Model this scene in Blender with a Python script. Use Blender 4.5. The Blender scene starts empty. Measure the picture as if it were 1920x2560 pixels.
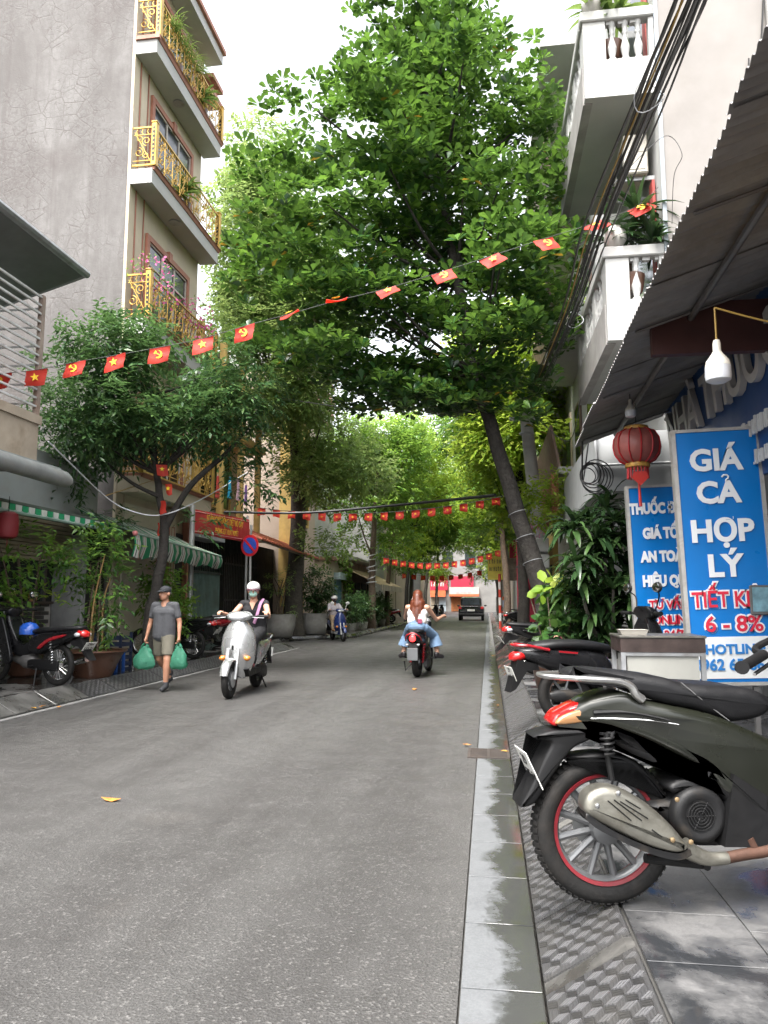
import bpy, bmesh, math, random
import numpy as np
from mathutils import Vector, Matrix, Euler
from mathutils.geometry import tessellate_polygon
SC = bpy.context.scene
COL = SC.collection
R = math.radians
# ------------------------------------------------------------------ camera, sky, sun, exposure
EYE = Vector((0, 0, 1.32))
YAW, PITCH, FPX = R(-7.92), R(6.89), 1862.0          # heading against the street, tilt, focal length in photo pixels
cam = bpy.data.objects.new('camera', bpy.data.cameras.new('camera'))
COL.objects.link(cam)
cam.location = EYE
cam.rotation_euler = (R(90) + PITCH, 0, -YAW)
cam.data.sensor_fit = 'VERTICAL'
cam.data.sensor_height = 24.0
cam.data.lens = 24.0 * FPX / 2560
cam.data.clip_start, cam.data.clip_end = 0.05, 3000
SC.camera = cam
world = bpy.data.worlds.new('World'); SC.world = world; world.use_nodes = True
SUN_EL, SUN_AZ = R(62), R(200)                          # high, veiled sun, a little behind the camera
nt = world.node_tree; nt.nodes.clear()
n_out = nt.nodes.new('ShaderNodeOutputWorld'); n_bg = nt.nodes.new('ShaderNodeBackground')
n_sky = nt.nodes.new('ShaderNodeTexSky'); n_sky.sky_type = 'NISHITA'; n_sky.sun_disc = False
n_sky.sun_elevation, n_sky.sun_rotation = SUN_EL, SUN_AZ
n_sky.air_density, n_sky.dust_density, n_sky.ozone_density = 1.0, 6.0, 1.0
n_hsv = nt.nodes.new('ShaderNodeHueSaturation'); n_hsv.inputs['Saturation'].default_value = 0.22   # overcast: cloud takes the blue out
n_hsv.inputs['Value'].default_value = 1.25
nt.links.new(n_sky.outputs[0], n_hsv.inputs['Color']); nt.links.new(n_hsv.outputs[0], n_bg.inputs[0])
n_bg.inputs[1].default_value = 0.15
nt.links.new(n_bg.outputs[0], n_out.inputs[0])
sun = bpy.data.objects.new('sun', bpy.data.lights.new('sun', 'SUN')); COL.objects.link(sun)
sun.data.energy, sun.data.angle, sun.data.color = 1.3, R(25), (1.0, 0.96, 0.9)
_az = SUN_AZ
sun_dir = Vector((math.sin(_az) * math.cos(SUN_EL), math.cos(_az) * math.cos(SUN_EL), math.sin(SUN_EL)))
sun.rotation_euler = sun_dir.to_track_quat('Z', 'Y').to_euler()
SC.view_settings.view_transform = 'Standard'; SC.view_settings.look = 'None'
SC.view_settings.exposure, SC.view_settings.gamma = 1.95, 1.0
SC.view_settings.use_curve_mapping = False
SC.cycles.use_denoising = True
SC.cycles.max_bounces = 8; SC.cycles.transparent_max_bounces = 12
SC.cycles.caustics_reflective = False; SC.cycles.caustics_refractive = False
SC.cycles.sample_clamp_indirect = 6.0
SW = 0.18                                              # height of the pavements over the road

# ------------------------------------------------------------------ pixel -> place (a pixel is a direction; the plane it meets gives the distance)
_f = Vector((math.sin(YAW) * math.cos(PITCH), math.cos(YAW) * math.cos(PITCH), math.sin(PITCH)))
_r = Vector((math.cos(YAW), -math.sin(YAW), 0)); _u = _r.cross(_f)
def ray(px, py): return _r * ((px - 960) / FPX) - _u * ((py - 1280) / FPX) + _f
def hit(ax, val, px, py):
    d = ray(px, py); return EYE + d * ((val - EYE[ax]) / d[ax])
def onX(v, px, py): return hit(0, v, px, py)
def onY(v, px, py): return hit(1, v, px, py)
def onZ(v, px, py): return hit(2, v, px, py)

# ------------------------------------------------------------------ materials
MATS = {}
def lin(h):
    h = h.lstrip('#'); c = [int(h[i:i + 2], 16) / 255 for i in (0, 2, 4)]
    return tuple(x / 12.92 if x <= .04045 else ((x + .055) / 1.055) ** 2.4 for x in c) + (1,)
def colr(c):
    return lin(c) if isinstance(c, str) else (tuple(c) + (1,) if len(c) == 3 else tuple(c))
class NT:
    def __init__(s, name):
        s.m = bpy.data.materials.new(name); s.m.use_nodes = True; s.t = s.m.node_tree
        s.p = s.t.nodes['Principled BSDF']; s.o = s.t.nodes['Material Output']
    def n(s, typ, **kw):
        n = s.t.nodes.new('ShaderNode' + typ)
        for k, v in kw.items():
            if k in n.inputs: n.inputs[k].default_value = v
            else: setattr(n, k, v)
        return n
    def l(s, a, b): s.t.links.new(a, b)
    def pos(s): return s.n('NewGeometry').outputs['Position']
    def obj(s): return s.n('TexCoord').outputs['Object']
    def noise(s, vec, scale, detail=3, rough=.55, dist=0):
        n = s.n('TexNoise', Scale=scale, Detail=detail, Roughness=rough, Distortion=dist); s.l(vec, n.inputs['Vector']); return n.outputs['Fac']
    def ramp(s, fac, stops, interp='LINEAR'):
        n = s.n('ValToRGB'); n.color_ramp.interpolation = interp; e = n.color_ramp.elements
        while len(e) < len(stops): e.new(.5)
        for q, (a, c) in zip(e, stops): q.position = a; q.color = colr(c) if not isinstance(c, (int, float)) else (c, c, c, 1)
        s.l(fac, n.inputs[0]); return n.outputs[0]
    def mix(s, fac, a, b, typ='MIX'):
        n = s.n('Mix'); n.data_type = 'RGBA'; n.blend_type = typ
        for v, i in ((fac, 0), (a, 6), (b, 7)):
            if hasattr(v, 'is_linked'): s.l(v, n.inputs[i])
            else: n.inputs[i].default_value = v if i == 0 else colr(v)
        return n.outputs[2]
    def math(s, op, a, b=0):
        n = s.n('Math', operation=op)
        for v, i in ((a, 0), (b, 1)):
            if hasattr(v, 'is_linked'): s.l(v, n.inputs[i])
            else: n.inputs[i].default_value = v
        return n.outputs[0]
    def bump(s, h, strength=.3, dist=.01):
        n = s.n('Bump', Strength=strength, Distance=dist); s.l(h, n.inputs['Height']); s.l(n.outputs[0], s.p.inputs['Normal'])
    def set(s, **kw):
        for k, v in kw.items():
            i = s.p.inputs[k.replace('_', ' ')]
            if hasattr(v, 'is_linked'): s.l(v, i)
            else: i.default_value = v
        return s
def pm(name, col, rough=.6, metal=0, var=.25, vs=3.0, bump=0, bs=60, coat=0, dirt=None, dirt_amt=.5, ds=1.3, spec=.5, alpha=1, trans=0, emit=0, bd=.004):
    """painted / plastic / plaster material: colour with uneven tone, optional dirt patches of their own shape and fine relief"""
    if name in MATS: return MATS[name]
    t = NT(name); c = colr(col); ob = t.obj()
    cd = tuple(x * (1 - var) for x in c[:3]) + (1,); cl = tuple(min(1, x * (1 + var * .6)) for x in c[:3]) + (1,)
    f = t.noise(ob, vs, 5, .6)
    base = t.ramp(f, [(.28, cd), (.72, cl)])
    if dirt:
        g = t.noise(ob, ds, 6, .65, .4); base = t.mix(t.ramp(g, [(.5, 0.0), (.72, dirt_amt)]), base, dirt)
    t.set(Base_Color=base, Metallic=metal, Coat_Weight=coat, Specular_IOR_Level=spec, Coat_Roughness=.08)
    rr = t.ramp(t.noise(ob, vs * 2.3, 3), [(.3, max(.03, rough - .1)), (.7, min(1, rough + .1))]); t.set(Roughness=rr)
    if bump: t.bump(t.noise(ob, bs, 4), bump, bd)
    if trans: t.set(Transmission_Weight=trans, IOR=1.45)
    if alpha < 1: t.set(Alpha=alpha)
    if emit: t.set(Emission_Color=c, Emission_Strength=emit)
    MATS[name] = t.m; return t.m
def flat(name, col, rough=.5, metal=0, **kw): return pm(name, col, rough, metal, var=.08, **kw)

# ------------------------------------------------------------------ mesh building
def catmull(pts, n=6, closed=False):
    pts = [Vector(p) for p in pts]; N = len(pts); out = []
    rng = range(N if closed else N - 1)
    for i in rng:
        g = (lambda k: pts[k % N]) if closed else (lambda k: pts[max(0, min(N - 1, k))])
        a, b, c, d = g(i - 1), g(i), g(i + 1), g(i + 2)
        for k in range(n):
            t = k / n
            out.append(.5 * ((2 * b) + (c - a) * t + (2 * a - 5 * b + 4 * c - d) * t * t + (3 * b - a - 3 * c + d) * t ** 3))
    if not closed: out.append(pts[-1])
    return out
class MB:
    def __init__(s): s.v = []; s.f = []; s.mi = []; s.cur = 0
    def add(s, vs, fs, M=None):
        o = len(s.v)
        s.v += [tuple(M @ Vector(p)) if M else tuple(p) for p in vs]
        s.f += [tuple(i + o for i in f) for f in fs]; s.mi += [s.cur] * len(fs); return s
    def box(s, x0, x1, y0, y1, z0, z1, M=None, c=0):
        if c <= 0:
            v = [(x, y, z) for z in (z0, z1) for y in (y0, y1) for x in (x0, x1)]
            return s.add(v, [(0, 2, 3, 1), (4, 5, 7, 6), (0, 1, 5, 4), (2, 6, 7, 3), (0, 4, 6, 2), (1, 3, 7, 5)], M)
        c = min(c, abs(x1 - x0) * .45, abs(y1 - y0) * .45, abs(z1 - z0) * .45)
        v = []; idx = {}
        for ix, (X, dx) in enumerate(((x0, c), (x1, -c))):
            for iy, (Y, dy) in enumerate(((y0, c), (y1, -c))):
                for iz, (Z, dz) in enumerate(((z0, c), (z1, -c))):
                    for k, p in enumerate(((X, Y + dy, Z + dz), (X + dx, Y, Z + dz), (X + dx, Y + dy, Z))):
                        idx[ix, iy, iz, k] = len(v); v.append(p)
        g = lambda a, b, d, k: idx[a, b, d, k]; f = []
        for i in (0, 1):
            f.append([g(i, 0, 0, 0), g(i, 1, 0, 0), g(i, 1, 1, 0), g(i, 0, 1, 0)][::1 if i else -1])
            f.append([g(0, i, 0, 1), g(1, i, 0, 1), g(1, i, 1, 1), g(0, i, 1, 1)][::-1 if i else 1])
            f.append([g(0, 0, i, 2), g(1, 0, i, 2), g(1, 1, i, 2), g(0, 1, i, 2)][::1 if i else -1])
            for j in (0, 1):
                f.append([g(i, j, 0, 0), g(i, j, 0, 1), g(i, j, 1, 1), g(i, j, 1, 0)])
                f.append([g(i, 0, j, 0), g(i, 0, j, 2), g(i, 1, j, 2), g(i, 1, j, 0)])
                f.append([g(0, i, j, 1), g(0, i, j, 2), g(1, i, j, 2), g(1, i, j, 1)])
                for k in (0, 1): f.append([g(i, j, k, 0), g(i, j, k, 1), g(i, j, k, 2)])
        return s.add(v, f, M)
    def rings(s, rs, cap=True, closed=False, M=None):
        n = len(rs[0]); v = [p for r in rs for p in r]; f = []
        m = len(rs)
        for i in range(m if closed else m - 1):
            a, b = i * n, ((i + 1) % m) * n
            for j in range(n): f.append((a + j, a + (j + 1) % n, b + (j + 1) % n, b + j))
        if cap and not closed: f.append(tuple(range(n))[::-1]); f.append(tuple(range((m - 1) * n, m * n)))
        return s.add(v, f, M)
    def tube(s, pts, r, n=8, M=None, cap=True, closed=False, flat=1.0):
        pts = [Vector(p) for p in pts]; m = len(pts)
        rad = r if isinstance(r, (list, tuple)) else [r] * m
        if len(rad) != m: rad = [rad[0] + (rad[-1] - rad[0]) * i / (m - 1) for i in range(m)]
        rs = []; up = None
        for i in range(m):
            if closed: d = pts[(i + 1) % m] - pts[i - 1]
            else: d = pts[min(i + 1, m - 1)] - pts[max(i - 1, 0)]
            d = d.normalized() if d.length > 1e-9 else Vector((0, 0, 1))
            if up is None: up = Vector((0, 0, 1)) if abs(d.z) < .9 else Vector((1, 0, 0))
            a = d.cross(up); a = a.normalized() if a.length > 1e-6 else d.orthogonal().normalized()
            b = a.cross(d).normalized(); up = b
            rs.append([pts[i] + (a * math.cos(2 * math.pi * k / n) + b * (math.sin(2 * math.pi * k / n) * flat)) * rad[i] for k in range(n)])
        return s.rings(rs, cap, closed, M)
    def lathe(s, prof, n=20, M=None, cap=True):
        rs = [[(r * math.cos(2 * math.pi * k / n), r * math.sin(2 * math.pi * k / n), z) for k in range(n)] for r, z in prof]
        return s.rings(rs, cap, False, M)
    def prism(s, poly, d0, d1, M=None, plane='xz'):
        """outline (2D) extruded between d0 and d1 along the third axis"""
        P = [(p[0], p[1]) for p in poly]; n = len(P)
        mk = {'xz': lambda p, d: (p[0], d, p[1]), 'xy': lambda p, d: (p[0], p[1], d), 'yz': lambda p, d: (d, p[0], p[1])}[plane]
        v = [mk(p, d0) for p in P] + [mk(p, d1) for p in P]
        f = [tuple(range(n)), tuple(range(n, 2 * n))[::-1]]
        f += [(i, (i + 1) % n, n + (i + 1) % n, n + i) for i in range(n)]
        return s.add(v, f, M)
    def pillow(s, poly, w, bev=.02, n=3, M=None, smooth=4, yc=0.0, both=True):
        """closed side-view outline (x,z) swelling to half-width w (number or function of x,z) with a rounded rim"""
        P = [Vector((p[0], p[1], 0)) for p in poly]
        if smooth > 1: P = catmull(P, smooth, True)
        N = len(P)
        area = sum(P[i].x * P[(i + 1) % N].y - P[(i + 1) % N].x * P[i].y for i in range(N))
        nor = []
        for i in range(N):
            d = P[(i + 1) % N] - P[i - 1]; d = d.normalized() if d.length > 1e-9 else Vector((1, 0, 0))
            q = Vector((-d.y, d.x, 0)); nor.append(q if area > 0 else -q)
        W = w if callable(w) else (lambda x, z: w)
        lay = []
        for sgn in ((-1, 1) if both else (1,)):
            L = []
            for k in range(n + 1):
                t = k / n * math.pi / 2
                L.append([(p.x + q.x * bev * (1 - math.cos(t)), sgn * (max(.002, W(p.x, p.y) - bev) + bev * math.sin(t)) + yc, p.y + q.y * bev * (1 - math.cos(t))) for p, q in zip(P, nor)])
            lay.append(L)
        if both: seq = lay[0][::-1] + lay[1]
        else: seq = [[(x, yc, z) for x, y, z in lay[0][0]]] + lay[0]
        return s.rings(seq, True, False, M)
    def loft(s, secs, n=16, M=None, e=2.4):
        """sections (x, z, half-width y, half-height, lean) along x: superellipse rings"""
        rs = []
        for q in secs:
            x, z, hw, hh = q[:4]; lean = q[4] if len(q) > 4 else 0.0; r = []
            for k in range(n):
                a = 2 * math.pi * k / n; c, sn = math.cos(a), math.sin(a)
                cy = math.copysign(abs(c) ** (2 / e), c) * hw; cz = math.copysign(abs(sn) ** (2 / e), sn) * hh
                r.append((x + lean * cz, cy, z + cz))
            rs.append(r)
        return s.rings(rs, True, False, M)
    def quad(s, a, b, c, d, M=None): return s.add([a, b, c, d], [(0, 1, 2, 3)], M)
    def ball(s, c, r, n=12, m=8, M=None):
        rx, ry, rz = r if isinstance(r, (tuple, list)) else (r, r, r)
        rs = [[(c[0] + rx * math.sin(math.pi * i / m) * math.cos(2 * math.pi * k / n), c[1] + ry * math.sin(math.pi * i / m) * math.sin(2 * math.pi * k / n), c[2] - rz * math.cos(math.pi * i / m)) for k in range(n)] for i in [.12] + list(range(1, m)) + [m - .12]]
        return s.rings(rs, True, False, M)
    def mesh(s, name, smooth=40, fixn=True):
        me = bpy.data.meshes.new(name); me.from_pydata(s.v, [], s.f)
        if fixn:
            bm = bmesh.new(); bm.from_mesh(me); bmesh.ops.recalc_face_normals(bm, faces=bm.faces); bm.to_mesh(me); bm.free()
        if any(s.mi): me.polygons.foreach_set('material_index', s.mi)
        if smooth:
            me.polygons.foreach_set('use_smooth', [True] * len(me.polygons)); me.set_sharp_from_angle(angle=R(smooth))
        return me
    def build(s, name, mat, parent=None, smooth=40, **kw):
        return link(name, s.mesh(name, smooth), mat, parent, **kw)
def link(name, me, mat=None, parent=None, loc=None, rot=None, **props):
    o = bpy.data.objects.new(name, me); COL.objects.link(o)
    if mat and me is not None and not me.materials:
        for m in (mat if isinstance(mat, (list, tuple)) else [mat]): me.materials.append(m)
    if parent: o.parent = parent
    if loc is not None: o.location = loc
    if rot is not None: o.rotation_euler = rot
    for k, v in props.items(): o[k] = v
    return o
def thing(name, label, cat, loc=(0, 0, 0), rz=0, group=None, rot=None):
    o = bpy.data.objects.new(name, None); COL.objects.link(o); o.empty_display_size = .2
    o.location = loc; o.rotation_euler = rot if rot else (0, 0, rz); tag(o, label, cat, group); return o
def tag(o, label, cat, group=None):
    o['label'] = label; o['category'] = cat
    if group: o['group'] = group
    return o
def struct(o): o['kind'] = 'structure'; return o
def copy_tree(o, parent=None):
    c = o.copy(); COL.objects.link(c); c.parent = parent
    for ch in o.children: copy_tree(ch, c)
    return c
def T(x=0, y=0, z=0): return Matrix.Translation((x, y, z))
def RZ(a): return Matrix.Rotation(a, 4, 'Z')
def RX(a): return Matrix.Rotation(a, 4, 'X')
def RY(a): return Matrix.Rotation(a, 4, 'Y')
def S3(x, y, z): return Matrix.Diagonal((x, y, z, 1))
def text_mesh(txt, size, M, depth=.004, bold=0, align='CENTER', sx=1.0, space=1.0):
    """lettering as a mesh, in the plane given by M (local x = reading direction, y = up, z = out)"""
    cu = bpy.data.curves.new('lettering', 'FONT'); cu.body = txt; cu.size = size; cu.extrude = depth; cu.offset = bold
    cu.align_x = align; cu.align_y = 'CENTER'; cu.resolution_u = 3; cu.space_character = space; cu.fill_mode = 'BOTH'
    o = bpy.data.objects.new('lettering', cu); COL.objects.link(o)
    me = bpy.data.meshes.new_from_object(o.evaluated_get(bpy.context.evaluated_depsgraph_get()))
    COL.objects.unlink(o); bpy.data.objects.remove(o); bpy.data.curves.remove(cu)
    me.transform(M @ S3(sx, 1, 1)); return me
def wall_M(o, xdir, up=(0, 0, 1)):
    x = Vector(xdir).normalized(); u = Vector(up); z = x.cross(u).normalized(); y = z.cross(x).normalized()
    M = Matrix((x, y, z)).transposed().to_4x4(); M.translation = Vector(o); return M
# organic bodies: tapered limbs and ellipsoids fused into ONE skin by a voxel remesh
def blob(name, parts, voxel=.01, smooth=3, mat=None, parent=None, sharp=0):
    mb = MB()
    for p in parts:
        if p[0] == 'c':
            _, a, ra, b, rb = p; a, b = Vector(a), Vector(b); k = 5
            d = (b - a); L = d.length; d = d / max(L, 1e-6)
            prof = [(-ra * .96, .28), (-ra * .7, .71), (-ra * .3, .95)]
            pts = [a + d * z for z, q in prof] + [a, a.lerp(b, .5), b] + [b + d * (rb * q) for q in (.3, .7, .96)]
            rr = [ra * q for z, q in prof] + [ra, (ra + rb) / 2, rb] + [rb * .95, rb * .71, rb * .28]
            mb.tube(pts, rr, 14)
        elif p[0] == 'e':
            _, c, r = p[:3]; M = T(*c) @ (p[3] if len(p) > 3 else Matrix())
            mb.ball((0, 0, 0), r, 18, 12, M)
        elif p[0] == 'l':
            mb.loft(p[1], 18, p[2] if len(p) > 2 else None, p[3] if len(p) > 3 else 2.2)
        elif p[0] == 't': mb.tube([p[1], Vector(p[1]).lerp(Vector(p[3]), .5), p[3]], [p[2], (p[2] + p[4]) / 2, p[4]], 18)
    me = mb.mesh(name, 0)
    o = bpy.data.objects.new(name, me); COL.objects.link(o)
    m = o.modifiers.new('r', 'REMESH'); m.mode = 'VOXEL'; m.voxel_size = voxel
    if smooth: q = o.modifiers.new('s', 'SMOOTH'); q.factor = .6; q.iterations = smooth
    me2 = bpy.data.meshes.new_from_object(o.evaluated_get(bpy.context.evaluated_depsgraph_get()))
    COL.objects.unlink(o); bpy.data.objects.remove(o); bpy.data.meshes.remove(me)
    me2.name = name; me2.polygons.foreach_set('use_smooth', [True] * len(me2.polygons))
    return link(name, me2, mat, parent)
# ------------------------------------------------------------------ ground, road, kerbs, pavements
def asphalt():
    t = NT('asphalt'); p = t.pos()
    big = t.noise(p, .35, 5, .6); mid = t.noise(p, 3.5, 4, .6); fine = t.noise(p, 85, 4, .75)
    vo = t.n('TexVoronoi', Scale=105); t.l(p, vo.inputs['Vector'])
    base = t.ramp(big, [(.3, (.043, .042, .0405)), (.7, (.066, .0645, .062))])
    base = t.mix(t.ramp(mid, [(.35, 0.0), (.75, .5)]), base, (.056, .0535, .051))
    base = t.mix(t.ramp(fine, [(.42, 0.0), (.66, .5)]), base, (.105, .102, .098), 'MIX')
    base = t.mix(t.ramp(fine, [(.34, .6), (.47, 0.0)]), base, (.013, .0125, .012), 'MIX')
    st = t.n('Mapping'); st.inputs['Scale'].default_value = (1.3, .10, 1); t.l(p, st.inputs[0])
    base = t.mix(t.ramp(t.noise(st.outputs[0], 1.0, 4, .55), [(.40, 0.0), (.62, .55)]), base, (.030, .028, .027))
    base = t.mix(t.ramp(t.noise(p, 1.7, 5, .7, .8), [(.64, 0.0), (.72, .6)]), base, (.022, .021, .020))
    base = t.mix(t.ramp(t.noise(p, .8, 4, .6), [(.60, 0.0), (.68, .28)]), base, (.080, .074, .068))
    cv = t.n('TexVoronoi', Scale=.55, feature='DISTANCE_TO_EDGE'); t.l(t.mix(.12, p, t.n('TexNoise', Scale=2.5).outputs['Color']), cv.inputs['Vector'])
    base = t.mix(t.math('MULTIPLY', t.ramp(cv.outputs['Distance'], [(0, 1.0), (.008, 0.0)]), t.ramp(t.noise(p, .5, 3), [(.62, 0.0), (.72, .5)])), base, (.012, .012, .012))
    chips = t.n('SeparateColor'); t.l(vo.outputs['Color'], chips.inputs[0])
    base = t.mix(t.ramp(chips.outputs[0], [(.88, 0.0), (.96, .6)]), base, (.135, .131, .125))
    t.set(Base_Color=base, Roughness=t.ramp(mid, [(.3, .42), (.7, .62)]), Specular_IOR_Level=.5)
    h = t.math('ADD', vo.outputs['Distance'], fine); t.bump(h, .55, .006)
    return t.m
ASPH = asphalt()
def wetstone(name, dry, wet, lo=.47, hi=.56, sc=1.1, moss=False, drym=.7):
    t = NT(name); p = t.pos()
    n1 = t.noise(p, sc, 6, .62, .3); n2 = t.noise(p, 9, 4, .6); g = t.noise(p, 120, 3, .7)
    dryc = t.mix(t.ramp(n2, [(.3, 0.0), (.7, .6)]), dry, tuple(x * .62 for x in colr(dry)[:3]))
    dryc = t.mix(t.ramp(g, [(.4, 0.0), (.62, .35)]), dryc, tuple(min(1, x * 1.5) for x in colr(dry)[:3]))
    w = t.ramp(n1, [(lo, 0.0), (hi, 1.0)])
    if moss:                                           # water stands towards the kerb, moss along it
        sx = t.n('SeparateXYZ'); t.l(p, sx.inputs[0])
        e = t.math('ADD', sx.outputs[0], t.math('MULTIPLY', t.math('SUBTRACT', t.noise(p, 1.9, 8, .74), .5), .55))
        w = t.ramp(t.math('MULTIPLY', t.math('ADD', e, .5), 1.0), [(.5 - .02, 0.0), (.5 + .05, 1.0)])
        ms = t.math('MULTIPLY', t.ramp(t.math('ADD', e, .5), [(.60, 0.0), (.67, 1.0)]), t.ramp(t.noise(p, 3.3, 5, .7), [(.50, 0.0), (.64, .8)]))
    col = t.mix(w, dryc, wet)
    if moss: col = t.mix(ms, col, (.034, .040, .009))
    rg = t.mix(w, (drym,) * 3, t.ramp(n2, [(.3, .035), (.75, .16)]))
    t.set(Base_Color=col, Roughness=rg, Specular_IOR_Level=.55)
    t.bump(t.math('MULTIPLY', g, t.ramp(w, [(0, 1.0), (1, .12)])), .25, .004)
    return t.m
M_SLAB_R = wetstone('wet_paving_stone', (.105, .104, .103), (.024, .0255, .028), .43, .55, 1.6)
M_SLAB_L = wetstone('damp_paving_stone', (.13, .124, .115), (.030, .030, .029), .36, .48, .9)
M_GUTTER = wetstone('gutter_concrete', (.108, .113, .117), (.046, .047, .045), moss=True)
M_KERB = wetstone('kerb_concrete', (.09, .087, .08), (.03, .03, .029), .42, .56, 2.2)
M_BED = pm('mortar_bed', (.05, .048, .044), .8, bump=.3)
gm = MB(); gm.quad((-400, -60, -.05), (400, -60, -.05), (400, 900, -.05), (-400, 900, -.05))
struct(gm.build('ground', pm('bare_ground', (.09, .085, .075), .9, bump=.4), smooth=0))
XL, XR = -5.38, -.123                                  # asphalt edges
rm = MB()
lft = [(XL, -12), (XL, 8), (XL, 15), (XL, 21.2), (-6.6, 22.4), (-6.6, 25.2), (-5.15, 26.6), (-4.9, 28), (-4.85, 40), (-4.9, 92)]
out = [(-60, 92), (-60, 99), (60, 99), (60, 92), (XR, 92), (XR, -12)]
P = lft + out; tri = tessellate_polygon([[Vector((x, y, 0)) for x, y in P]])
rm.add([(x, y, 0) for x, y in P], [tuple(q) for q in tri])
struct(rm.build('road', ASPH, smooth=0))
# right gutter: concrete channel of separate slabs, a grate among them
gt = struct(link('gutter', (lambda m: (m.box(XR + .003, .162, -6, 92, -.04, -.012), m.mesh('gutter', 0))[1])(MB()), M_BED))
def gutter_slab(L):
    m = MB(); m.box(XR + .008, .16, .004, L - .006, -.02, .004, c=.0012); return m.mesh('gutter_slab', 0)
GS = gutter_slab(.53); GS.materials.append(M_GUTTER)
y = 1.16
while y < 17.5:
    if not (6.2 < y + .26 < 7.3): link('gutter_slab', GS, parent=gt, loc=(0, y, 0))
    y += .53
fm = MB(); fm.box(XR + .01, .16, 6.99, 7.58, -.02, .003); fm.box(XR + .01, .16, 6.46, 6.57, -.02, .003); fm.box(XR + .01, .16, y, 91.9, -.02, .003); fm.box(XR + .01, .16, -5, 1.15, -.02, .003)
fm.build('gutter_run', M_GUTTER, gt, 0)
M_IRON = pm('rusty_iron', (.060, .050, .044), .75, .3, bump=.5, dirt=(.075, .045, .03), ds=9)
gr = thing('storm_drain_grate', 'rusty brown iron drain grate set in the gutter beside the kerb', 'drain grate', (0, 6.58, 0))
m = MB()
for a in ((-.20, -.175, 0, .40), (.135, .16, 0, .40), (-.175, .135, 0, .02), (-.175, .135, .38, .40), (-.03, -.01, .02, .38)): m.box(a[0], a[1], a[2], a[3], -.03, .010)
m.build('frame', M_IRON, gr, 0)
for k in range(9):
    for x0, x1 in ((-.175, -.03), (-.01, .135)):
        MB().box(x0, x1, .035 + k * .039, .055 + k * .039, -.03, .008).build('bar', M_IRON, gr, 0)
m = MB(); m.box(-.19, .14, .01, .39, -.06, -.05); m.build('pit', pm('pit_dark', (.01, .01, .01), .9), gr, 0)
# right mountable kerb: sloping tiles with a relief of little cubes
KX0, KX1 = .165, .47
KL = math.hypot(KX1 - KX0, SW); KA = math.atan2(SW, KX1 - KX0)
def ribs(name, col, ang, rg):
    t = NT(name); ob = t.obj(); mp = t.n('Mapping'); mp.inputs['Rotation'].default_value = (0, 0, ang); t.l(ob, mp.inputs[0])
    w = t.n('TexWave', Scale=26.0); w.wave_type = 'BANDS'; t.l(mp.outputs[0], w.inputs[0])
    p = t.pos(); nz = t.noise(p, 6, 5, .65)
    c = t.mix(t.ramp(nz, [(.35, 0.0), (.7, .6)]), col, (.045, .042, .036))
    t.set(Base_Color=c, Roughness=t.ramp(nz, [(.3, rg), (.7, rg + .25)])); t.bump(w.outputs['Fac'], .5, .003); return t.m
RIB = [ribs('ramp_tile_grey', (.045, .045, .047), R(0), .30), ribs('ramp_tile_painted_sheen', (.098, .098, .102), R(60), .22), ribs('ramp_tile_painted_shade', (.019, .019, .0195), R(-60), .36)]  # sheen and shade of the ribs painted in as pale and dark rhombi
def ramp_tile(L, KLw):
    m = MB(); m.cur = 0; m.box(0, KLw, .004, L - .004, -.03, 0); a = .042
    hx, hy = a * math.sqrt(3), a * 1.5
    for r_ in range(-1, int(L / hy) + 2):
        for c_ in range(-1, int(KLw / hx) + 2):
            cx, cy = c_ * hx + (r_ % 2) * hx / 2, r_ * hy
            H = [(cx + a * math.cos(R(90 + 60 * k)), cy + a * math.sin(R(90 + 60 * k))) for k in range(6)]
            for q in range(3):
                pts = [(cx, cy), H[2 * q], H[(2 * q + 1) % 6], H[(2 * q + 2) % 6]]
                mx, my = sum(p[0] for p in pts) / 4, sum(p[1] for p in pts) / 4
                if not (.012 < mx < KLw - .012 and .016 < my < L - .016): continue
                pts = [(mx + (px - mx) * .93, my + (py - my) * .93) for px, py in pts]
                pts = [(min(max(px, .003), KLw - .003), min(max(py, .007), L - .007)) for px, py in pts]
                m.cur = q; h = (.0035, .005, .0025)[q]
                v = [(px, py, 0) for px, py in pts] + [(mx + (px - mx) * .94, my + (py - my) * .94, h) for px, py in pts]
                m.add(v, [(4, 5, 6, 7)] + [(i, (i + 1) % 4, 4 + (i + 1) % 4, 4 + i) for i in range(4)])
    return m.mesh('ramp_tile', 0)
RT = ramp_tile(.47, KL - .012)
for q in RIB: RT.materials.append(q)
pv = MB(); pv.prism([(KX0 + .004, -.05), (KX1, -.05), (KX1, SW - .004), (KX1 - .03, SW - .008), (KX0 + .006, .004)], -6, 92)
kr = struct(pv.build('kerb', M_KERB, smooth=0))
y = 1.30
k = 0
while y < 13:
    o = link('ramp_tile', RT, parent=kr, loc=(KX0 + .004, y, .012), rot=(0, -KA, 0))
    k += 1; y += .475 if k % 3 else .56
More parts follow.
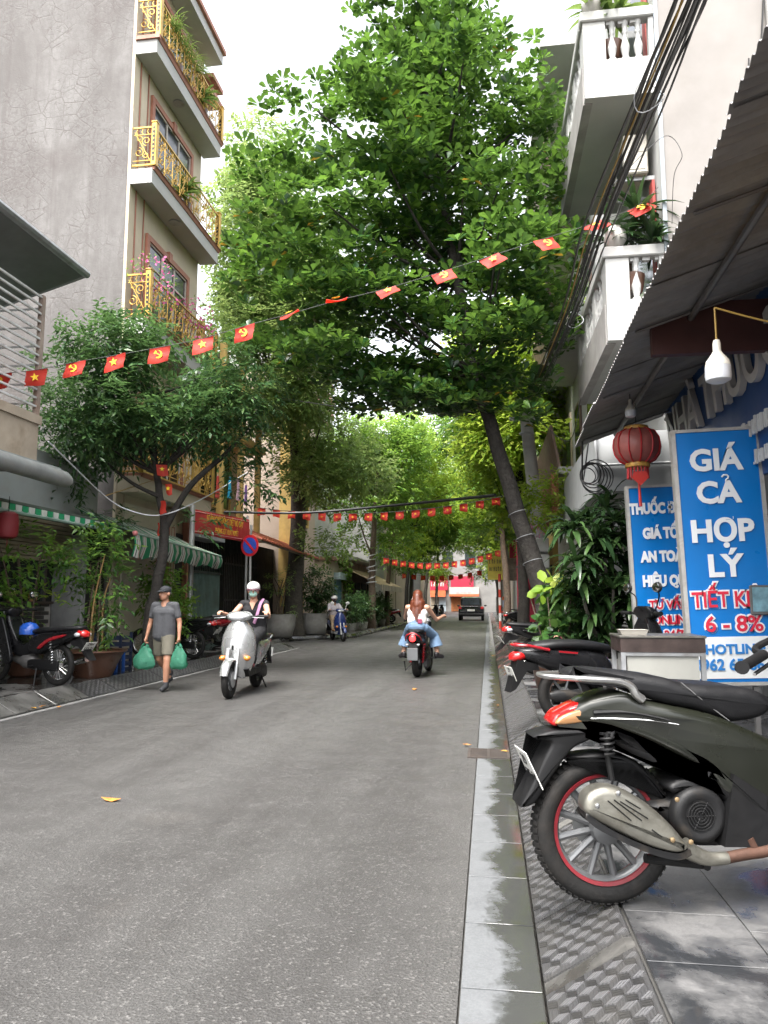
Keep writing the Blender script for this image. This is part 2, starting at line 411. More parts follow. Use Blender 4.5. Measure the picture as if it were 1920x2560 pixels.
# right pavement: stone slabs
RX1 = 2.45
m = MB(); m.box(KX1 + .002, 6, -6, 92, -.04, SW - .016)
pr = struct(m.build('pavement', M_BED, smooth=0))
def slab(w, L, t=.014):
    m = MB(); m.box(.002, w - .002, .002, L - .002, -.012, t, c=.0015); return m.mesh('paving_slab', 0)
PS = slab(.40, .40); PS.materials.append(M_SLAB_R)
rnd = random.Random(4)
nrow = 31
for i in range(nrow):
    for j in range(6):
        if j > 3 and i < 4: continue
        link('paving_slab', PS, parent=pr, loc=(KX1 + .012 + j * .40, .9 + i * .40 + (.0 if j % 2 else .13), SW - .014 + rnd.uniform(-.002, .001)))
m = MB(); m.box(KX1 + .004, 5.9, .9 + nrow * .4 + .2, 91.8, SW - .02, SW - .001); m.box(KX1 + .004, 5.9, -5.8, .88, SW - .02, SW - .001)
m.box(KX1 + 2.42, 5.9, .9, .9 + nrow * .4 + .1, SW - .02, SW - .002)
m.build('pavement_run', M_SLAB_R, pr, 0)
# left side: edge strip, kerb ramp, pavement
m = MB(); m.box(XL - .09, XL - .003, -6, 21.2, -.04, .006)
struct(m.build('edge_strip', pm('pale_concrete', (.22, .217, .21), .8, var=.4, vs=5, bump=.3), smooth=0))
LX0, LX1 = XL - .095, XL - .42
m = MB(); m.prism([(LX0, -.05), (LX0, .012), (LX1, SW), (LX1 - .02, SW), (LX1 - .02, -.05)], -6, 21)
kl = struct(m.build('kerb', M_KERB, smooth=0))
LKL = math.hypot(LX0 - LX1, SW - .012); LKA = math.atan2(SW - .012, LX0 - LX1)
def kslab(L):
    m = MB(); m.box(0, LKL - .01, .004, L - .004, -.02, .012, c=.004); return m.mesh('kerb_stone', 0)
KS = kslab(.8); KS.materials.append(wetstone('kerb_stone_grey', (.11, .107, .10), (.05, .05, .047), .4, .6, 2.0))
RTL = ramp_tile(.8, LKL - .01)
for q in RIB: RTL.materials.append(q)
for i in range(17):
    yy = 6.6 + i * .81
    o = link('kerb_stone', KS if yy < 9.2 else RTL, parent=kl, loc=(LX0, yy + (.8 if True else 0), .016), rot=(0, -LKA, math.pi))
m = MB(); m.box(-14, LX1 - .024, -6, 21, -.04, SW - .016)
P = [(-14, 21), (LX1 - .02, 21), (-6.75, 22.3), (-6.75, 25.3), (-5.3, 26.75), (-5.05, 28.1), (-5.0, 40), (-5.05, 92), (-14, 92)]
m.prism(P, -.04, SW - .06, plane='xy')
pl = struct(m.build('pavement', M_BED, smooth=0))
PS2 = slab(.40, .40); PS2.materials.append(M_SLAB_L)
for i in range(28):
    for j in range(5):
        link('paving_slab', PS2, parent=pl, loc=(LX1 - .43 - j * .40, 5.2 + i * .40 + (.0 if j % 2 else .17), SW - .014 + rnd.uniform(-.002, .001)))
m = MB(); m.box(-13.9, LX1 - .4 * 5 - .04, -5.9, 20.9, SW - .02, SW - .003); m.box(LX1 - .4 * 5 - .02, LX1 - .03, -5.9, 5.1, SW - .02, SW - .003)
m.box(LX1 - .4 * 5 - .02, LX1 - .03, 16.75, 20.9, SW - .02, SW - .003)
m.prism([(x - (0.01 if x > -10 else -.1), y + .01) for x, y in P[:-1]] + [(-13.9, 91.8)], SW - .075, SW - .05, plane='xy')
m.build('pavement_run', M_SLAB_L, pl, 0)
m = MB()
for a, b in zip(P[2:7], P[3:8]):
    d = Vector((b[0] - a[0], b[1] - a[1], 0)); n = Vector((d.y, -d.x, 0)).normalized() * .09
    m.add([(a[0], a[1], -.04), (b[0], b[1], -.04), (b[0] + n.x, b[1] + n.y, -.04), (a[0] + n.x, a[1] + n.y, -.04), (a[0], a[1], SW - .045), (b[0], b[1], SW - .045), (b[0] + n.x, b[1] + n.y, .06), (a[0] + n.x, a[1] + n.y, .06)],
          [(0, 1, 2, 3), (4, 5, 6, 7), (0, 1, 5, 4), (2, 3, 7, 6), (1, 2, 6, 5), (3, 0, 4, 7)])
struct(m.build('kerb', M_KERB, smooth=0))
# ------------------------------------------------------------------ left side buildings
M_CREAM = pm('cream_render', (.50, .43, .32), .75, var=.12, vs=1.5, bump=.15, dirt=(.36, .31, .24), dirt_amt=.35, ds=1.2)
M_WHITEP = pm('white_plaster', (.40, .40, .385), .75, var=.12, vs=1.5, bump=.15, dirt=(.40, .38, .33), dirt_amt=.45)
M_TERRA = pm('terracotta_trim', (.33, .135, .085), .6, var=.2, vs=4)
M_GOLD = pm('gold_painted_iron', (.52, .33, .075), .38, .55, var=.35, vs=8)
M_BLACKI = pm('black_iron', (.02, .02, .02), .5, .3)
M_GLASS = pm('dark_window_glass', (.025, .03, .035), .06, 0, var=.5, vs=1, spec=.8)
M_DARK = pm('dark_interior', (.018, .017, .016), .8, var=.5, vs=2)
M_ALU = pm('grey_metal', (.38, .39, .40), .4, .7, var=.2, vs=6, dirt=(.16, .13, .1), dirt_amt=.5, ds=4)
M_STEEL = pm('galvanised_steel', (.42, .43, .43), .45, .6, var=.25, vs=5)
def old_plaster():
    t = NT('weathered_grey_plaster'); p = t.pos()
    st = t.n('Mapping'); st.inputs['Scale'].default_value = (1, 1, .35); t.l(p, st.inputs[0])
    big = t.noise(st.outputs[0], .9, 7, .65, .5); med = t.noise(p, 4.5, 6, .65)
    vo = t.n('TexVoronoi', Scale=3.4, feature='DISTANCE_TO_EDGE'); wp = t.mix(.16, p, t.n('TexNoise', Scale=5.0).outputs['Color']); t.l(wp, vo.inputs['Vector'])
    vo2 = t.n('TexVoronoi', Scale=8.0, feature='DISTANCE_TO_EDGE'); t.l(wp, vo2.inputs['Vector'])
    base = t.ramp(big, [(.30, (.086, .078, .074)), (.5, (.132, .124, .119)), (.68, (.185, .178, .172))])
    base = t.mix(t.ramp(med, [(.3, .45), (.62, 0.0)]), base, (.088, .081, .077))
    patch = t.ramp(t.noise(p, .8, 5, .6), [(.46, 0.0), (.56, 1.0)])
    st2 = t.n('Mapping'); st2.inputs['Scale'].default_value = (2.2, 2.2, .12); t.l(p, st2.inputs[0])
    base = t.mix(t.ramp(t.noise(st2.outputs[0], 1.4, 5, .6), [(.52, 0.0), (.70, .55)]), base, (.070, .060, .056))
    base = t.mix(t.ramp(t.noise(p, .42, 4, .55), [(.55, 0.0), (.63, .5)]), base, (.082, .070, .066))
    ck = t.ramp(t.math('MINIMUM', vo.outputs['Distance'], t.math('MULTIPLY', vo2.outputs['Distance'], 1.4)), [(.0, 1.0), (.05, 0.0)])
    ckm = t.math('MULTIPLY', ck, t.math('MULTIPLY', patch, t.ramp(med, [(.32, .15), (.55, 1.0)])))
    base = t.mix(ckm, base, (.085, .073, .068))
    base = t.mix(t.math('MULTIPLY', patch, t.ramp(t.noise(p, 14, 4, .7), [(.42, 0.0), (.66, .30)])), base, (.20, .197, .193))
    t.set(Base_Color=base, Roughness=.85); t.bump(t.math('SUBTRACT', t.noise(p, 25, 5, .7), ckm), .35, .012)
    return t.m
M_OLDW = old_plaster()
# --- tall cream townhouse with gold balconies, grey party wall towards the camera
XF, Y0, Y1 = -7.6, 14.35, 18.25
th = thing('townhouse', 'tall cream townhouse with gold scrollwork balconies and bare weathered grey side wall', 'house', (XF, Y0, 0))
m = MB(); m.box(-9, -.06, 0, .25, .15, 16.6); m.build('side_wall', M_OLDW, th, 0)
m = MB(); m.box(-9, 0, .256, Y1 - Y0, .15, 16.6); m.box(-.056, .012, -.002, .25, .15, 16.6); m.box(0, .02, .34, .62, .15, 16.5)
m.build('facade_wall', M_CREAM, th, 0)
m = MB()
for yy in (.27, .66): m.box(.014, .03, yy, yy + .03, 4.2, 16.4)
m.build('pilaster_trim', M_TERRA, th, 0)
def scroll_unit(w=.42, h=.82):
    m = MB()
    def spiral(cx, cz, r, a0, turns, sgn):
        pts = []
        for k in range(15):
            t = k / 14; a = a0 + sgn * turns * 2 * math.pi * t; rr = r * (1 - .78 * t); pts.append((0, cx + rr * math.cos(a), cz + rr * math.sin(a)))
        m.tube(pts, [.012] * 8 + [.011] * 7, 5, flat=1)
    spiral(w * .30, h * .66, .115, R(-90), 1.35, 1); spiral(w * .70, h * .34, .115, R(90), 1.35, 1)
    spiral(w * .70, h * .72, .085, R(-120), 1.2, -1); spiral(w * .30, h * .26, .085, R(60), 1.2, -1)
    m.tube([(0, w * .05, h * .08), (0, w * .5, h * .5), (0, w * .95, h * .92)], .011, 5)
    for q in range(3): m.tube([(0, w * (.2 + .3 * q), h * .86), (0, w * (.2 + .3 * q) + .03, h * .93), (0, w * (.2 + .3 * q), h)], .010, 5)
    m.tube([(0, 0, 0), (0, 0, h)], .012, 5); m.tube([(0, w * .02, h * .84), (0, w * .98, h * .84)], .011, 5); m.tube([(0, w * .02, h * .1), (0, w * .98, h * .1)], .011, 5)
    return m.mesh('scroll_panel', 60)
SCR = scroll_unit(); SCR.materials.append(M_GOLD)
def cream_window(parent, y0, y1, z0, z1, mat=M_TERRA):
    m = MB(); t_ = .13
    m.box(.004, .07, y0 - t_, y0, z0, z1 + t_); m.box(.004, .07, y1, y1 + t_, z0, z1 + t_); m.box(.004, .075, y0, y1, z1, z1 + t_); m.box(.004, .095, (y0 + y1) / 2 - .09, (y0 + y1) / 2 + .09, z1 - .03, z1 + .22)
    o = m.build('window', mat, parent, 0)
    m = MB(); m.box(-.02, .012, y0 + .02, y1 - .02, z0, z1 - .02); m.build('pane', M_GLASS, o, 0)
    m = MB()
    for k in range(4): m.box(.012, .04, y0 + .0 + k * (y1 - y0 - .04) / 3, y0 + .04 + k * (y1 - y0 - .04) / 3, z0, z1)
    m.box(.012, .038, y0, y1, z1 - .55, z1 - .51); m.box(.013, .04, y0, y1, z1 - .045, z1); m.build('frame', pm('pale_sash', (.5, .46, .4), .5), o, 0)
PX = .56
ROS = MB().box(-.015, .015, -.0025, .0025, -.02, .02).mesh('rosette', 0); ROS.materials.append(M_GOLD)
for i, (zb, zt) in enumerate(((3.58, 3.98), (6.98, 7.38), (10.37, 10.77), (13.45, 13.86))):
    L = Y1 - Y0 + .15
    m = MB(); m.box(.014, PX - .05, 0.004, L - .05, zb, zt - .06); sl = m.build('balcony', M_WHITEP if i else M_CREAM, th, 0)
    m = MB()
    if i % 2 == 1 or i == 0: m.prism([(.0, zt - .08), (PX - .03, zt - .08), (PX, zt - .02), (PX + .03, zt), (0, zt)], .04, L)
    else: m.prism([(PX - .06, zt - .08), (PX - .03, zt - .08), (PX, zt - .02), (PX + .03, zt), (PX - .06, zt)], .04, L)
    if i == 3: m.box(.014, PX + .02, -.04, .04, zt - .09, zt - .001)
    m.build('moulding', M_TERRA, sl, 0)
    m = MB(); m.lathe([(.14, zb - .03), (.14, zb)], 18, T(.3, 1.7, 0)); m.build('ceiling_lamp', M_ALU, sl)
    h0 = zt + .0
    def post(y):
        m = MB(); m.box(PX - .10, PX + .02, y, y + .13, h0, h0 + 1.0, c=.01); m.box(PX - .11, PX + .03, y - .01, y + .14, h0 + 1.0, h0 + 1.04, c=.01)
        o = m.build('post', M_GOLD, sl, 0)
        m = MB(); m.prism([(PX - .04 + .032 * math.cos(a), h0 + .5 + .4 * max(-1, min(1, 1.3 * math.sin(a)))) for a in [2 * math.pi * k / 14 for k in range(14)]], y - .006, y - .001)
        m.build('inlay', M_BLACKI, sl, 0)
        for k in range(7): link('rosette', ROS, parent=sl, loc=(PX - .04, y - .0095, h0 + .22 + k * .1))
    post(.0); post(L - .16)
    m = MB()
    for z in (.02, .9): m.box(PX - .05, PX - .015, .13, L - .16, h0 + z, h0 + z + .035); m.box(.02, PX - .1, .03, .06, h0 + z, h0 + z + .035)
    m.build('rail', M_GOLD, sl, 0)
    nseg = 9
    for k in range(nseg): link('scroll_panel', SCR, parent=sl, loc=(PX - .033, .14 + k * .423, h0 + .06))
    link('scroll_panel', SCR, parent=sl, loc=(PX - .1, .045, h0 + .06), rot=(0, 0, R(90)))
    if i < 3: cream_window(th, .95, 3.1, zt + .02, zt + 2.15)
    else: cream_window(th, .95, 3.1, zt + .02, zt + 1.9)
m = MB(); m.box(.014, .5, 0, Y1 - Y0 + .1, 16.2, 16.5); m.build('eave_slab', M_WHITEP, th, 0)
m = MB(); m.box(.0, .58, .03, Y1 - Y0 + .15, 16.5, 16.62); m.box(-9, 0, -.05, Y1 - Y0, 16.602, 16.7); m.build('cornice', M_TERRA, th, 0)
m = MB()
for z in (15.45, 15.0): m.box(.02, .46, Y1 - Y0 - .45, Y1 - Y0 + .3, z, z + .12)
m.build('ledge', M_TERRA, th, 0)
# ground floor: tiled wall, pilasters
m = MB(); m.box(.01, .06, .3, 2.3, .18, 3.4); m.build('tiled_wall', pm('cream_wall_tile', (.55, .50, .41), .45, var=.1, vs=6), th, 0)
for yy in (2.35, 3.5):
    m = MB(); m.box(.01, .16, yy, yy + .34, .18, 3.5); o = m.build('pilaster', M_CREAM, th, 0)
    m = MB(); m.box(.15, .165, yy + .08, yy + .11, .5, 3.1); m.box(.15, .165, yy + .23, yy + .26, .5, 3.1); m.box(.15, .165, yy + .11, yy + .23, 3.07, 3.1); m.box(.02, .168, yy - .1, yy - .01, .2, 3.3); m.build('pilaster_trim', M_TERRA, o, 0)
m = MB(); m.box(.01, .04, 2.72, 3.48, .2, 3.0); m.build('door', M_DARK, th, 0)
# --- low shop with white fascia
XS = -7.7
sh = thing('shop_house', 'low shop front with white fascia, beige roller shutter and dark brick apron', 'shop', (XS, 0, 0))
m = MB(); m.box(-5, 0, 8.5, 13.82, 2.95, 3.95); m.box(-5, -.02, 5, 8.49, 2.95, 3.95); m.build('fascia', pm('pale_fascia', (.30, .325, .315), .6, var=.1, vs=1, dirt=(.26, .26, .23), dirt_amt=.55, ds=2.4), sh, 0)
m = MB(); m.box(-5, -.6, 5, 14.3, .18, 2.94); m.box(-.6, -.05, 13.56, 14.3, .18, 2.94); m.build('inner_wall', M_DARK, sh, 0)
m = MB(); m.box(-.6, .02, 13.36, 13.5, .18, 2.6, c=.01); m.build('column', pm('grey_column', (.33, .33, .32), .7, dirt=(.15, .14, .13)), sh, 0)
m = MB(); m.box(-.6, -.3, 12.56, 12.70, .18, 2.3); m.build('door_jamb', pm('brown_jamb', (.08, .06, .05), .6), sh, 0)
M_BEIGE = pm('beige_slat', (.30, .26, .17), .55, var=.15, vs=2)
for k in range(12):
    z = 2.05 + k * .075
    m = MB(); m.prism([(-.26, z), (-.225, z + .01), (-.22, z + .04), (-.235, z + .068), (-.26, z + .072)], 6.0, 13.35); m.build('shutter_slat', M_BEIGE, sh)
m = MB(); m.box(-.32, -.1, 5.5, 12.55, .18, 1.28); m.build('apron', pm('mortar_grey', (.30, .29, .27), .8, bump=.3), sh, 0)
BR = MB(); BR.box(-.01, .012, .005, .265, .004, .069, c=.004); BRM = BR.mesh('brick', 0); BRM.materials.append(pm('dark_brick', (.045, .042, .042), .45, var=.35, vs=4, bump=.2))
for r_ in range(14):
    for c_ in range(8):
        yy = 10.45 + c_ * .272 + (.136 if r_ % 2 else 0)
        if yy + .27 < 12.6: link('brick', BRM, parent=sh, loc=(-.1, yy, .28 + r_ * .0735))
m = MB(); m.box(-.34, -.05, 9.5, 12.56, 1.285, 1.33); m.build('counter', pm('dark_wood', (.06, .045, .035), .5), sh, 0)
m = MB(); m.box(-.30, -.28, 5.6, 12.5, 1.34, 2.04); w = m.build('shop_window', M_GLASS, sh, 0)
m = MB()
for yy in (9.6, 11.1, 12.5): m.box(-.29, -.24, yy, yy + .05, 1.33, 2.05)
m.build('frame', pm('dark_frame', (.05, .05, .05), .5), w, 0)
for k, (yy, c) in enumerate(((10.9, (.45, .28, .08)), (11.5, (.35, .36, .12)), (12.1, (.42, .2, .1)))):
    b = thing('jar', ['amber jar on the dark shop counter', 'yellow green jar on the dark shop counter', 'orange jar on the dark shop counter'][k], 'jar', (XS - .17, yy, 1.33))
    m = MB(); m.lathe([(.06, 0), (.075, .03), (.075, .16), (.05, .19)], 14); m.build('jar_body', pm('jar%d' % k, c, .25), b); m = MB(); m.lathe([(.055, .19), (.055, .23)], 14); m.build('lid', M_ALU, b)
# retracted awning with scalloped green valance
aw = thing('retracted_awning', 'rolled green and white striped awning cassette above the beige shutter', 'awning', (-7.0, 9.2, 2.72))
m = MB(); m.box(-.7, .02, 0, 4.25, .06, .10); m.build('cover', pm('awning_cover', (.10, .12, .10), .6), aw, 0)
m = MB(); m.tube([(0, 0, -.06), (0, 4.25, -.06)], .035, 8); m.build('front_bar', pm('green_bar', (.30, .42, .36), .5), aw)
M_GRN = pm('awning_green', (.02, .30, .13), .55, var=.2); M_WHT = pm('awning_white', (.60, .62, .58), .6)
for k in range(26):
    m = MB(); y_ = k * .163; m.prism([(y_, .05), (y_ + .155, .05), (y_ + .15, -.03), (y_ + .115, -.05), (y_ + .04, -.05), (y_ + .005, -.03)], .022, .030, plane='yz'); m.build('scallop', M_GRN if k % 2 else M_WHT, aw, 0)
# striped awning hanging out over the pavement
def stripes():
    t = NT('striped_canvas'); p = t.pos(); sx = t.n('SeparateXYZ'); t.l(p, sx.inputs[0])
    fr = t.math('FRACT', t.math('MULTIPLY', sx.outputs[1], 3.4))
    c = t.ramp(fr, [(0, (.012, .16, .065)), (.40, (.48, .50, .45)), (.50, (.03, .03, .03)), (.56, (.48, .50, .45)), (.72, (.25, .045, .03)), (.78, (.48, .50, .45)), (.92, (.012, .16, .065))], 'CONSTANT')
    t.set(Base_Color=c, Roughness=.7); t.bump(t.noise(p, 9, 3), .2, .02); return t.m
aw2 = thing('striped_awning', 'sagging green and white striped canvas awning in front of the townhouse', 'awning', (0, 0, 0))
a0, a1 = onX(-6.35, 338, 1333), onX(-6.35, 553, 1391)
rs = []
for k in range(40):
    t = k / 39; q = a0.lerp(a1, t); dep = .42 - .14 * t + .04 * math.sin(k * 1.9); fo = .05 * math.sin(k * 1.35)
    rs.append([(q.x, q.y, q.z), (q.x + .03 + fo * .4, q.y, q.z - dep * .45), (q.x - .03 + fo, q.y, q.z - dep), (q.x - .05 + fo, q.y, q.z - dep), (q.x, q.y, q.z - dep * .45), (q.x - .03, q.y, q.z)])
m = MB(); m.rings(rs); m.build('valance', stripes(), aw2, 60)
m = MB(); rs = []
for k in range(20):
    t = k / 19; q = a0.lerp(a1, t); rs.append([(q.x, q.y, q.z + .01), (-7.0, q.y, q.z + .22 - .03 * math.sin(k)), (-7.56, q.y, q.z + .5), (-7.56, q.y, q.z + .515), (-7.0, q.y, q.z + .235 - .03 * math.sin(k)), (q.x, q.y, q.z + .02)])
m.rings(rs); m.build('canvas', stripes(), aw2, 60)
m = MB(); m.tube([a0, a1], .018, 8); m.build('front_bar', pm('green_bar', (.3, .42, .36), .5), aw2)
m = MB(); m.ball(a0, .05); m.build('end_cap', pm('pink_cap', (.6, .2, .2), .5), aw2)
# --- near building with caged balcony
nb = thing('caged_balcony_house', 'plaster house with white barred balcony cage under a grey metal canopy', 'house', (0, 0, 0))
YB = 9.6
m = MB(); m.box(-13, -7.75, 2, YB + .3, 3.96, 9.5); m.build('wall', M_OLDW, nb, 0)
m = MB(); m.box(-7.74, -6.3, 3, YB, 3.25, 3.82); m.box(-7.74, -6.27, 2.95, YB + .03, 3.822, 3.95); sl = m.build('balcony', pm('stained_cream', (.36, .30, .23), .8, var=.2, bump=.2, dirt=(.2, .15, .1), dirt_amt=.7, ds=2.2), nb, 0)
M_WBAR = pm('white_bar', (.62, .63, .62), .45, .2, dirt=(.3, .22, .15), dirt_amt=.4, ds=5)
for k in range(14):
    z = 4.06 + k * .124
    m = MB(); m.box(-6.33, -6.30, 3, YB - .03, z, z + .028); m.build('bar', M_WBAR, sl, 0)
for k in range(6):
    z = 4.12 + k * .28
    m = MB(); m.box(-7.7, -6.34, YB - .05, YB - .03, z, z + .025); m.build('bar', M_WBAR, sl, 0)
m = MB(); m.box(-6.36, -6.29, YB - .075, YB - .005, 3.95, 5.72); m.build('post', pm('rusty_post', (.30, .24, .2), .6, dirt=(.22, .1, .05), ds=4), sl, 0)
cn = MB(); cn.add([(-7.7, 2.5, 5.75), (-6.02, 2.5, 6.2), (-6.02, YB + .52, 6.26), (-7.7, YB + .52, 5.75), (-7.7, 2.5, 5.82), (-6.0, 2.5, 6.27), (-6.0, YB + .55, 6.33), (-7.7, YB + .55, 5.82)], [(0, 1, 2, 3), (4, 5, 6, 7), (0, 1, 5, 4), (1, 2, 6, 5), (2, 3, 7, 6), (3, 0, 4, 7)])
cn.build('canopy', pm('grey_sheet', (.17, .18, .175), .5, .4, var=.2, vs=2), nb, 0)
m = MB(); m.tube([(-6.0, 2.5, 6.23), (-6.0, YB + .55, 6.29)], .06, 8); m.tube([(-6.0, YB + .55, 6.29), (-7.7, YB + .55, 5.78)], .035, 8); m.build('canopy_edge', M_ALU, nb)
m = MB(); m.tube([(-6.12, 3, 3.16), (-6.12, 10.0, 3.1), (-6.12, 10.12, 3.09)], [.12, .12, .085], 14); m.build('awning_roll', pm('dirty_white_tube', (.26, .27, .265), .5, dirt=(.2, .18, .14), dirt_amt=.6, ds=3), nb)
m = MB(); m.box(-7.7, -6.1, 3, 9.9, 3.22, 3.245); m.build('soffit', pm('soffit_grey', (.28, .3, .29), .7), nb, 0)
# --- gate court with banner
gc = thing('gate_court_wall', 'dark ribbed screen wall above the folding gate under a red notice banner', 'wall', (-8.1, 0, 0))
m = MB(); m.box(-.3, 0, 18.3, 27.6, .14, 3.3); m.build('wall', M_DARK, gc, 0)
M_DGRN = pm('dark_green_iron', (.028, .045, .042), .55, .3)
for k in range(48):
    m = MB(); m.box(.003, .035, 18.6 + k * .135, 18.66 + k * .135, 2.15, 3.25); m.build('rib', M_DGRN, gc, 0)
m = MB(); m.box(.0, .6, 18.3, 20.6, 3.02, 3.12); m.build('canopy_slab', pm('pale_slab', (.4, .42, .42), .7), gc, 0)
fg = thing('folding_gate', 'grey green steel folding gate with diamond lattice behind parked bikes', 'gate', (-7.9, 18.5, SW - .02))
M_GGRN = pm('grey_green_steel', (.17, .26, .235), .5, .3, dirt=(.12, .12, .1))
for k in range(27):
    m = MB(); m.box(0, .03, k * .105, k * .105 + .035, 0, 1.95); m.build('bar', M_GGRN, fg, 0)
m = MB()
for k in range(0, 26, 2):
    for z in (.3, .75, 1.2, 1.65):
        m.tube([(-.01, k * .105, z - .17), (-.01, k * .105 + .21, z + .17)], .008, 5); m.tube([(-.01, k * .105, z + .17), (-.01, k * .105 + .21, z - .17)], .008, 5)
m.build('lattice', M_GGRN, fg); m = MB(); m.box(-.02, .05, 0, 2.8, 1.95, 2.02); m.build('top_track', M_DGRN, fg, 0)
ig = thing('iron_gate', 'tall black iron gate with vertical bars beside the stone planters', 'gate', (-7.85, 21.5, SW - .03))
for k in range(22):
    m = MB(); m.box(0, .03, k * .15, k * .15 + .05, 0, 2.5 + .2 * math.sin(k / 21 * math.pi)); m.build('bar', M_BLACKI, ig, 0)
m = MB()
for z in (.15, 1.2, 2.3): m.box(-.01, .02, 0, 3.25, z, z + .06)
m.build('rail', M_BLACKI, ig, 0)
M_TILE = pm('red_roof_tile', (.40, .10, .05), .6, var=.3, vs=6, dirt=(.15, .06, .04))
rf = thing('tiled_porch_roof', 'red clay tile lean-to roof over the gate court', 'roof', (0, 0, 0))
e0, e1 = Vector((-6.55, 21.0, 3.12)), Vector((-6.55, 28.6, 2.95)); rd = Vector((-1.35, 0, .62))
m = MB(); m.add([tuple(e0), tuple(e1), tuple(e1 + rd), tuple(e0 + rd), tuple(e0 - Vector((0, 0, .06))), tuple(e1 - Vector((0, 0, .06))), tuple(e1 + rd - Vector((0, 0, .06))), tuple(e0 + rd - Vector((0, 0, .06)))], [(0, 1, 2, 3), (4, 5, 6, 7), (0, 1, 5, 4), (1, 2, 6, 5), (2, 3, 7, 6), (3, 0, 4, 7)])
m.build('roof_deck', pm('deck_wood', (.10, .07, .05), .7), rf, 0)
ra = math.atan2(rd.z, -rd.x)
tm = MB(); tm.rings([[(x, .115 * math.cos(a), .012 + .045 * math.sin(a)) for a in [math.pi * k / 6 for k in range(7)]] + [(x, -.115, -.005), (x, .115, -.005)] for x in (0, -.41)]); TM = tm.mesh('roof_tile', 60); TM.materials.append(M_TILE)
for c_ in range(32):
    for r_ in range(4):
        b = e0.lerp(e1, (c_ + .5) / 32) + rd * (r_ * .25); link('roof_tile', TM, parent=rf, loc=tuple(b + Vector((.02, 0, .012 + r_ * .004))), rot=(0, ra - .04, 0))
# yellow house behind with laundry, beige house, blue door house
M_YEL = pm('ochre_paint', (.58, .40, .13), .7, var=.2, dirt=(.3, .2, .1))
M_TAN = pm('pink_beige_render', (.47, .38, .31), .8, var=.12, vs=.8, dirt=(.33, .27, .22), dirt_amt=.5, ds=.5)
def box_house(name, label, x0, x1, y0, y1, z1, mat, win=(), roofc=None, trim=None, cat='house', z0=.1):
    h = thing(name, label, cat, (x1 if x1 < 0 else x0, y0, 0)); ox = x1 if x1 < 0 else x0
    m = MB(); m.box(x0 - ox, x1 - ox, 0, y1 - y0, z0, z1); m.build('wall', mat, h, 0)
    s = 1 if x1 < 0 else -1
    for (a, b, c, d) in win:
        m = MB(); o_ = .09
        for q in ((a - o_, a, c - o_, d + o_), (b, b + o_, c - o_, d + o_), (a, b, d, d + o_), (a, b, c - o_, c)): m.box(min(.003 * s, .06 * s), max(.003 * s, .06 * s), q[0], q[1], q[2], q[3])
        o = m.build('window', trim or M_WHITEP, h, 0)
        m = MB(); m.box(min(.002 * s, .012 * s), max(.002 * s, .012 * s), a, b, c, d); m.build('pane', M_GLASS, o, 0)
        m = MB(); m.box(min(.012 * s, .03 * s), max(.012 * s, .03 * s), (a + b) / 2 - .02, (a + b) / 2 + .02, c, d); m.build('mullion', trim or M_WHITEP, o, 0)
    m = MB(); m.box(x0 - ox - .1, x1 - ox + (.25 if s > 0 else 0) - (0 if s > 0 else 0), -.08, y1 - y0 + .08, z1, z1 + .16) if s > 0 else m.box(x0 - ox - .25, x1 - ox + .1, -.08, y1 - y0 + .08, z1, z1 + .16)
    m.build('roof', roofc or M_WHITEP, h, 0); return h
yh = box_house('laundry_house', 'ochre house with yellow columns and an open laundry balcony behind the banner', -14, -8.45, 18.4, 24.3, 8.9, M_TAN, win=((1.6, 3.0, 4.3, 6.0), (3.6, 5.0, 4.3, 6.0), (1.6, 3.0, 6.9, 8.2), (3.6, 5.0, 6.9, 8.2)), trim=M_YEL)
for k in range(4):
    m = MB(); m.box(.75, .93, .15 + k * 1.75, .33 + k * 1.75, 3.35, 8.9, c=.02); m.build('column', M_YEL, yh, 0)
m = MB(); m.box(.01, .98, .05, 5.9, 3.3, 3.5); m.box(.01, .98, .05, 5.9, 6.3, 6.5); m.build('balcony_slab', M_YEL, yh, 0)
bh = box_house('beige_house', 'plain pinkish beige house wall behind the thick tree trunk', -14, -7.3, 27.6, 31.0, 10.5, M_TAN, win=((.8, 2.0, 4.4, 6.0), (.8, 2.0, 7.4, 9.0)), trim=M_YEL)
m = MB(); m.box(-.6, .35, -.03, .2, .15, 9.5); m.build('yellow_pipe_column', M_YEL, bh, 0)
bd = box_house('blue_door_house', 'small beige house with a tall faded blue door', -12, -6.75, 31.2, 34.6, 3.1, pm('warm_beige', (.50, .43, .33), .8, var=.15, dirt=(.3, .25, .2)), roofc=pm('rust_sheet', (.22, .12, .08), .7, dirt=(.1, .07, .05)))
m = MB(); m.box(.01, .06, 1.3, 2.7, .1, 2.3); m.build('door', pm('faded_blue_paint', (.10, .22, .33), .6, var=.3, vs=2), bd, 0)
m = MB(); m.box(.01, .3, 1.15, 2.85, 2.32, 2.62); m.build('lintel', pm('pale_blue_lintel', (.30, .38, .40), .7), bd, 0)
rs_ = thing('tan_awning_shop', 'open front eatery under a tan sloping canvas awning and grey roof', 'shop', (-6.7, 34.8, 0))
m = MB(); m.box(-5, 0, 0, 8.5, .1, 3.3); m.build('wall', pm('brown_wall', (.18, .13, .09), .8, var=.3, vs=1), rs_, 0)
m = MB(); m.prism([(0, 2.95), (1.75, 2.15), (1.75, 2.10), (0, 2.9)], -.2, 8.6); m.build('awning', pm('tan_canvas', (.55, .43, .28), .8, var=.15), rs_, 0)
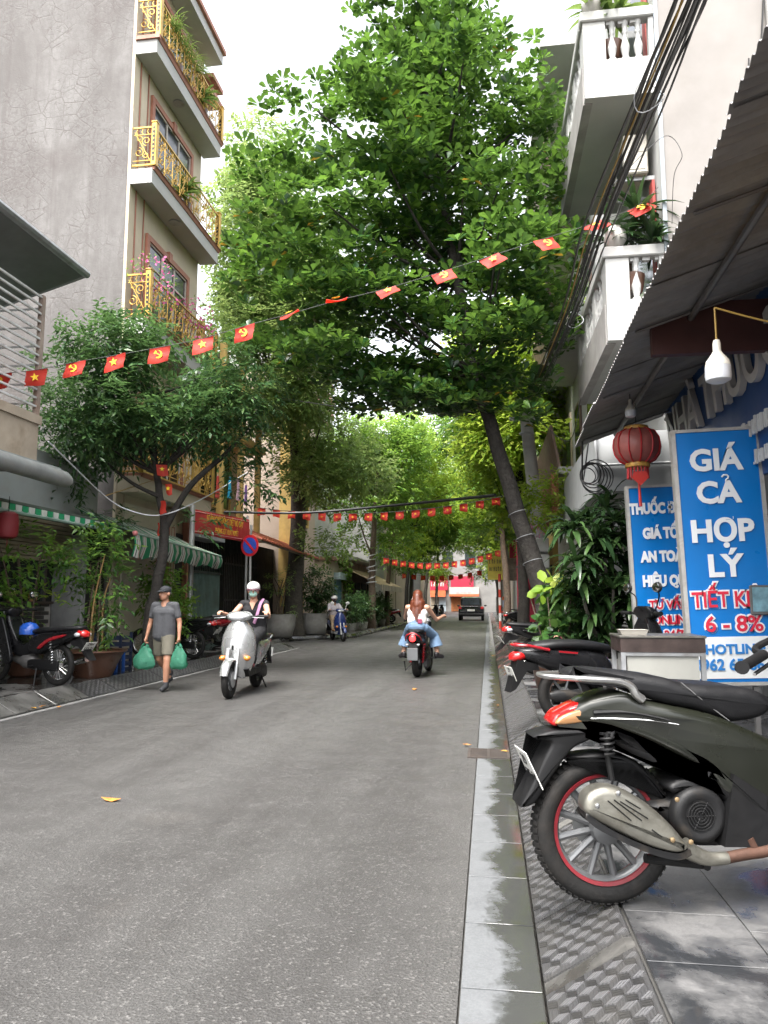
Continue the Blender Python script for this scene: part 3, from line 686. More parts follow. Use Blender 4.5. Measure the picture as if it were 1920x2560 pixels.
for k in range(30):
    m = MB(); m.box(1.752, 1.765, -.2 + k * .29, .07 + k * .29, 1.86, 2.14); m.build('valance_strip', pm('valance_cream', (.58, .52, .42), .8) if k % 2 else pm('valance_grey', (.3, .28, .26), .8), rs_, 0)
m = MB(); m.box(-5, .6, -.3, 8.8, 3.3, 3.42); m.build('roof', M_ALU, rs_, 0)
for k in range(4):
    m = MB(); m.box(.01, .05, .5 + k * 2, 1.9 + k * 2, .3, 2.3); m.build('opening', M_DARK, rs_, 0)
h_ = box_house('far_row_house', 'pale row house with green shutters beyond the tan awning', -14, -6.9, 43.6, 49.5, 8.5, M_WHITEP, win=((.8, 2.0, 4.0, 5.5), (3.4, 4.6, 4.0, 5.5), (.8, 2.0, 6.4, 7.8), (3.4, 4.6, 6.4, 7.8)), trim=M_GGRN)
h_ = box_house('far_row_house', 'cream row house next to the street end with brown window frames', -14, -7.0, 49.7, 56.5, 10, M_CREAM, win=((.8, 2.2, 4.0, 5.6), (3.6, 5.0, 4.0, 5.6), (.8, 2.2, 7, 8.6), (3.6, 5.0, 7, 8.6)), trim=M_TERRA)
h_ = box_house('tall_flat_block', 'tall pale block with brown horizontal bands rising behind the trees', -16, -9.0, 36, 42.5, 15.0, M_WHITEP, win=((1, 2.4, 12.2, 13.8), (3.6, 5.2, 12.2, 13.8), (1, 2.4, 9, 10.6)), trim=M_TERRA)
m = MB()
for k in range(4): m.box(.07, .16, .2, 6.3, 11.2 + k * .85, 11.4 + k * .85)
m.build('band', M_TERRA, h_, 0)
# --- end of the street
def scribble(parent, o, w, h, n, mat, seed=1, ax='x'):
    """lettering too far off to read: strokes of letter size"""
    q = random.Random(seed); m = MB(); x = 0.0; cw = w / n
    for k in range(n):
        for b in range(q.choice((1, 2, 2))):
            x0 = x + b * cw * .38; a = (o[0] + x0, o[0] + x0 + cw * .2, o[1] - .02, o[1], o[2], o[2] + h * q.uniform(.75, 1)); m.box(*a) if ax == 'x' else m.box(o[0] - .02, o[0], o[1] + x0, o[1] + x0 + cw * .2, a[4], a[5])
        z = o[2] + h * q.choice((0, .4, .75)); m.box(o[0] + x + cw * .2, o[0] + x + cw * .38, o[1] - .021, o[1], z, z + h * .16) if ax == 'x' else m.box(o[0] - .021, o[0], o[1] + x + cw * .2, o[1] + x + cw * .38, z, z + h * .16)
        x += cw
    ob = m.build('lettering', mat, parent, 0); ob['kind'] = 'stuff'; return ob
EY = 100.0
eb = thing('corner_shop_building', 'white two storey building closing the street with dark red and crimson shop signs', 'building', (0, EY, 0))
m = MB(); m.box(-40, 30, 0, 8, 0, 11); m.build('wall', pm('end_wall', (.20, .195, .185), .8, var=.3, vs=.6, dirt=(.2, .19, .17), ds=.4), eb, 0)
M_CRIM = pm('crimson_sign', (.30, .015, .04), .5, var=.15); M_ORG = pm('orange_sign', (.52, .12, .045), .5, var=.15); M_PINKW = pm('pale_pink_board', (.50, .36, .33), .6)
M_LET = flat('white_letter', (.6, .6, .58), .5)
m = MB(); m.box(-9.0, -5.3, -.35, -.01, 2.9, 4.9); s1 = m.build('signboard', M_CRIM, eb, 0); scribble(s1, (-7.5, -.37, 3.4), 1.8, .6, 6, M_LET)
m = MB(); m.box(-4.9, -1.9, -.5, -.01, 3.3, 4.7); s2 = m.build('signboard', M_CRIM, eb, 0)
m = MB(); m.box(-5.1, -1.2, -.55, -.01, 2.35, 3.28); s3 = m.build('signboard', M_PINKW, eb, 0); scribble(s3, (-4.4, -.56, 2.5), 2.6, .2, 12, pm('grey_print', (.30, .31, .38), .6), 4)
m = MB(); m.box(-5.1, -1.2, -1.3, -.01, 2.05, 2.32); m.build('shop_awning', M_ORG, eb, 0); m = MB(); m.box(-7.6, -5.6, -.9, -.01, 2.0, 2.85); m.build('shop_awning', M_ORG, eb, 0)
m = MB(); m.box(-11, -9.1, -.35, -.01, 3.1, 4.6); m.build('signboard', pm('green_white_board', (.32, .38, .3), .6, var=.4), eb, 0)
for (a, b, mt) in ((-7.6, -6.6, pm('beige_doorway', (.30, .25, .18), .7)), (-6.5, -5.6, pm('pale_blue_lit', (.38, .44, .48), .5)), (-4.9, -3.6, pm('orange_interior', (.32, .11, .035), .7)), (-3.4, -1.3, M_DARK), (-10.6, -8.6, M_YEL), (1, 5, M_DARK), (-16, -12, M_DARK)):
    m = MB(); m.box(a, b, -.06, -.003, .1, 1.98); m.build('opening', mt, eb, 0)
for a in (-12, -9, -6, -3, 0, 3):
    m = MB(); m.box(a, a + 1.4, -.05, -.003, 6.0, 8.0); m.build('window', M_GLASS, eb, 0)
for i, (x0, x1, y0, y1, z1, mt, lb) in enumerate(((-14, -7, 57, 66, 8, M_TAN, 'tan row house deep in the left tree tunnel'), (-14, -7, 66.3, 78, 10, pm('far_grey_wall', (.22, .22, .21), .8), 'grey row house deep in the left tree tunnel'), (-14, -7, 78.3, 91, 9, M_CREAM, 'cream house at the far left corner'), (2.3, 9, 57, 70, 9, pm('far_grey_wall', (.22, .22, .21), .8), 'grey row house past the black car'), (2.3, 9, 70.3, 91, 8, pm('far_tan_wall', (.24, .20, .16), .8), 'tan house at the far right corner'))):
    box_house('distant_row_house', lb, x0, x1, y0, y1, z1, mt, win=((1, 2.4, 4, 5.6), (4, 5.4, 4, 5.6)))
# ------------------------------------------------------------------ right side buildings
RF = 2.45
# --- pharmacy shop with corrugated awning
M_BLUE = pm('sign_blue', (.0, .165, .52), .35, var=.1, vs=1.2)
M_NAVY = pm('facade_blue', (.008, .05, .17), .4, var=.2, vs=1)
ps = thing('pharmacy_shop', 'single storey shop with navy blue fascia sign behind the tall blue boards', 'shop', (RF, 0, 0))
m = MB(); m.box(.9, 1.1, .2, 10.15, SW - .03, 4.3); m.box(0, .9, 10.0, 10.15, SW - .03, 4.3); m.build('wall', pm('shop_back_wall', (.22, .22, .22), .7), ps, 0)
m = MB(); m.box(0, 3, -1, 10.15, 4.32, 4.45); m.build('roof', pm('roof_dark', (.08, .08, .08), .8), ps, 0)
m = MB(); m.add([(0, 5.75, 2.45), (.0, 10.0, 2.45), (-.12, 10.0, 4.0), (-.12, 5.75, 4.0), (.04, 5.75, 2.45), (.04, 10.0, 2.45), (-.08, 10.0, 4.0), (-.08, 5.75, 4.0)], [(0, 1, 2, 3), (4, 5, 6, 7), (0, 1, 5, 4), (1, 2, 6, 5), (2, 3, 7, 6), (3, 0, 4, 7)])
fs = m.build('fascia_sign', M_NAVY, ps, 0)
Mf = wall_M((-.095, 7.9, 3.45), (0, -1, 0), (-.08, 0, 1))
link('lettering', text_mesh('NHÀ THUỐC', .66, Mf @ T(0, 0, .02), .03, bold=.012, sx=.95), flat('grey_letter', (.52, .50, .48), .45), fs)
Mf = wall_M((-.04, 7.1, 2.86), (0, -1, 0), (-.08, 0, 1))
scribble(fs, (-.075, 6.1, 2.80), 3.2, .17, 22, M_LET, 3, 'y'); scribble(fs, (-.06, 6.0, 2.54), 1.2, .14, 8, M_LET, 5, 'y')
m = MB(); m.box(.02, .85, 1.0, 4.5, 2.5, 4.2); m.build('lintel', pm('dark_red_beam', (.055, .016, .014), .6), ps, 0)
MB().box(-.35, 0, 5.0, 5.1, 3.55, 3.75).build('bracket', pm('dark_red_beam', (.055, .016, .014), .6), ps, 0); MB().box(-1.05, .05, 6.3, 6.38, 3.38, 3.82).build('cross_beam', pm('dark_red_beam', (.055, .016, .014), .6), ps, 0)
rb = thing('red_yellow_sign', 'red bordered yellow shop sign under the awning corner', 'sign', (2.36, 5.1, 3.3))
m = MB(); m.box(-.05, .05, -1.4, 0, -.85, .62, c=.03); m.build('border', pm('sign_red', (.45, .02, .015), .5), rb, 0)
m = MB(); m.box(-.056, -.04, -1.32, -.12, -.72, .5, c=.01); m.build('panel', pm('sign_yellow', (.60, .36, .02), .5), rb, 0)
m = MB(); m.prism([(0, -.07), (-.06, -.06), (-.06, .62), (0, .63)], 0, .006, T(0, 0, 0)); m.build('edge', pm('sign_red', (.45, .02, .015), .5), rb, 0)
# corrugated awning: sheets on a steel frame
ca = thing('corrugated_awning', 'dark corrugated metal awning on steel rafters over the pavement', 'awning', (0, 0, 0))
AO, AI = 1.25, 2.36
def aw_z(x, y): return 3.46 + .05 * (9.3 - y) * .75 + (x - AO) * .34
M_CORR = pm('corrugated_sheet', (.30, .29, .28), .6, .15, var=.3, vs=2.5, dirt=(.11, .085, .065), ds=2)
for k in range(9):
    y0_ = 1.6 + k * .95; m = MB(); rs = []
    for i in range(61):
        yy = y0_ + (i / 60) * 1.0; dz = .014 * math.sin(2 * math.pi * (i / 60) * 13) + (k % 2) * .012
        rs.append([(x, yy, aw_z(x, yy) + dz + t) for x, t in ((AO - .05 - .02 * (k % 3 == 1), 0), (AI, 0), (AI, .004), (AO - .05 - .02 * (k % 3 == 1), .004))])
    m.rings(rs); m.build('sheet', M_CORR, ca, 60)
M_PIPE = pm('painted_pipe', (.20, .195, .19), .5, .5, dirt=(.1, .06, .04))
m = MB(); m.tube([(1.72, 1.6, aw_z(1.72, 1.6) - .05), (1.72, 10.1, aw_z(1.72, 10.1) - .05)], .028, 8); m.build('purlin', M_PIPE, ca)
for yy in (2.6, 4.4, 6.2, 8.0, 9.8):
    m = MB(); m.tube([(AO, yy, aw_z(AO, yy) - .03), (AI + .05, yy, aw_z(AI, yy) - .03)], .012, 6); m.build('rafter', M_PIPE, ca)
m = MB(); m.tube([(AI + .02, 1.6, aw_z(AI, 1.6) - .08), (AI + .02, 10.1, aw_z(AI, 10.1) - .08)], .03, 8); m.build('wall_plate', M_PIPE, ca)
# --- advertising boards
M_RED = flat('letter_red', (.62, .02, .05), .45); M_WL = flat('letter_white', (.80, .82, .84), .45); M_LB = flat('letter_blue', (.02, .19, .52), .45)
def board(name, label, Yp, ptl, ptr, pbl, pbr, lines, white_from=None):
    tl, tr, bl, br = [onY(Yp, *p) for p in (ptl, ptr, pbl, pbr)]
    b = thing(name, label, 'sign board', (tl.x, Yp, bl.z))
    W = ((tr.x - tl.x) + (br.x - bl.x)) / 2; Hh = tl.z - bl.z; lean = math.atan2(bl.x - tl.x, Hh) * .55
    Mx = T(bl.x - tl.x - .06, 0, 0) @ RY(-lean)
    m = MB(); m.box(0, W, -.02, .06, 0, Hh, Mx); pn = m.build('panel', M_BLUE, b, 0)
    m = MB()
    for q in ((-.035, 0, -.03, Hh + .03), (W, W + .035, -.03, Hh + .03)): m.box(q[0], q[1], -.03, .07, q[2], q[3], Mx)
    m.box(0, W, -.029, .069, -.03, -.001, Mx); m.box(0, W, -.029, .069, Hh + .001, Hh + .03, Mx); m.build('frame', pm('aluminium_frame', (.50, .49, .47), .45, .4, dirt=(.25, .2, .16), dirt_amt=.6, ds=7), b, 0)
    for x_ in (.1, W - .14): MB().box(x_, x_ + .04, .0, .04, -(bl.z - SW), -.031).build('leg', M_PIPE, b, 0)
    if white_from is not None:
        m = MB(); m.box(.025, W - .0, -.026, -.0205, .03, white_from * Hh, Mx); m.build('white_field', flat('white_board', (.74, .76, .76), .5), b, 0)
    for (txt, sz, u, v, kind, sx) in lines:
        Mt = Mx @ T(u * W, -.03, v * Hh) @ RX(R(90))
        if kind == 'r':
            link('lettering', text_mesh(txt, sz, Mt @ T(0, 0, -.0035), .0025, bold=.018, sx=sx), M_WL, pn)
            link('lettering', text_mesh(txt, sz, Mt @ T(0, 0, .0025), .0025, bold=.004, sx=sx), M_RED, pn)
        else: link('lettering', text_mesh(txt, sz, Mt, .004, bold=.010 if kind == 'w' else .004, sx=sx), M_WL if kind == 'w' else M_LB, pn)
    if white_from is not None:                       # hook above of the A in CẢ
        q0 = (.47 * W + .075, .745 * Hh + .118); m = MB(); m.tube([Mx @ Vector((q0[0] + x * 1.25, -.034, q0[1] + z * 1.25)) for x, z in ((-.026, .022), (-.012, .036), (.008, .036), (.020, .024), (.016, .010), (.002, .002), (.0, -.012))], .0085, 6); m.build('lettering', M_WL, pn)
    return b
board('sign_board', 'tall bright blue sign board reading GIÁ CẢ HỢP LÝ with a white hotline field', 7.0, (1688, 1085), (1890, 1062), (1752, 1706), (1960, 1706),
      [('GIÁ', .27, .47, .878, 'w', 1.0), ('CA', .27, .47, .745, 'w', 1.0), ('HỢP', .27, .48, .59, 'w', 1.0), ('LÝ', .27, .48, .45, 'w', 1.0), ('TIẾT KIỆM', .19, .55, .318, 'r', .80), ('6 - 8%', .19, .53, .222, 'r', 1.0),
       ('HOTLINE:', .115, .52, .125, 'b', 1.0), ('0962 65 66 63', .135, .55, .065, 'b', .95)], .175)
board('sign_board', 'narrower blue sign board reading THUỐC ĐÚNG, half hidden behind the taller board', 8.9, (1574, 1222), (1722, 1222), (1612, 1640), (1760, 1640),
      [('THUỐC ĐÚNG', .165, .58, .87, 'w', .68), ('GIÁ TỐT', .165, .55, .72, 'w', .72), ('AN TOÀN', .165, .56, .58, 'w', .72), ('HIỆU QUẢ', .165, .56, .435, 'w', .70), ('TƯ VẤN', .13, .55, .295, 'r', .9), ('ONLINE', .13, .58, .205, 'r', .9), ('24/7', .13, .6, .12, 'r', .9)])
wr = thing('small_framed_notice', 'small dark framed notice fixed over the edge of the tall blue board', 'notice', onY(6.93, 1906, 1500))
m = MB(); m.box(-.10, .16, 0, .025, -.13, .13, c=.01); m.build('frame', pm('notice_frame', (.10, .10, .10), .5), wr, 0)
m = MB(); m.box(-.08, .14, -.004, .001, -.10, .11); m.build('picture', pm('notice_print', (.16, .3, .36), .4, var=.6, vs=9), wr, 0)
# --- white house with balusters
wh = thing('baluster_house', 'white and beige house with stone baluster balconies above the awning', 'house', (2.55, 10.4, 0))
M_BG = pm('beige_side_render', (.235, .218, .202), .8, var=.16, vs=.8, dirt=(.165, .148, .13), dirt_amt=.55, ds=.5)
m = MB(); m.box(.04, 7, 0, .2, .15, 14); m.build('side_wall', M_BG, wh, 0)
m = MB(); m.tube([(1.55, -.05, 4.4), (1.55, -.05, 14)], .045, 10); m.build('downpipe', pm('grey_pvc', (.24, .235, .22), .5, dirt=(.12, .11, .1)), wh)
for a_, b_ in (((1.3, 7.9), (1.75, 13.5)), ((1.0, 6.2), (1.25, 9.0))): m = MB(); m.tube([(a_[0], -.03, a_[1]), ((a_[0] + b_[0]) / 2 + .05, -.03, (a_[1] + b_[1]) / 2), (b_[0], -.03, b_[1])], .012, 5); m.build('wall_wire', M_BLACKI, wh)
m = MB(); m.box(0, 7, .205, 4.6, .15, 14); m.box(-.02, .036, -.01, .2, .15, 14); m.build('facade_wall', M_WHITEP, wh, 0)
BAL = MB(); BAL.lathe([(.055, 0), (.055, .04), (.035, .06), (.06, .16), (.065, .22), (.03, .36), (.028, .42), (.045, .45), (.03, .48), (.04, .55), (.055, .58), (.055, .62)], 12)
BALM = BAL.mesh('baluster', 60); BALM.materials.append(M_WHITEP)
def bal_balcony(zb, X0, zr, L=3.4, solid=.0):
    """parapet box from zb with an opening for balusters"""
    d = 2.55 - X0
    m = MB(); m.box(-d, -.025, -.02, L, zb, zb + .16); sl = m.build('balcony', M_WHITEP, wh, 0)
    z1 = zb + .161 + .42; z2 = z1 + .62; z3 = z2 + .16
    m = MB(); m.box(-d, -.03, -.02, .10, zb + .162, z1)
    m.box(-d, -d + .32, -.02, .10, z1, z2); m.box(-.1, -.03, -.02, .10, z1, z2)
    for k in range(4): m.box(-d, -d + .12, .105 + k * 1.0, .35 + k * 1.0, z1, z2)
    m.box(-d - .04, -.03, -.06, .13, z2 + .001, z3, c=.015); m.box(-d - .04, -d + .15, .131, L, z2 + .001, z3, c=.015)
    for k in range(3): m.box(-d + .34 + k * .17, -d + .44 + k * .17, .0, .08, z2 - .05, z2)
    m.build('parapet', M_WHITEP, sl, 0)
    m = MB(); m.box(-d - .012, -d + .12, .102, L, zb - .02, z1 - .002); m.build('front_panel', pm('grey_stone_panel', (.30, .285, .27), .7, var=.25, vs=3), sl, 0)
    nb_ = int((d - .45) / .19)
    for k in range(nb_): link('baluster', BALM, parent=sl, loc=(-d + .42 + k * .185, .04, z1))
    for k in range(12):
        if k % 4: link('baluster', BALM, parent=sl, loc=(-d + .06, .26 + k * .262, z1))
    m = MB(); m.lathe([(.05, z3), (.10, z3 + .04), (.16, z3 + .14), (.15, z3 + .25), (.09, z3 + .33), (.03, z3 + .36)], 16, T(-d + .16, .06, 0)); m.build('stone_ball', pm('grey_stone', (.45, .43, .40), .7, var=.2), sl)
    return z3
zt3 = bal_balcony(8.62, 1.52, 0)
zt2 = bal_balcony(4.95, 1.72, 0)
m = MB(); m.box(-1.05, -.03, -.02, 4.3, 2.82, 2.92); m.box(-1.05, -1.0, -.02, 4.3, 2.921, 3.65); m.box(-1.0, -.03, -.015, .03, 2.921, 3.65); m.build('grey_parapet', pm('grey_panel', (.36, .37, .37), .6, var=.1), wh, 0)
m = MB(); m.tube([(-1.05, -.05, 3.18), (.3, -.05, 3.2)], .02, 6); m.tube([(-1.05, -.05, 2.9), (-1.05, -.05, 3.75)], .03, 6); m.build('rail', M_STEEL, wh)
for z0_ in (1.0, 5.3, 9.1):
    m = MB(); m.box(-.06, -.022, .35, .55, z0_, z0_ + 2.2); m.build('door_frame', pm('red_frame', (.35, .05, .04), .6), wh, 0)
    m = MB(); m.box(-.05, -.023, .56, 1.6, z0_, z0_ + 2.1); m.build('door', M_GLASS, wh, 0)
m = MB(); m.box(-.02, .035, -.03, -.011, .2, 14); m.build('corner_strip', pm('blue_grey_strip', (.30, .34, .37), .6), wh, 0)
for zz in (7.62,):
    ac = thing('air_conditioner', 'beige outdoor air conditioner unit hung under the white balcony', 'air conditioner', (2.28, 10.75, zz))
    m = MB(); m.box(-.17, .17, 0, .85, 0, .62, c=.02); m.build('case', pm('ac_beige', (.52, .49, .42), .5, dirt=(.3, .26, .2)), ac, 0)
    m = MB(); m.box(-.12, .12, -.008, -.001, .33, .56); m.box(-.12, .12, -.008, -.001, .06, .30); m.build('side_panel', pm('ac_side', (.44, .41, .35), .5), ac, 0)
    m = MB(); m.lathe([(.24, 0), (.24, .01)], 20, T(-.171, .36, .31) @ RY(R(-90))); m.build('fan_grille', M_BLACKI, ac)
    for y_ in (.1, .7): MB().box(-.15, .27, y_, y_ + .04, -.06, -.001).build('bracket', M_STEEL, ac, 0)
# --- further houses
def fin_house(name, label, y0, y1, X, zs, mat, fin, top, group=None):
    h = thing(name, label, 'house', (X, y0, 0), group=group)
    m = MB(); m.box(0, 7, 0, y1 - y0, .1, top); m.build('wall', mat, h, 0)
    for z in zs:
        m = MB(); m.box(-.85, -.005, .1, y1 - y0 - .1, z, z + .14); o = m.build('balcony', M_WHITEP, h, 0)
        m = MB(); m.add([(-.85, .1, z + .141), (-.80, .1, z + .141), (-.95, .1, z + 1.0), (-1.0, .1, z + 1.0), (-.85, y1 - y0 - .1, z + .141), (-.80, y1 - y0 - .1, z + .141), (-.95, y1 - y0 - .1, z + 1.0), (-1.0, y1 - y0 - .1, z + 1.0)], [(0, 1, 2, 3), (4, 7, 6, 5), (0, 3, 7, 4), (1, 5, 6, 2), (3, 2, 6, 7), (0, 4, 5, 1)]); m.build('parapet', fin, o, 0)
        for k in range(2):
            m = MB(); a = .5 + k * (y1 - y0) * .5; m.box(-.05, -.004, a, a + 1.1, z + .2, z + 2.3); w = m.build('window', fin, h, 0)
            m = MB(); m.box(-.06, -.051, a + .1, a + 1.0, z + .3, z + 2.2); m.build('pane', M_GLASS, w, 0)
    m = MB(); m.box(-1.0, 7, -.05, y1 - y0 + .05, top, top + .15); m.build('roof', M_WHITEP, h, 0)
    return h
M_BRN = pm('brown_panel', (.20, .13, .10), .6, var=.2)
f1 = fin_house('brown_parapet_house', 'grey white house with brown sloping balcony fronts next to the leaning tree', 15.1, 19.8, 2.3, (3.9, 7.0, 10.1), pm('grey_white_wall', (.40, .41, .41), .75, var=.1), M_BRN, 13.2)
m = MB(); m.box(-1.0, -.86, .1, 4.5, 3.1, 3.9); m.build('brick_band', pm('orange_brick', (.36, .13, .07), .7, var=.25, vs=8), f1, 0)
f2 = fin_house('narrow_balcony_house', 'pale narrow house with cream balcony fronts behind the utility pole', 20.0, 25.5, 2.35, (4.2, 7.4, 10.4), M_WHITEP, M_CREAM, 13.5)
f3 = box_house('yellow_shop_house', 'yellow painted shop house with dark green awning behind the tree trunk', 2.2, 8, 25.8, 31.5, 6.5, M_YEL, win=((.8, 2.2, 3.9, 5.4), (3.2, 4.6, 3.9, 5.4)))  # yellow is the plain wall paint
m = MB(); m.prism([(0, 3.2), (-1.1, 2.7), (-1.1, 2.66), (0, 3.15)], 0, 5.5); m.build('awning', pm('dark_green_sheet', (.03, .06, .055), .5), f3, 0)
m = MB(); m.box(-.03, -.003, .4, 5.2, .15, 2.6); m.build('opening', M_DARK, f3, 0)
f4 = box_house('red_sign_shop', 'shop house with tall crimson vertical signs beyond the striped post', 2.2, 8, 31.8, 38, 7.5, M_WHITEP, win=((.8, 2.2, 4.3, 5.8), (3.4, 4.8, 4.3, 5.8)))
MB().box(-1.0, -.05, -.12, 0, .5, 3.9).build('red_sign', M_CRIM, f4, 0); MB().box(-1.2, -.05, 3.0, 3.15, 2.4, 4.2).build('red_sign', M_CRIM, f4, 0)
m = MB(); m.box(-.03, -.003, .4, 5.6, .15, 2.6); m.build('opening', M_DARK, f4, 0)
f5 = box_house('far_right_row_house', 'far cream row house on the right before the street end', 2.3, 9, 38.2, 47, 9.0, M_CREAM, win=((.8, 2.2, 4.3, 5.8), (3.4, 4.8, 4.3, 5.8), (6, 7.4, 4.3, 5.8)))
f6 = box_house('far_right_corner_house', 'far grey corner house beside the parked black car', 2.3, 9, 47.2, 56.5, 8.0, pm('grey_wall', (.42, .42, .41), .8), win=((.8, 2.2, 4.3, 5.8), (3.4, 4.8, 4.3, 5.8), (6, 7.4, 4.3, 5.8)))
ORD = 'first second third fourth fifth sixth seventh eighth ninth tenth eleventh twelfth thirteenth fourteenth fifteenth sixteenth seventeenth'.split()
# ------------------------------------------------------------------ trees and plants
RNG = np.random.default_rng(11)
def leaf_mat(name, dark, light, tip=None, gloss=.38, tl=.35):
    t = NT(name); g = t.n('NewGeometry'); r_ = g.outputs['Random Per Island']
    n = t.noise(g.outputs['Position'], .9, 4, .6)
    f = t.math('ADD', t.math('MULTIPLY', r_, .55), t.math('MULTIPLY', n, .6))
    st = [(.25, dark), (.66, light)] + ([(.9, tip)] if tip else [])
    c = t.ramp(f, st); t.set(Base_Color=c, Roughness=gloss, Specular_IOR_Level=.45)
    tr = t.n('BsdfTranslucent'); c2 = t.mix(.5, c, tip or light); t.l(c2, tr.inputs[0])
    mx = t.n('MixShader'); mx.inputs[0].default_value = tl; t.l(t.p.outputs[0], mx.inputs[1]); t.l(tr.outputs[0], mx.inputs[2]); t.l(mx.outputs[0], t.o.inputs[0])
    return t.m
TMPL = {  # length along x, width along y, fold in z
    'obov': (np.array([(0, 0, 0), (.38, .15, .03), (.74, .27, .04), (1, 0, -.04), (.74, -.27, .04), (.38, -.15, .03), (.55, 0, -.03)]), [(0, 6, 1), (1, 6, 2), (2, 6, 3), (3, 6, 4), (4, 6, 5), (5, 6, 0)]),
    'lance': (np.array([(0, 0, 0), (.42, .17, .03), (1, 0, -.10), (.42, -.17, .03), (.48, 0, -.02)]), [(0, 4, 1), (1, 4, 2), (2, 4, 3), (3, 4, 0)]),
    'round': (np.array([(0, 0, 0), (.35, .36, .03), (.75, .30, .0), (1, 0, -.06), (.75, -.30, .0), (.35, -.36, .03)]), [(0, 3, 2, 1), (0, 5, 4, 3)]),
    'tiny': (np.array([(0, 0, 0), (.45, .22, .02), (1, 0, -.04), (.45, -.22, .02)]), [(0, 3, 2, 1)]),
}
def unit(a): return a / np.maximum(np.linalg.norm(a, axis=1, keepdims=True), 1e-9)
def leaf_frames(pos, d, up):
    x = unit(d); y = unit(np.cross(up, x)); z = np.cross(x, y); return x, y, z
def leaves(name, pos, d, up, size, tmpl, mat, parent, wr=1.0):
    V, F = TMPL[tmpl]; x, y, z = leaf_frames(pos, d, up); n = len(pos); k = len(V)
    co = (pos[:, None, :] + size[:, None, None] * (V[None, :, 0:1] * x[:, None, :] + wr * V[None, :, 1:2] * y[:, None, :] + V[None, :, 2:3] * z[:, None, :])).reshape(-1, 3)
    me = bpy.data.meshes.new(name); nf = len(F); fl = len(F[0])
    me.vertices.add(n * k); me.vertices.foreach_set('co', co.ravel().astype(np.float32))
    idx = (np.arange(n)[:, None] * k + np.array(F).ravel()[None, :]).ravel()
    me.loops.add(len(idx)); me.loops.foreach_set('vertex_index', idx.astype(np.int32))
    me.polygons.add(n * nf); me.polygons.foreach_set('loop_start', (np.arange(n * nf) * fl).astype(np.int32)); me.polygons.foreach_set('loop_total', np.full(n * nf, fl, np.int32))
    me.update(calc_edges=True); me.polygons.foreach_set('use_smooth', [True] * (n * nf))
    return link(name, me, mat, parent, kind='stuff')
def rosettes(cent, nleaf, L, tilt=(15, 45), jit=.25):
    n = len(cent); P, D, U, S = [], [], [], []
    ax = unit(RNG.normal(0, .28, (n, 3)) + np.array((0, 0, 1.0)))
    for k in range(nleaf):
        a = 2 * np.pi * k / nleaf + RNG.uniform(0, .5, n) + RNG.uniform(0, 6.28, n) * (k == -1)
        t = np.radians(RNG.uniform(tilt[0], tilt[1], n))
        h = np.stack([np.cos(a) * np.cos(t), np.sin(a) * np.cos(t), np.sin(t)], 1)
        t1 = unit(np.cross(ax, np.array((.3, 1, 0)))); t2 = np.cross(ax, t1)
        d = h[:, 0:1] * t1 + h[:, 1:2] * t2 + h[:, 2:3] * ax
        P.append(cent + d * .03); D.append(d); U.append(ax); S.append(L * RNG.uniform(.65, 1.12, n))
    return np.concatenate(P), np.concatenate(D), np.concatenate(U), np.concatenate(S)
def in_blob(c, r, n, shell=.45):
    v = unit(RNG.normal(0, 1, (n, 3))); q = RNG.uniform(shell ** 3, 1, n) ** (1 / 3)
    return np.array(c) + v * q[:, None] * np.array(r)
def loose(blobs, n, L, droop=.3, up_bias=.6):
    """leaves on twigs inside clumps, pointing outwards and hanging a little"""
    w = np.array([b[1][0] * b[1][1] * b[1][2] for b in blobs]) ** .7; w /= w.sum(); P, D = [], []
    for b, k in zip(blobs, RNG.multinomial(n, w)):
        p = in_blob(b[0], b[1], k, .5); d = unit((p - np.array(b[0])) / np.array(b[1])) + RNG.normal(0, .75, (k, 3)) + np.array((0, 0, -droop)); P.append(p); D.append(unit(d))
    P, D = np.concatenate(P), np.concatenate(D); U = unit(RNG.normal(0, .5, P.shape) + np.array((0, 0, up_bias + .2)))
    return P, D, U, L * RNG.uniform(.6, 1.2, len(P))
def sprays(blobs, n, L, k=7, droop=.25):
    """leafy twigs: n twigs with k leaves either side"""
    w = np.array([b[1][0] * b[1][1] * b[1][2] for b in blobs]) ** .7; w /= w.sum(); P, D, U, S = [], [], [], []
    for b, c in zip(blobs, RNG.multinomial(n, w)):
        if not c: continue
        p = in_blob(b[0], b[1], c, .35); d = unit(unit((p - np.array(b[0])) / np.array(b[1])) + RNG.normal(0, .5, (c, 3)) + np.array((0, 0, .15)))
        u0 = unit(RNG.normal(0, .3, (c, 3)) + np.array((0, 0, 1.0))); sd = unit(np.cross(d, u0)); ll = L * RNG.uniform(.75, 1.2, c)
        for i in range(k):
            s = 1 if i % 2 else -1; q = p + d * (ll * (.35 * i))[:, None] - np.array((0, 0, 1)) * (ll * droop * (.15 * i) ** 2 * 2)[:, None]
            dd = unit(d * .55 + sd * s * .8 + RNG.normal(0, .18, (c, 3)) - np.array((0, 0, droop))); P.append(q); D.append(dd); U.append(u0); S.append(ll)
    return np.concatenate(P), np.concatenate(D), np.concatenate(U), np.concatenate(S)
def bark(name, c, c2): return pm(name, c, .85, var=.45, vs=9, bump=.9, bs=22, bd=.03, dirt=c2, dirt_amt=.6, ds=3)
M_BARK = bark('dark_bark', (.030, .026, .022), (.06, .055, .045)); M_BARK2 = bark('grey_bark', (.075, .066, .055), (.035, .03, .025)); M_BARK3 = bark('brown_bark', (.12, .085, .06), (.05, .04, .03))
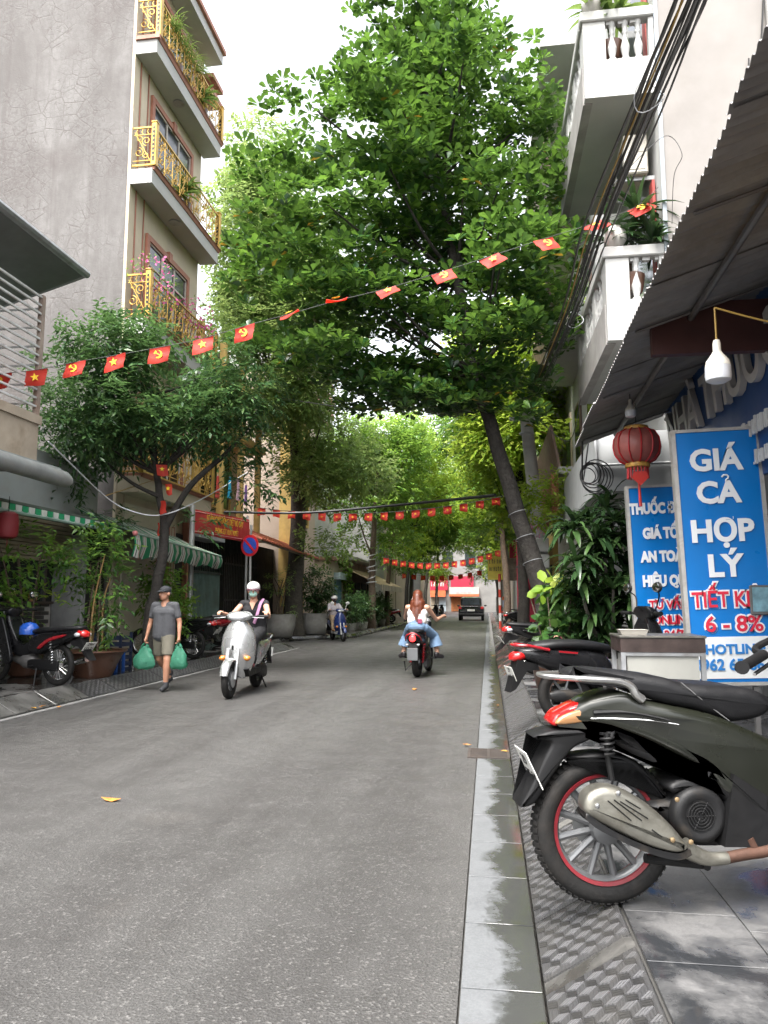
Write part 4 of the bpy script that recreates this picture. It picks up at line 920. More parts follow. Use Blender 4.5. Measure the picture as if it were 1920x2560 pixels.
def trunk_mesh(m, pts, rads, wob=.0, n=12):
    p = catmull(pts, 5); k = len(p); r_ = np.interp(np.linspace(0, 1, k), np.linspace(0, 1, len(rads)), rads)
    q = [v + Vector((wob * math.sin(i * 1.7), wob * math.cos(i * 2.3), 0)) for i, v in enumerate(p)]
    m.tube(q, list(r_), n)
def limbs(parent, forks, blobs, mat, r0=.07, name='limb', n=None):
    for b in blobs[:n]:
        c = Vector(b[0]); f = min(forks, key=lambda q: (Vector(q) - c).length + (1.5 if q[2] > c.z else 0)); f = Vector(f)
        mid = f.lerp(c, .5) + Vector((0, 0, -.12 * (c - f).length + .1)); m = MB()
        m.tube(catmull([f, mid, c], 5), [r0, r0 * .25], 7); m.build(name, mat, parent)
# ---- the big tree leaning over the street (right)
LB = leaf_mat('broad_leaf', (.008, .028, .012), (.034, .100, .025), (.20, .36, .05), .30, .32)
bt = thing('leaning_broadleaf_tree', 'big broad-leaved tree with dark leaning trunk rising from the right pavement', 'tree', (1.12, 13.9, SW - .03))
B0 = Vector((1.12, 13.9, SW - .03))
tp = [Vector((1.12, 13.9, .12)), Vector((1.0, 13.95, 1.4)), Vector((.60, 14.0, 2.85)), Vector((.13, 14.0, 4.55)), Vector((-.16, 14.0, 5.7)), Vector((-.5, 14.0, 7.6)), Vector((-.8, 13.9, 9.6)), Vector((-1.0, 13.9, 11.4))]
m = MB(); trunk_mesh(m, [p - B0 for p in tp], [.25, .185, .155, .13, .115, .09, .06, .03], .01, 14); m.build('trunk', M_BARK, bt)
pads = []
rr = random.Random(5)
def crown_half(z):                                        # half-width of the crown at a height
    return np.interp(z, [4.7, 5.4, 6.4, 8.0, 9.6, 11.0, 12.2, 13.4], [.9, 2.1, 3.2, 3.5, 3.15, 2.5, 1.7, .7])
zz = 5.1
while zz < 13.3:
    hw = crown_half(zz); cx = np.interp(zz, [5, 8, 11, 13], [-1.2, -1.55, -1.15, -1.0]); npad = max(3, int(hw * 3.7))
    for k in range(npad):
        a = 2 * math.pi * (k + rr.random() * .8) / npad; q = rr.uniform(.45, .93) if k % 3 else rr.uniform(.1, .5)
        x_, y_ = cx + math.cos(a) * hw * q, 13.9 + math.sin(a) * hw * q * .92
        if x_ > 1.3 and y_ < 12.2: x_ = 1.0
        pads.append(((x_, y_, zz + rr.uniform(-.2, .25)), (rr.uniform(.7, 1.15), rr.uniform(.7, 1.15), rr.uniform(.13, .24))))
    zz += .80
pads += [((1.55, 15.4, 8.0), (.7, .6, .3)), ((1.5, 15.5, 9.4), (.7, .6, .3)), ((1.6, 15.6, 10.8), (.6, .6, .3)), ((1.4, 15.2, 6.6), (.6, .6, .3)), ((1.3, 15.4, 12.0), (.5, .5, .3)), ((-.6, 13.1, 4.9), (.7, .6, .25)), ((-2.0, 13.3, 5.1), (.8, .6, .25)), ((-3.2, 13.3, 5.7), (.8, .6, .3)), ((-.2, 12.9, 5.5), (.7, .6, .25)), ((.7, 13.1, 4.6), (.6, .5, .22)), ((.6, 13.2, 5.2), (.8, .7, .3)), ((1.0, 12.9, 6.1), (.7, .7, .35)), ((1.2, 13.0, 7.4), (.7, .7, .35)), ((1.25, 13.2, 9.0), (.75, .7, .35)), ((.9, 13.0, 10.2), (.7, .7, .35)), ((-2.6, 13.0, 5.5), (.8, .7, .3)), ((-1.4, 12.8, 5.0), (.8, .6, .3)), ((-4.3, 13.2, 7.3), (.7, .7, .3)), ((-4.5, 13.4, 8.4), (.6, .7, .3)), ((-4.1, 13.2, 6.3), (.7, .7, .3))]
cs = []
for c, r_ in pads:
    n = int(58 * r_[0] * r_[1]); v = in_blob(c, r_, n, .2); cs.append(v)
cs = np.concatenate(cs); P, D, U, S = rosettes(cs, 7, .205, (0, 48))
Q = np.array(B0); d2 = np.linalg.norm(P - np.array(EYE), axis=1); o_ = np.argsort(d2); pick = o_[:3000][::10][:290]; rest = np.setdiff1d(np.arange(len(P)), pick)
leaves('foliage', P[rest] - Q, D[rest], U[rest], S[rest], 'obov', LB, bt)
V, F = TMPL['obov']; me = bpy.data.meshes.new('leaf'); me.from_pydata([tuple(v) for v in V], [], F); me.materials.append(LB); me.polygons.foreach_set('use_smooth', [True] * len(F))
def leaf_objects(me, P, D, U, S, idx, parent, off):
    x, y, z = leaf_frames(P[idx], D[idx], U[idx])
    for i, k in enumerate(idx):
        o = link('leaf', me, parent=parent); M = Matrix(((x[i][0], y[i][0], z[i][0]), (x[i][1], y[i][1], z[i][1]), (x[i][2], y[i][2], z[i][2]))).to_4x4() @ S3(S[k], S[k], S[k])
        M.translation = Vector(P[k] - off); o.matrix_local = M
leaf_objects(me, P, D, U, S, pick, bt, Q)
limbs(bt, [tuple(p - B0) for p in tp[3:]], [((c[0] - B0.x, c[1] - B0.y, c[2] - B0.z), r_) for c, r_ in pads[::2] if c[2] > 5.9], M_BARK, .045)
yl = RNG.choice(len(cs), 60, replace=False)
P2, D2, U2, S2 = rosettes(cs[yl] + np.array((0, 0, -.06)), 2, .20, (-30, 20))
leaves('yellowing_leaves', P2 - Q, D2, U2, S2, 'obov', leaf_mat('yellowing_leaf', (.20, .17, .02), (.38, .30, .04), (.45, .22, .03), .45, .35), bt)
# tape windings on the leaning trunk
for z_ in (2.05, 2.5, 2.95):
    k = (z_ - 1.4) / 1.45; c = Vector((1.0 - .4 * k if z_ < 2.85 else .6 - .47 * (z_ - 2.85) / 1.7, 13.98, z_)) - B0; m = MB()
    m.tube([c + Vector((.178 * math.cos(a), .178 * math.sin(a), .06 * math.cos(a + .6))) for a in [2 * math.pi * i / 20 for i in range(20)]], .007, 5, closed=True); m.build('wire_wrap', pm('dull_wire', (.30, .31, .32), .6), bt)
# ---- generic trees
def tree(name, label, base, tr, rads, blobs, leafspec, mat, bk, nl=None, lr=.06, wraps=0):
    b0 = Vector(base); t = thing(name, label, 'tree', base); m = MB(); trunk_mesh(m, [Vector(p) - b0 for p in tr], rads, .012, 12); m.build('trunk', bk, t)
    bl = [((c[0] - b0.x, c[1] - b0.y, c[2] - b0.z), r_) for c, r_ in blobs]
    limbs(t, [tuple(Vector(p) - b0) for p in tr[1:]], bl, bk, lr, n=nl)
    kind, n, L, tm = leafspec
    P, D, U, S = (sprays(bl, n, L) if kind == 's' else loose(bl, n, L, .5) if kind == 'h' else loose(bl, n, L)); leaves('foliage', P, D, U, S, tm, mat, t)
    return t
def clumps(seed, c, R3, n, r_=(.6, 1.0), flat=.7):
    q = random.Random(seed); out = []
    for k in range(n):
        v = Vector((q.gauss(0, 1), q.gauss(0, 1), q.gauss(0, 1))).normalized() * (q.uniform(.3, 1) ** .6); s = q.uniform(*r_)
        out.append(((c[0] + v.x * R3[0], c[1] + v.y * R3[1], c[2] + v.z * R3[2]), (s, s, s * flat)))
    return out
LD = leaf_mat('deep_green_leaf', (.018, .052, .022), (.055, .125, .044), (.13, .23, .065), .33, .38)
LM = leaf_mat('mid_green_leaf', (.034, .09, .018), (.12, .26, .04), (.30, .44, .07), .45, .5)
LY = leaf_mat('bright_green_leaf', (.085, .19, .018), (.27, .44, .045), (.50, .58, .09), .45, .58)
LF = leaf_mat('feathery_leaf', (.06, .125, .034), (.17, .29, .075), (.36, .44, .14), .5, .52)
# small dark tree on the left pavement
b = clumps(3, (-6.15, 12.9, 5.2), (1.85, 1.3, 1.35), 26, (.5, .85), .62)
b += [((-8.0, 12.6, 4.4), (.6, .6, .4)), ((-7.6, 12.6, 3.7), (.55, .5, .35)), ((-4.5, 13.2, 4.3), (.6, .6, .4)), ((-4.2, 13.0, 5.2), (.6, .6, .45)), ((-7.9, 12.6, 5.6), (.55, .5, .4)), ((-4.4, 13.4, 3.5), (.5, .5, .35)), ((-6.9, 12.9, 2.75), (.3, .3, .2)), ((-5.2, 13.0, 2.75), (.28, .3, .16))]
lt = tree('forked_street_tree', 'small dark green street tree with forked trunk before the cream townhouse', (-6.0, 12.95, SW - .02),
     [(-6.02, 12.95, .1), (-6.12, 12.95, .9), (-5.95, 12.95, 1.8), (-5.9, 13.0, 2.7), (-6.1, 13.0, 3.7), (-6.25, 13, 5.2)], [.13, .105, .095, .085, .06, .03], b, ('s', 3300, .15, 'lance'), LD, M_BARK, 24, .03)
m = MB(); m.tube(catmull([(.1, .05, 2.5), (.55, .1, 3.3), (1.2, .15, 3.9), (1.7, .2, 4.5)], 5), [.075, .025], 8); m.tube(catmull([(0, .0, 3.1), (-.5, -.1, 3.35), (-1.2, -.2, 3.9)], 5), [.045, .02], 7); m.build('fork', M_BARK, lt)
# tall tree behind the planters
b = clumps(7, (-6.6, 23.5, 10.5), (2.0, 2.6, 4.6), 34, (.8, 1.35), .8) + clumps(8, (-5.4, 25.5, 5.8), (1.7, 2.2, 1.9), 14, (.6, 1.0), .7)
b += clumps(9, (-7.55, 22.9, 13.2), (1.0, 1.3, 5.0), 30, (.55, .95), .9)
b += [((-6.0, 25.6, 3.3), (.55, .5, .5)), ((-5.2, 25.5, 3.2), (.6, .6, .4)), ((-6.3, 22.0, 14.8), (1.0, 1, .9)), ((-5.4, 22.5, 13.2), (.9, .9, .8)), ((-7.3, 21.4, 13.6), (.8, .8, .9))]
tree('thick_trunk_tree', 'tall tree with a thick grey trunk between the round stone planters', (-6.85, 26.1, .12), [(-6.85, 26.1, .05), (-6.9, 26.1, 1.5), (-6.8, 26.1, 3.2), (-6.75, 26.0, 5.5), (-6.7, 25, 8.5), (-6.6, 23.8, 12.5)], [.42, .33, .29, .27, .2, .08], b, ('s', 10500, .19, 'tiny'), LF, M_BARK2, 30, .08)
# row of trees further along, both sides
row = [
 ('lamp_wrapped_tree', 'street tree wound with white rope light in front of the tan awning', (-5.35, 34.2), (-5.0, 34.5, 7.6), (2.6, 2.8, 2.6), 26, LM, M_BARK3, .17),
 ('slim_wrapped_tree', 'slim street tree with ribbed wrapped trunk beyond the tan awning', (-5.35, 39.5), (-4.1, 40, 8.2), (2.8, 3.0, 2.9), 26, LY, M_BARK3, .13),
 ('slender_dark_tree', 'slender dark street tree next to the crimson signs', (-3.0 - 2.2, 47.5), (-3.9, 47, 7.6), (2.6, 3.2, 2.5), 22, LM, M_BARK, .12),
 ('arching_tree', 'bright yellow green tree arching over the road behind the leaning trunk', (1.0, 22.4), (1.0, 23.0, 7.6), (1.35, 2.6, 3.3), 30, LY, M_BARK, .16),
 ('utility_side_tree', 'green street tree behind the second concrete pole', (.75, 31.5), (.1, 32.5, 8.4), (1.9, 2.6, 2.7), 24, LM, M_BARK3, .14),
 ('far_right_tree', 'far green tree leaning over the black car', (.75, 45.0), (.2, 45, 7.8), (2.2, 3.0, 2.7), 22, LY, M_BARK2, .15),
 ('far_left_tree', 'farthest leafy tree at the left street corner', (-5.6, 54.5), (-5.0, 54, 8.0), (2.8, 3, 3.0), 20, LM, M_BARK2, .16),
 ('tunnel_tree', 'distant bright tree over the road behind the black car on the left', (-5.3, 63), (-3.6, 63, 8.6), (3.4, 3.4, 3.2), 24, LY, M_BARK2, .16),
 ('tunnel_tree', 'distant bright tree over the road behind the black car on the right', (.9, 66), (-.6, 66, 9.0), (3.4, 3.4, 3.4), 24, LM, M_BARK2, .16),
 ('tunnel_tree', 'distant tree in front of the crimson signs', (-5.3, 77), (-4.6, 77, 9.5), (4.2, 3.6, 3.8), 24, LY, M_BARK2, .16),
 ('tunnel_tree', 'distant tree at the far right corner before the pale board', (1.0, 80), (.6, 80, 9.5), (4.0, 3.6, 3.8), 24, LM, M_BARK2, .16),
 ('corner_tree', 'leafy tree at the right street corner before the red signs', (.9, 55.5), (1.2, 55, 8.2), (2.4, 3, 3.2), 20, LY, M_BARK2, .15),
]
for i, (nm, lb, (bx, by), c, R3, n, mt, bk, r0) in enumerate(row):
    zb = SW - .05
    tree(nm, lb, (bx, by, zb), [(bx, by, zb - .05), (bx + .03, by, 1.6), (bx + (c[0] - bx) * .12, by + .1, 3.4), (bx + (c[0] - bx) * .5, (by + c[1]) / 2, c[2] - 1.5), (c[0], c[1], c[2] + .5)], [r0 * 1.25, r0, r0 * .85, r0 * .6, r0 * .25], clumps(20 + i, c, R3, n, (.7, 1.25), .75) + clumps(40 + i, (c[0] * .6 + bx * .4, c[1], 4.3), (1.3, 1.5, .7), 5, (.5, .8), .6), ('s', 3400, .22, 'tiny'), mt, bk, 16, .05)
# ---- strap-leaved plants (dracaena)
def straps(name, heads, per, L, wd, mat, parent, seed=1, droop=1.0, kind=True):
    q = random.Random(seed); m = MB()
    for h in heads:
        h = Vector(h)
        for k in range(per):
            a = q.uniform(0, 6.28); e = q.uniform(-.1, 1.25); l = L * q.uniform(.65, 1.15); w = wd * q.uniform(.8, 1.2)
            d = Vector((math.cos(a) * math.cos(e), math.sin(a) * math.cos(e), math.sin(e))); sd = d.cross(Vector((0, 0, 1))).normalized(); p = h.copy(); pts = []
            for s in range(6):
                pts.append((p.copy(), w * (.45, .9, 1, .9, .6, .08)[s])); p = p + d * (l / 5); d = (d + Vector((0, 0, -.34 * droop))).normalized()
            v = []; f = []
            for s, (pp, ww) in enumerate(pts):
                v += [tuple(pp + sd * ww / 2), tuple(pp - Vector((0, 0, ww * .18))), tuple(pp - sd * ww / 2)]
                if s: b_ = 3 * s; f += [(b_ - 3, b_ - 2, b_ + 1, b_), (b_ - 2, b_ - 1, b_ + 2, b_ + 1)]
            m.add(v, f)
    me = m.mesh(name, 60, fixn=False); o = link(name, me, mat, parent)
    if kind: o['kind'] = 'stuff'
    return o
LG = leaf_mat('glossy_strap_leaf', (.012, .030, .013), (.030, .065, .022), (.07, .13, .04), .22, .2)
LGl = leaf_mat('light_strap_leaf', (.05, .11, .02), (.13, .24, .05), (.3, .38, .1), .3, .35)
M_POTB = pm('brown_glazed_pot', (.10, .048, .030), .35, var=.3, vs=5, coat=.2); M_CONC = pm('pot_concrete', (.34, .33, .31), .8, var=.25, vs=4, bump=.3, dirt=(.15, .14, .12))
M_SOIL = pm('soil', (.05, .035, .025), .9, bump=.6)
def pot(parent, prof, mat, soilr, soilz, n=24):
    m = MB(); m.lathe(prof, n, cap=True); m.build('pot', mat, parent, 50); m = MB(); m.lathe([(soilr, soilz - .02), (soilr * .6, soilz), (.01, soilz + .015)], 16); m.build('soil', M_SOIL, parent)
dr = thing('dracaena_clump', 'dense dracaena with drooping glossy dark leaves beside the narrower blue board', 'plant', (1.5, 9.9, SW))
q = random.Random(2); heads = []
for k in range(46): heads.append((q.uniform(-.45, .30), q.uniform(-.5, .5), q.uniform(.35, 1.5) + (.75 if q.random() < .35 else 0)))
pot(dr, [(.28, 0), (.34, .05), (.40, .42), (.42, .45), (.37, .45), (.35, .40)], M_CONC, .35, .41)
for k in range(9):
    h = heads[k * 5]; m = MB(); m.tube(catmull([(.1 * math.cos(k), .1 * math.sin(k), .38), (h[0] * .6, h[1] * .6, h[2] * .55), h], 4), [.03, .018], 6); m.build('stem', M_BARK2, dr)
straps('foliage', heads, 17, .52, .075, LG, dr, 3, 1.15)
straps('foliage_top', [(.05, .1, 2.35), (-.15, .2, 2.15), (.2, -.1, 2.1), (.15, .3, 2.5)], 16, .5, .07, LG, dr, 5, 1.0)
bp = thing('broadleaf_bush', 'bushy pot plant with broad bright green leaves at the foot of the leaning tree', 'plant', (.84, 10.0, SW))
pot(bp, [(.2, 0), (.24, .04), (.3, .34), (.33, .37), (.28, .37), (.26, .33)], M_POTB, .26, .34)
for k in range(6):
    m = MB(); m.tube(catmull([(.05 * math.cos(k), .05 * math.sin(k), .3), (.18 * math.cos(k * 1.1), .18 * math.sin(k * 1.1), .75), (.3 * math.cos(k * 1.1), .25 * math.sin(k * 1.1), 1.2)], 4), [.016, .007], 5); m.build('stem', M_BARK3, bp)
P, D, U, S = loose([((.05, 0, .72), (.34, .34, .36)), ((.1, 0, 1.02), (.24, .26, .22)), ((-.02, .1, 1.2), (.13, .16, .22))], 430, .14); leaves('foliage', P, D, U, S, 'round', leaf_mat('bush_leaf', (.014, .045, .014), (.045, .115, .028), (.13, .24, .045), .3, .3), bp)
P, D, U, S = loose([((-.02, 0, 1.34), (.08, .09, .18)), ((-.02, -.1, 1.3), (.2, .1, .12))], 26, .17); leaves('young_leaves', P, D, U, S, 'round', LY, bp)
# left potted shrubs
ls = thing('potted_bamboo_shrub', 'tall leafy shrub in a wide brown glazed pot at the pavement edge', 'plant', (-6.05, 10.95, SW))
pot(ls, [(.27, 0), (.29, .03), (.40, .28), (.45, .36), (.50, .385), (.50, .41), (.43, .40), (.40, .34)], M_POTB, .40, .35)
for k in range(8):
    a = k * .8; m = MB(); m.tube(catmull([(.14 * math.cos(a), .14 * math.sin(a), .33), (.1 * math.cos(a) + .02, .12 * math.sin(a), 1.1), (.22 * math.cos(a * 1.3), .2 * math.sin(a), 1.5 + .06 * k)], 4), [.02, .008], 6); m.build('stem', pm('bamboo_stem', (.33, .2, .08), .5, var=.3) if k % 3 == 0 else M_BARK3, ls)
b = [((-.05, 0, 2.35), (.62, .5, .45)), ((.25, 0, 2.55), (.4, .4, .3)), ((-.35, 0, 2.05), (.45, .4, .35)), ((.3, 0, 1.85), (.4, .35, .3)), ((.12, 0, 1.4), (.28, .3, .4)), ((.22, 0, .98), (.28, .28, .3)), ((-.1, 0, .75), (.22, .22, .3)), ((.35, -.1, 1.2), (.25, .25, .2)), ((-.72, -.1, 2.35), (.25, .25, .12)), ((.15, 0, 2.9), (.2, .2, .2))]
b = [((c[0] * .72, c[1], c[2] * .80), (r_[0] * .70, r_[1] * .75, r_[2] * .85)) for c, r_ in b]
P, D, U, S = sprays(b, 250, .13, 6); leaves('foliage', P, D, U, S, 'lance', leaf_mat('shrub_leaf', (.022, .065, .018), (.075, .180, .038), (.22, .36, .06), .35, .4), ls)
P, D, U, S = sprays([((-.62, -.15, 1.2), (.1, .1, .05))], 6, .13, 6); leaves('side_shoot', P, D, U, S, 'lance', LY, ls)
l2 = thing('shopfront_shrub', 'dark leafy shrub growing against the dark brick shop apron', 'plant', (-7.15, 10.9, SW))
pot(l2, [(.2, 0), (.24, .04), (.3, .34), (.33, .37), (.28, .37), (.26, .33)], M_POTB, .26, .34)
b = [((-.2, -.3, 2.0), (.55, .6, .5)), ((.1, .1, 2.35), (.5, .5, .35)), ((.25, .5, 2.1), (.4, .35, .25)), ((-.3, -.6, 1.4), (.5, .5, .5)), ((0, -.2, 1.2), (.4, .5, .4)), ((-.1, -.4, .8), (.35, .5, .3))]
b = [((c[0], c[1] * .7 - .25, c[2] * .86), (r_[0] * .8, r_[1] * .7, r_[2] * .9)) for c, r_ in b]
P, D, U, S = sprays(b, 190, .15, 6); leaves('foliage', P, D, U, S, 'lance', LM, l2)
for k in range(5):
    a = k * 1.3; m = MB(); m.tube(catmull([(.1 * math.cos(a), .1 * math.sin(a), .33), (.15 * math.cos(a), -.1 + .2 * math.sin(a), 1.1), (.3 * math.cos(a), -.2 + .4 * math.sin(a), 2.0)], 4), [.02, .008], 6); m.build('stem', M_BARK3, l2)
l3 = thing('corner_shrub', 'bright green potted shrub between the street tree and the pilaster', 'plant', (-6.45, 14.3, SW))
pot(l3, [(.18, 0), (.2, .04), (.25, .3), (.27, .33), (.22, .33), (.2, .3)], M_CONC, .2, .3)
b = [((0, 0, 1.25), (.42, .4, .42)), ((.3, 0, 1.05), (.3, .3, .25)), ((-.1, 0, 1.65), (.25, .3, .2)), ((.1, 0, .7), (.3, .3, .25))]
P, D, U, S = sprays(b, 260, .15, 6); leaves('foliage', P, D, U, S, 'lance', LM, l3)
m = MB(); m.tube([(0, 0, .28), (.02, 0, 1.2)], [.025, .012], 6); m.build('stem', M_BARK3, l3)
# planters by the thick trunk
for k, (x_, y_, lb) in enumerate(((-7.0, 24.6, 'round grey stone planter holding a bare twiggy bonsai by the iron gate'), (-6.35, 27.2, 'round grey stone planter with a leafy shrub right of the thick trunk'))):
    pt = thing('stone_planter', lb, 'planter', (x_, y_, SW - .05))
    pot(pt, [(.36, 0), (.46, .06), (.55, .4), (.58, .72), (.6, .78), (.52, .78), (.5, .7)], M_CONC, .5, .7)
    for j in range(5):
        m = MB(); m.tube(catmull([(.1 * math.cos(j), .1 * math.sin(j), .68), (.12 * math.cos(j * 2), .1, 1.3), (.4 * math.cos(j * 1.4), .3 * math.sin(j), 2.0)], 4), [.04, .012], 6); m.build('stem', M_BARK3, pt)
    if k: P, D, U, S = sprays([((0, 0, 1.75), (.62, .6, .6)), ((.2, 0, 1.2), (.4, .4, .3))], 420, .17, 6)
    else: P, D, U, S = sprays([((0, 0, 1.9), (.5, .5, .45)), ((.3, 0, .95), (.2, .2, .15))], 70, .13, 5)
    leaves('foliage', P, D, U, S, 'lance', LD if k else LF, pt)
# plants along the tan awning
q = random.Random(9)
for k in range(9):
    x_, y_ = -5.55 - q.uniform(0, .35), 31.0 + k * 1.15
    hp = thing('kerbside_pot_plant', '%s leafy pot plant counted from the blue door along the kerbside row' % ORD[k], 'plant', (x_, y_, SW - .05), group='kerbside pot plants')
    pot(hp, [(.17, 0), (.2, .03), (.24, .3), (.2, .3), (.19, .27)], M_CONC if k % 2 else pm('white_pot', (.6, .6, .58), .6), .19, .27, 14)
    P, D, U, S = sprays([((0, 0, .85), (.42, .42, .5)), ((.1, 0, 1.25), (.3, .3, .3))], 110, .18, 5); leaves('foliage', P, D, U, S, 'lance', LD, hp)
    m = MB(); m.tube([(0, 0, .25), (0, 0, 1.0)], [.02, .01], 5); m.build('stem', M_BARK3, hp)
vn = thing('climbing_vine', 'green vine hanging over the blue door house wall', 'plant', (-6.6, 33.9, 2.6))
P, D, U, S = loose([((0, 0, .1), (.35, .7, .5)), ((.1, .4, -.5), (.25, .4, .5)), ((0, -.5, .9), (.3, .6, .5))], 500, .14); leaves('foliage', P, D, U, S, 'round', LM, vn)
# balcony plants
M_BOU = leaf_mat('bougainvillea_bract', (.45, .05, .20), (.72, .12, .38), (.8, .3, .5), .5, .4)
z_ = 7.4
for k, (y_, n, lb) in enumerate(((14.6, 60, 'pink bougainvillea spilling over the corner of the lowest visible gold balcony'), (16.9, 80, 'pink bougainvillea at the far end of the gold balcony'))):
    bg = thing('bougainvillea', lb, 'plant', (-7.2, y_, z_)); pot(bg, [(.12, 0), (.14, .03), (.17, .2), (.14, .2), (.13, .18)], M_POTB, .13, .18, 12)
    bl = [((.1, 0, 1.0), (.5, .7, .35)), ((.2, .3, .65), (.3, .5, .3))]
    P, D, U, S = loose(bl, 260, .07); leaves('foliage', P, D, U, S, 'tiny', LM, bg); P, D, U, S = loose(bl, n * 2, .075); leaves('bracts', P, D, U, S, 'round', M_BOU, bg)
    for j in range(4): m = MB(); m.tube(catmull([(0, 0, .17), (.05 * j - .1, .1 * j - .1, .6), (.1, .3 * j - .4, 1.1)], 4), [.012, .004], 5); m.build('stem', M_BARK3, bg)
for k, (y_, zz_, lb) in enumerate(((16.3, 10.77, 'green plant poking through the middle gold balcony'), (15.6, 13.86, 'hanging grassy plant on the top gold balcony'), (17.2, 13.86, 'leafy plant at the far end of the top gold balcony'))):
    g = thing('balcony_plant', lb, 'plant', (-7.2, y_, zz_)); pot(g, [(.12, 0), (.14, .03), (.17, .2), (.14, .2), (.13, .18)], M_POTB, .13, .18, 12)
    if k == 1: straps('foliage', [(.1, .3 * j - .6, .75) for j in range(6)], 40, .6, .02, LGl, g, 8, 1.0)
    else: straps('foliage', [(.05, .12 * j - .2, .3 + .15 * j) for j in range(4)], 14, .5, .08, LGl, g, 9, .8)
for k, (x_, y_, zz_, lb, mt) in enumerate(((1.95, 10.62, zt3 - .66, 'light green strap-leaved plant on the upper baluster balcony', LGl), (2.1, 10.6, zt2 - .62, 'bushy strap-leaved plant on the lower baluster balcony', LG))):
    g = thing('balcony_plant', lb, 'plant', (x_, y_, zz_)); pot(g, [(.14, 0), (.16, .03), (.2, .26), (.16, .26), (.15, .22)], M_POTB, .15, .22, 12)
    m = MB(); m.tube([(0, 0, .2), (0, 0, .75)], [.03, .02], 6); m.build('stem', M_BARK3, g)
    straps('foliage', [(.0, 0, .7), (.15, 0, .8), (-.2, -.1, .75)] if k == 0 else [(0, 0, .85), (.25, 0, 1.0), (-.3, -.05, .8), (.1, -.1, 1.15), (.3, -.1, .7)], 24, .62, .07, mt, g, 12 + k, .8)
wv = thing('wall_climber', 'pale green creeper on the cable bracket under the brown balcony fronts', 'plant', (1.25, 15.0, 3.2))
P, D, U, S = sprays([((0, 0, .3), (.5, .6, .35)), ((-.2, 0, -.1), (.35, .5, .3))], 260, .12, 6); leaves('foliage', P, D, U, S, 'tiny', LY, wv)
P, D, U, S = loose([((-.35, 0, -.5), (.25, .3, .15))], 60, .06); leaves('bracts', P, D, U, S, 'round', M_BOU, wv)
# ------------------------------------------------------------------ motorbikes (local x forward, y left, z up, origin under the rear axle)
M_TYRE = pm('tyre_rubber', (.010, .0096, .0092), .75, spec=.3, var=.3, vs=20, bump=.4, bs=90, dirt=(.032, .027, .023), dirt_amt=.5, ds=8)
M_RIM = pm('grey_alloy', (.16, .165, .17), .4, .6, var=.15, vs=8); M_CHROME = pm('chrome', (.62, .62, .62), .18, 1.0, var=.1)
M_BLKP = pm('black_plastic', (.0055, .0055, .006), .55, spec=.3, var=.25, vs=10, dirt=(.02, .018, .016), dirt_amt=.15, ds=4); M_SEAT = pm('seat_vinyl', (.0065, .0065, .0075), .5, spec=.35, var=.2, vs=14, bump=.25, bs=180)
M_ENG = pm('engine_black', (.009, .009, .0095), .55, .1, spec=.35, var=.3, vs=12, dirt=(.07, .055, .04), dirt_amt=.5, ds=7); M_REDL = pm('red_lens', (.48, .012, .012), .15, var=.1, coat=.5); M_AMB = pm('amber_lens', (.62, .20, .03), .15, coat=.5)
M_CLEARL = pm('clear_lens', (.55, .56, .58), .08, .3, coat=.6); M_PLATE = pm('white_plate', (.66, .66, .62), .5, var=.1, dirt=(.4, .37, .3), dirt_amt=.4, ds=12); M_MIRR = pm('mirror_glass', (.75, .78, .8), .03, 1.0, var=.02)
M_REDP = pm('red_paint', (.26, .010, .016), .25, var=.1, coat=.6); M_RUST = pm('rusty_pipe', (.085, .042, .028), .7, .4, var=.4, vs=14, bump=.3)
def vloft(m, secs, n=18, M=None, e=2.5, bow=0.0):
    """rings stacked along z: (z, x, half-width y, half-thickness x); bow pulls the sides back"""
    rs = []
    for z, x, hw, ht in secs:
        r_ = []
        for k in range(n):
            a = 2 * math.pi * k / n; c, sn = math.cos(a), math.sin(a); y_ = math.copysign(abs(c) ** (2 / e), c) * hw
            r_.append((x + math.copysign(abs(sn) ** (2 / e), sn) * ht - bow * (y_ / max(hw, .01)) ** 2 * hw, y_, z))
        rs.append(r_)
    m.rings(rs, True, False, M); return m
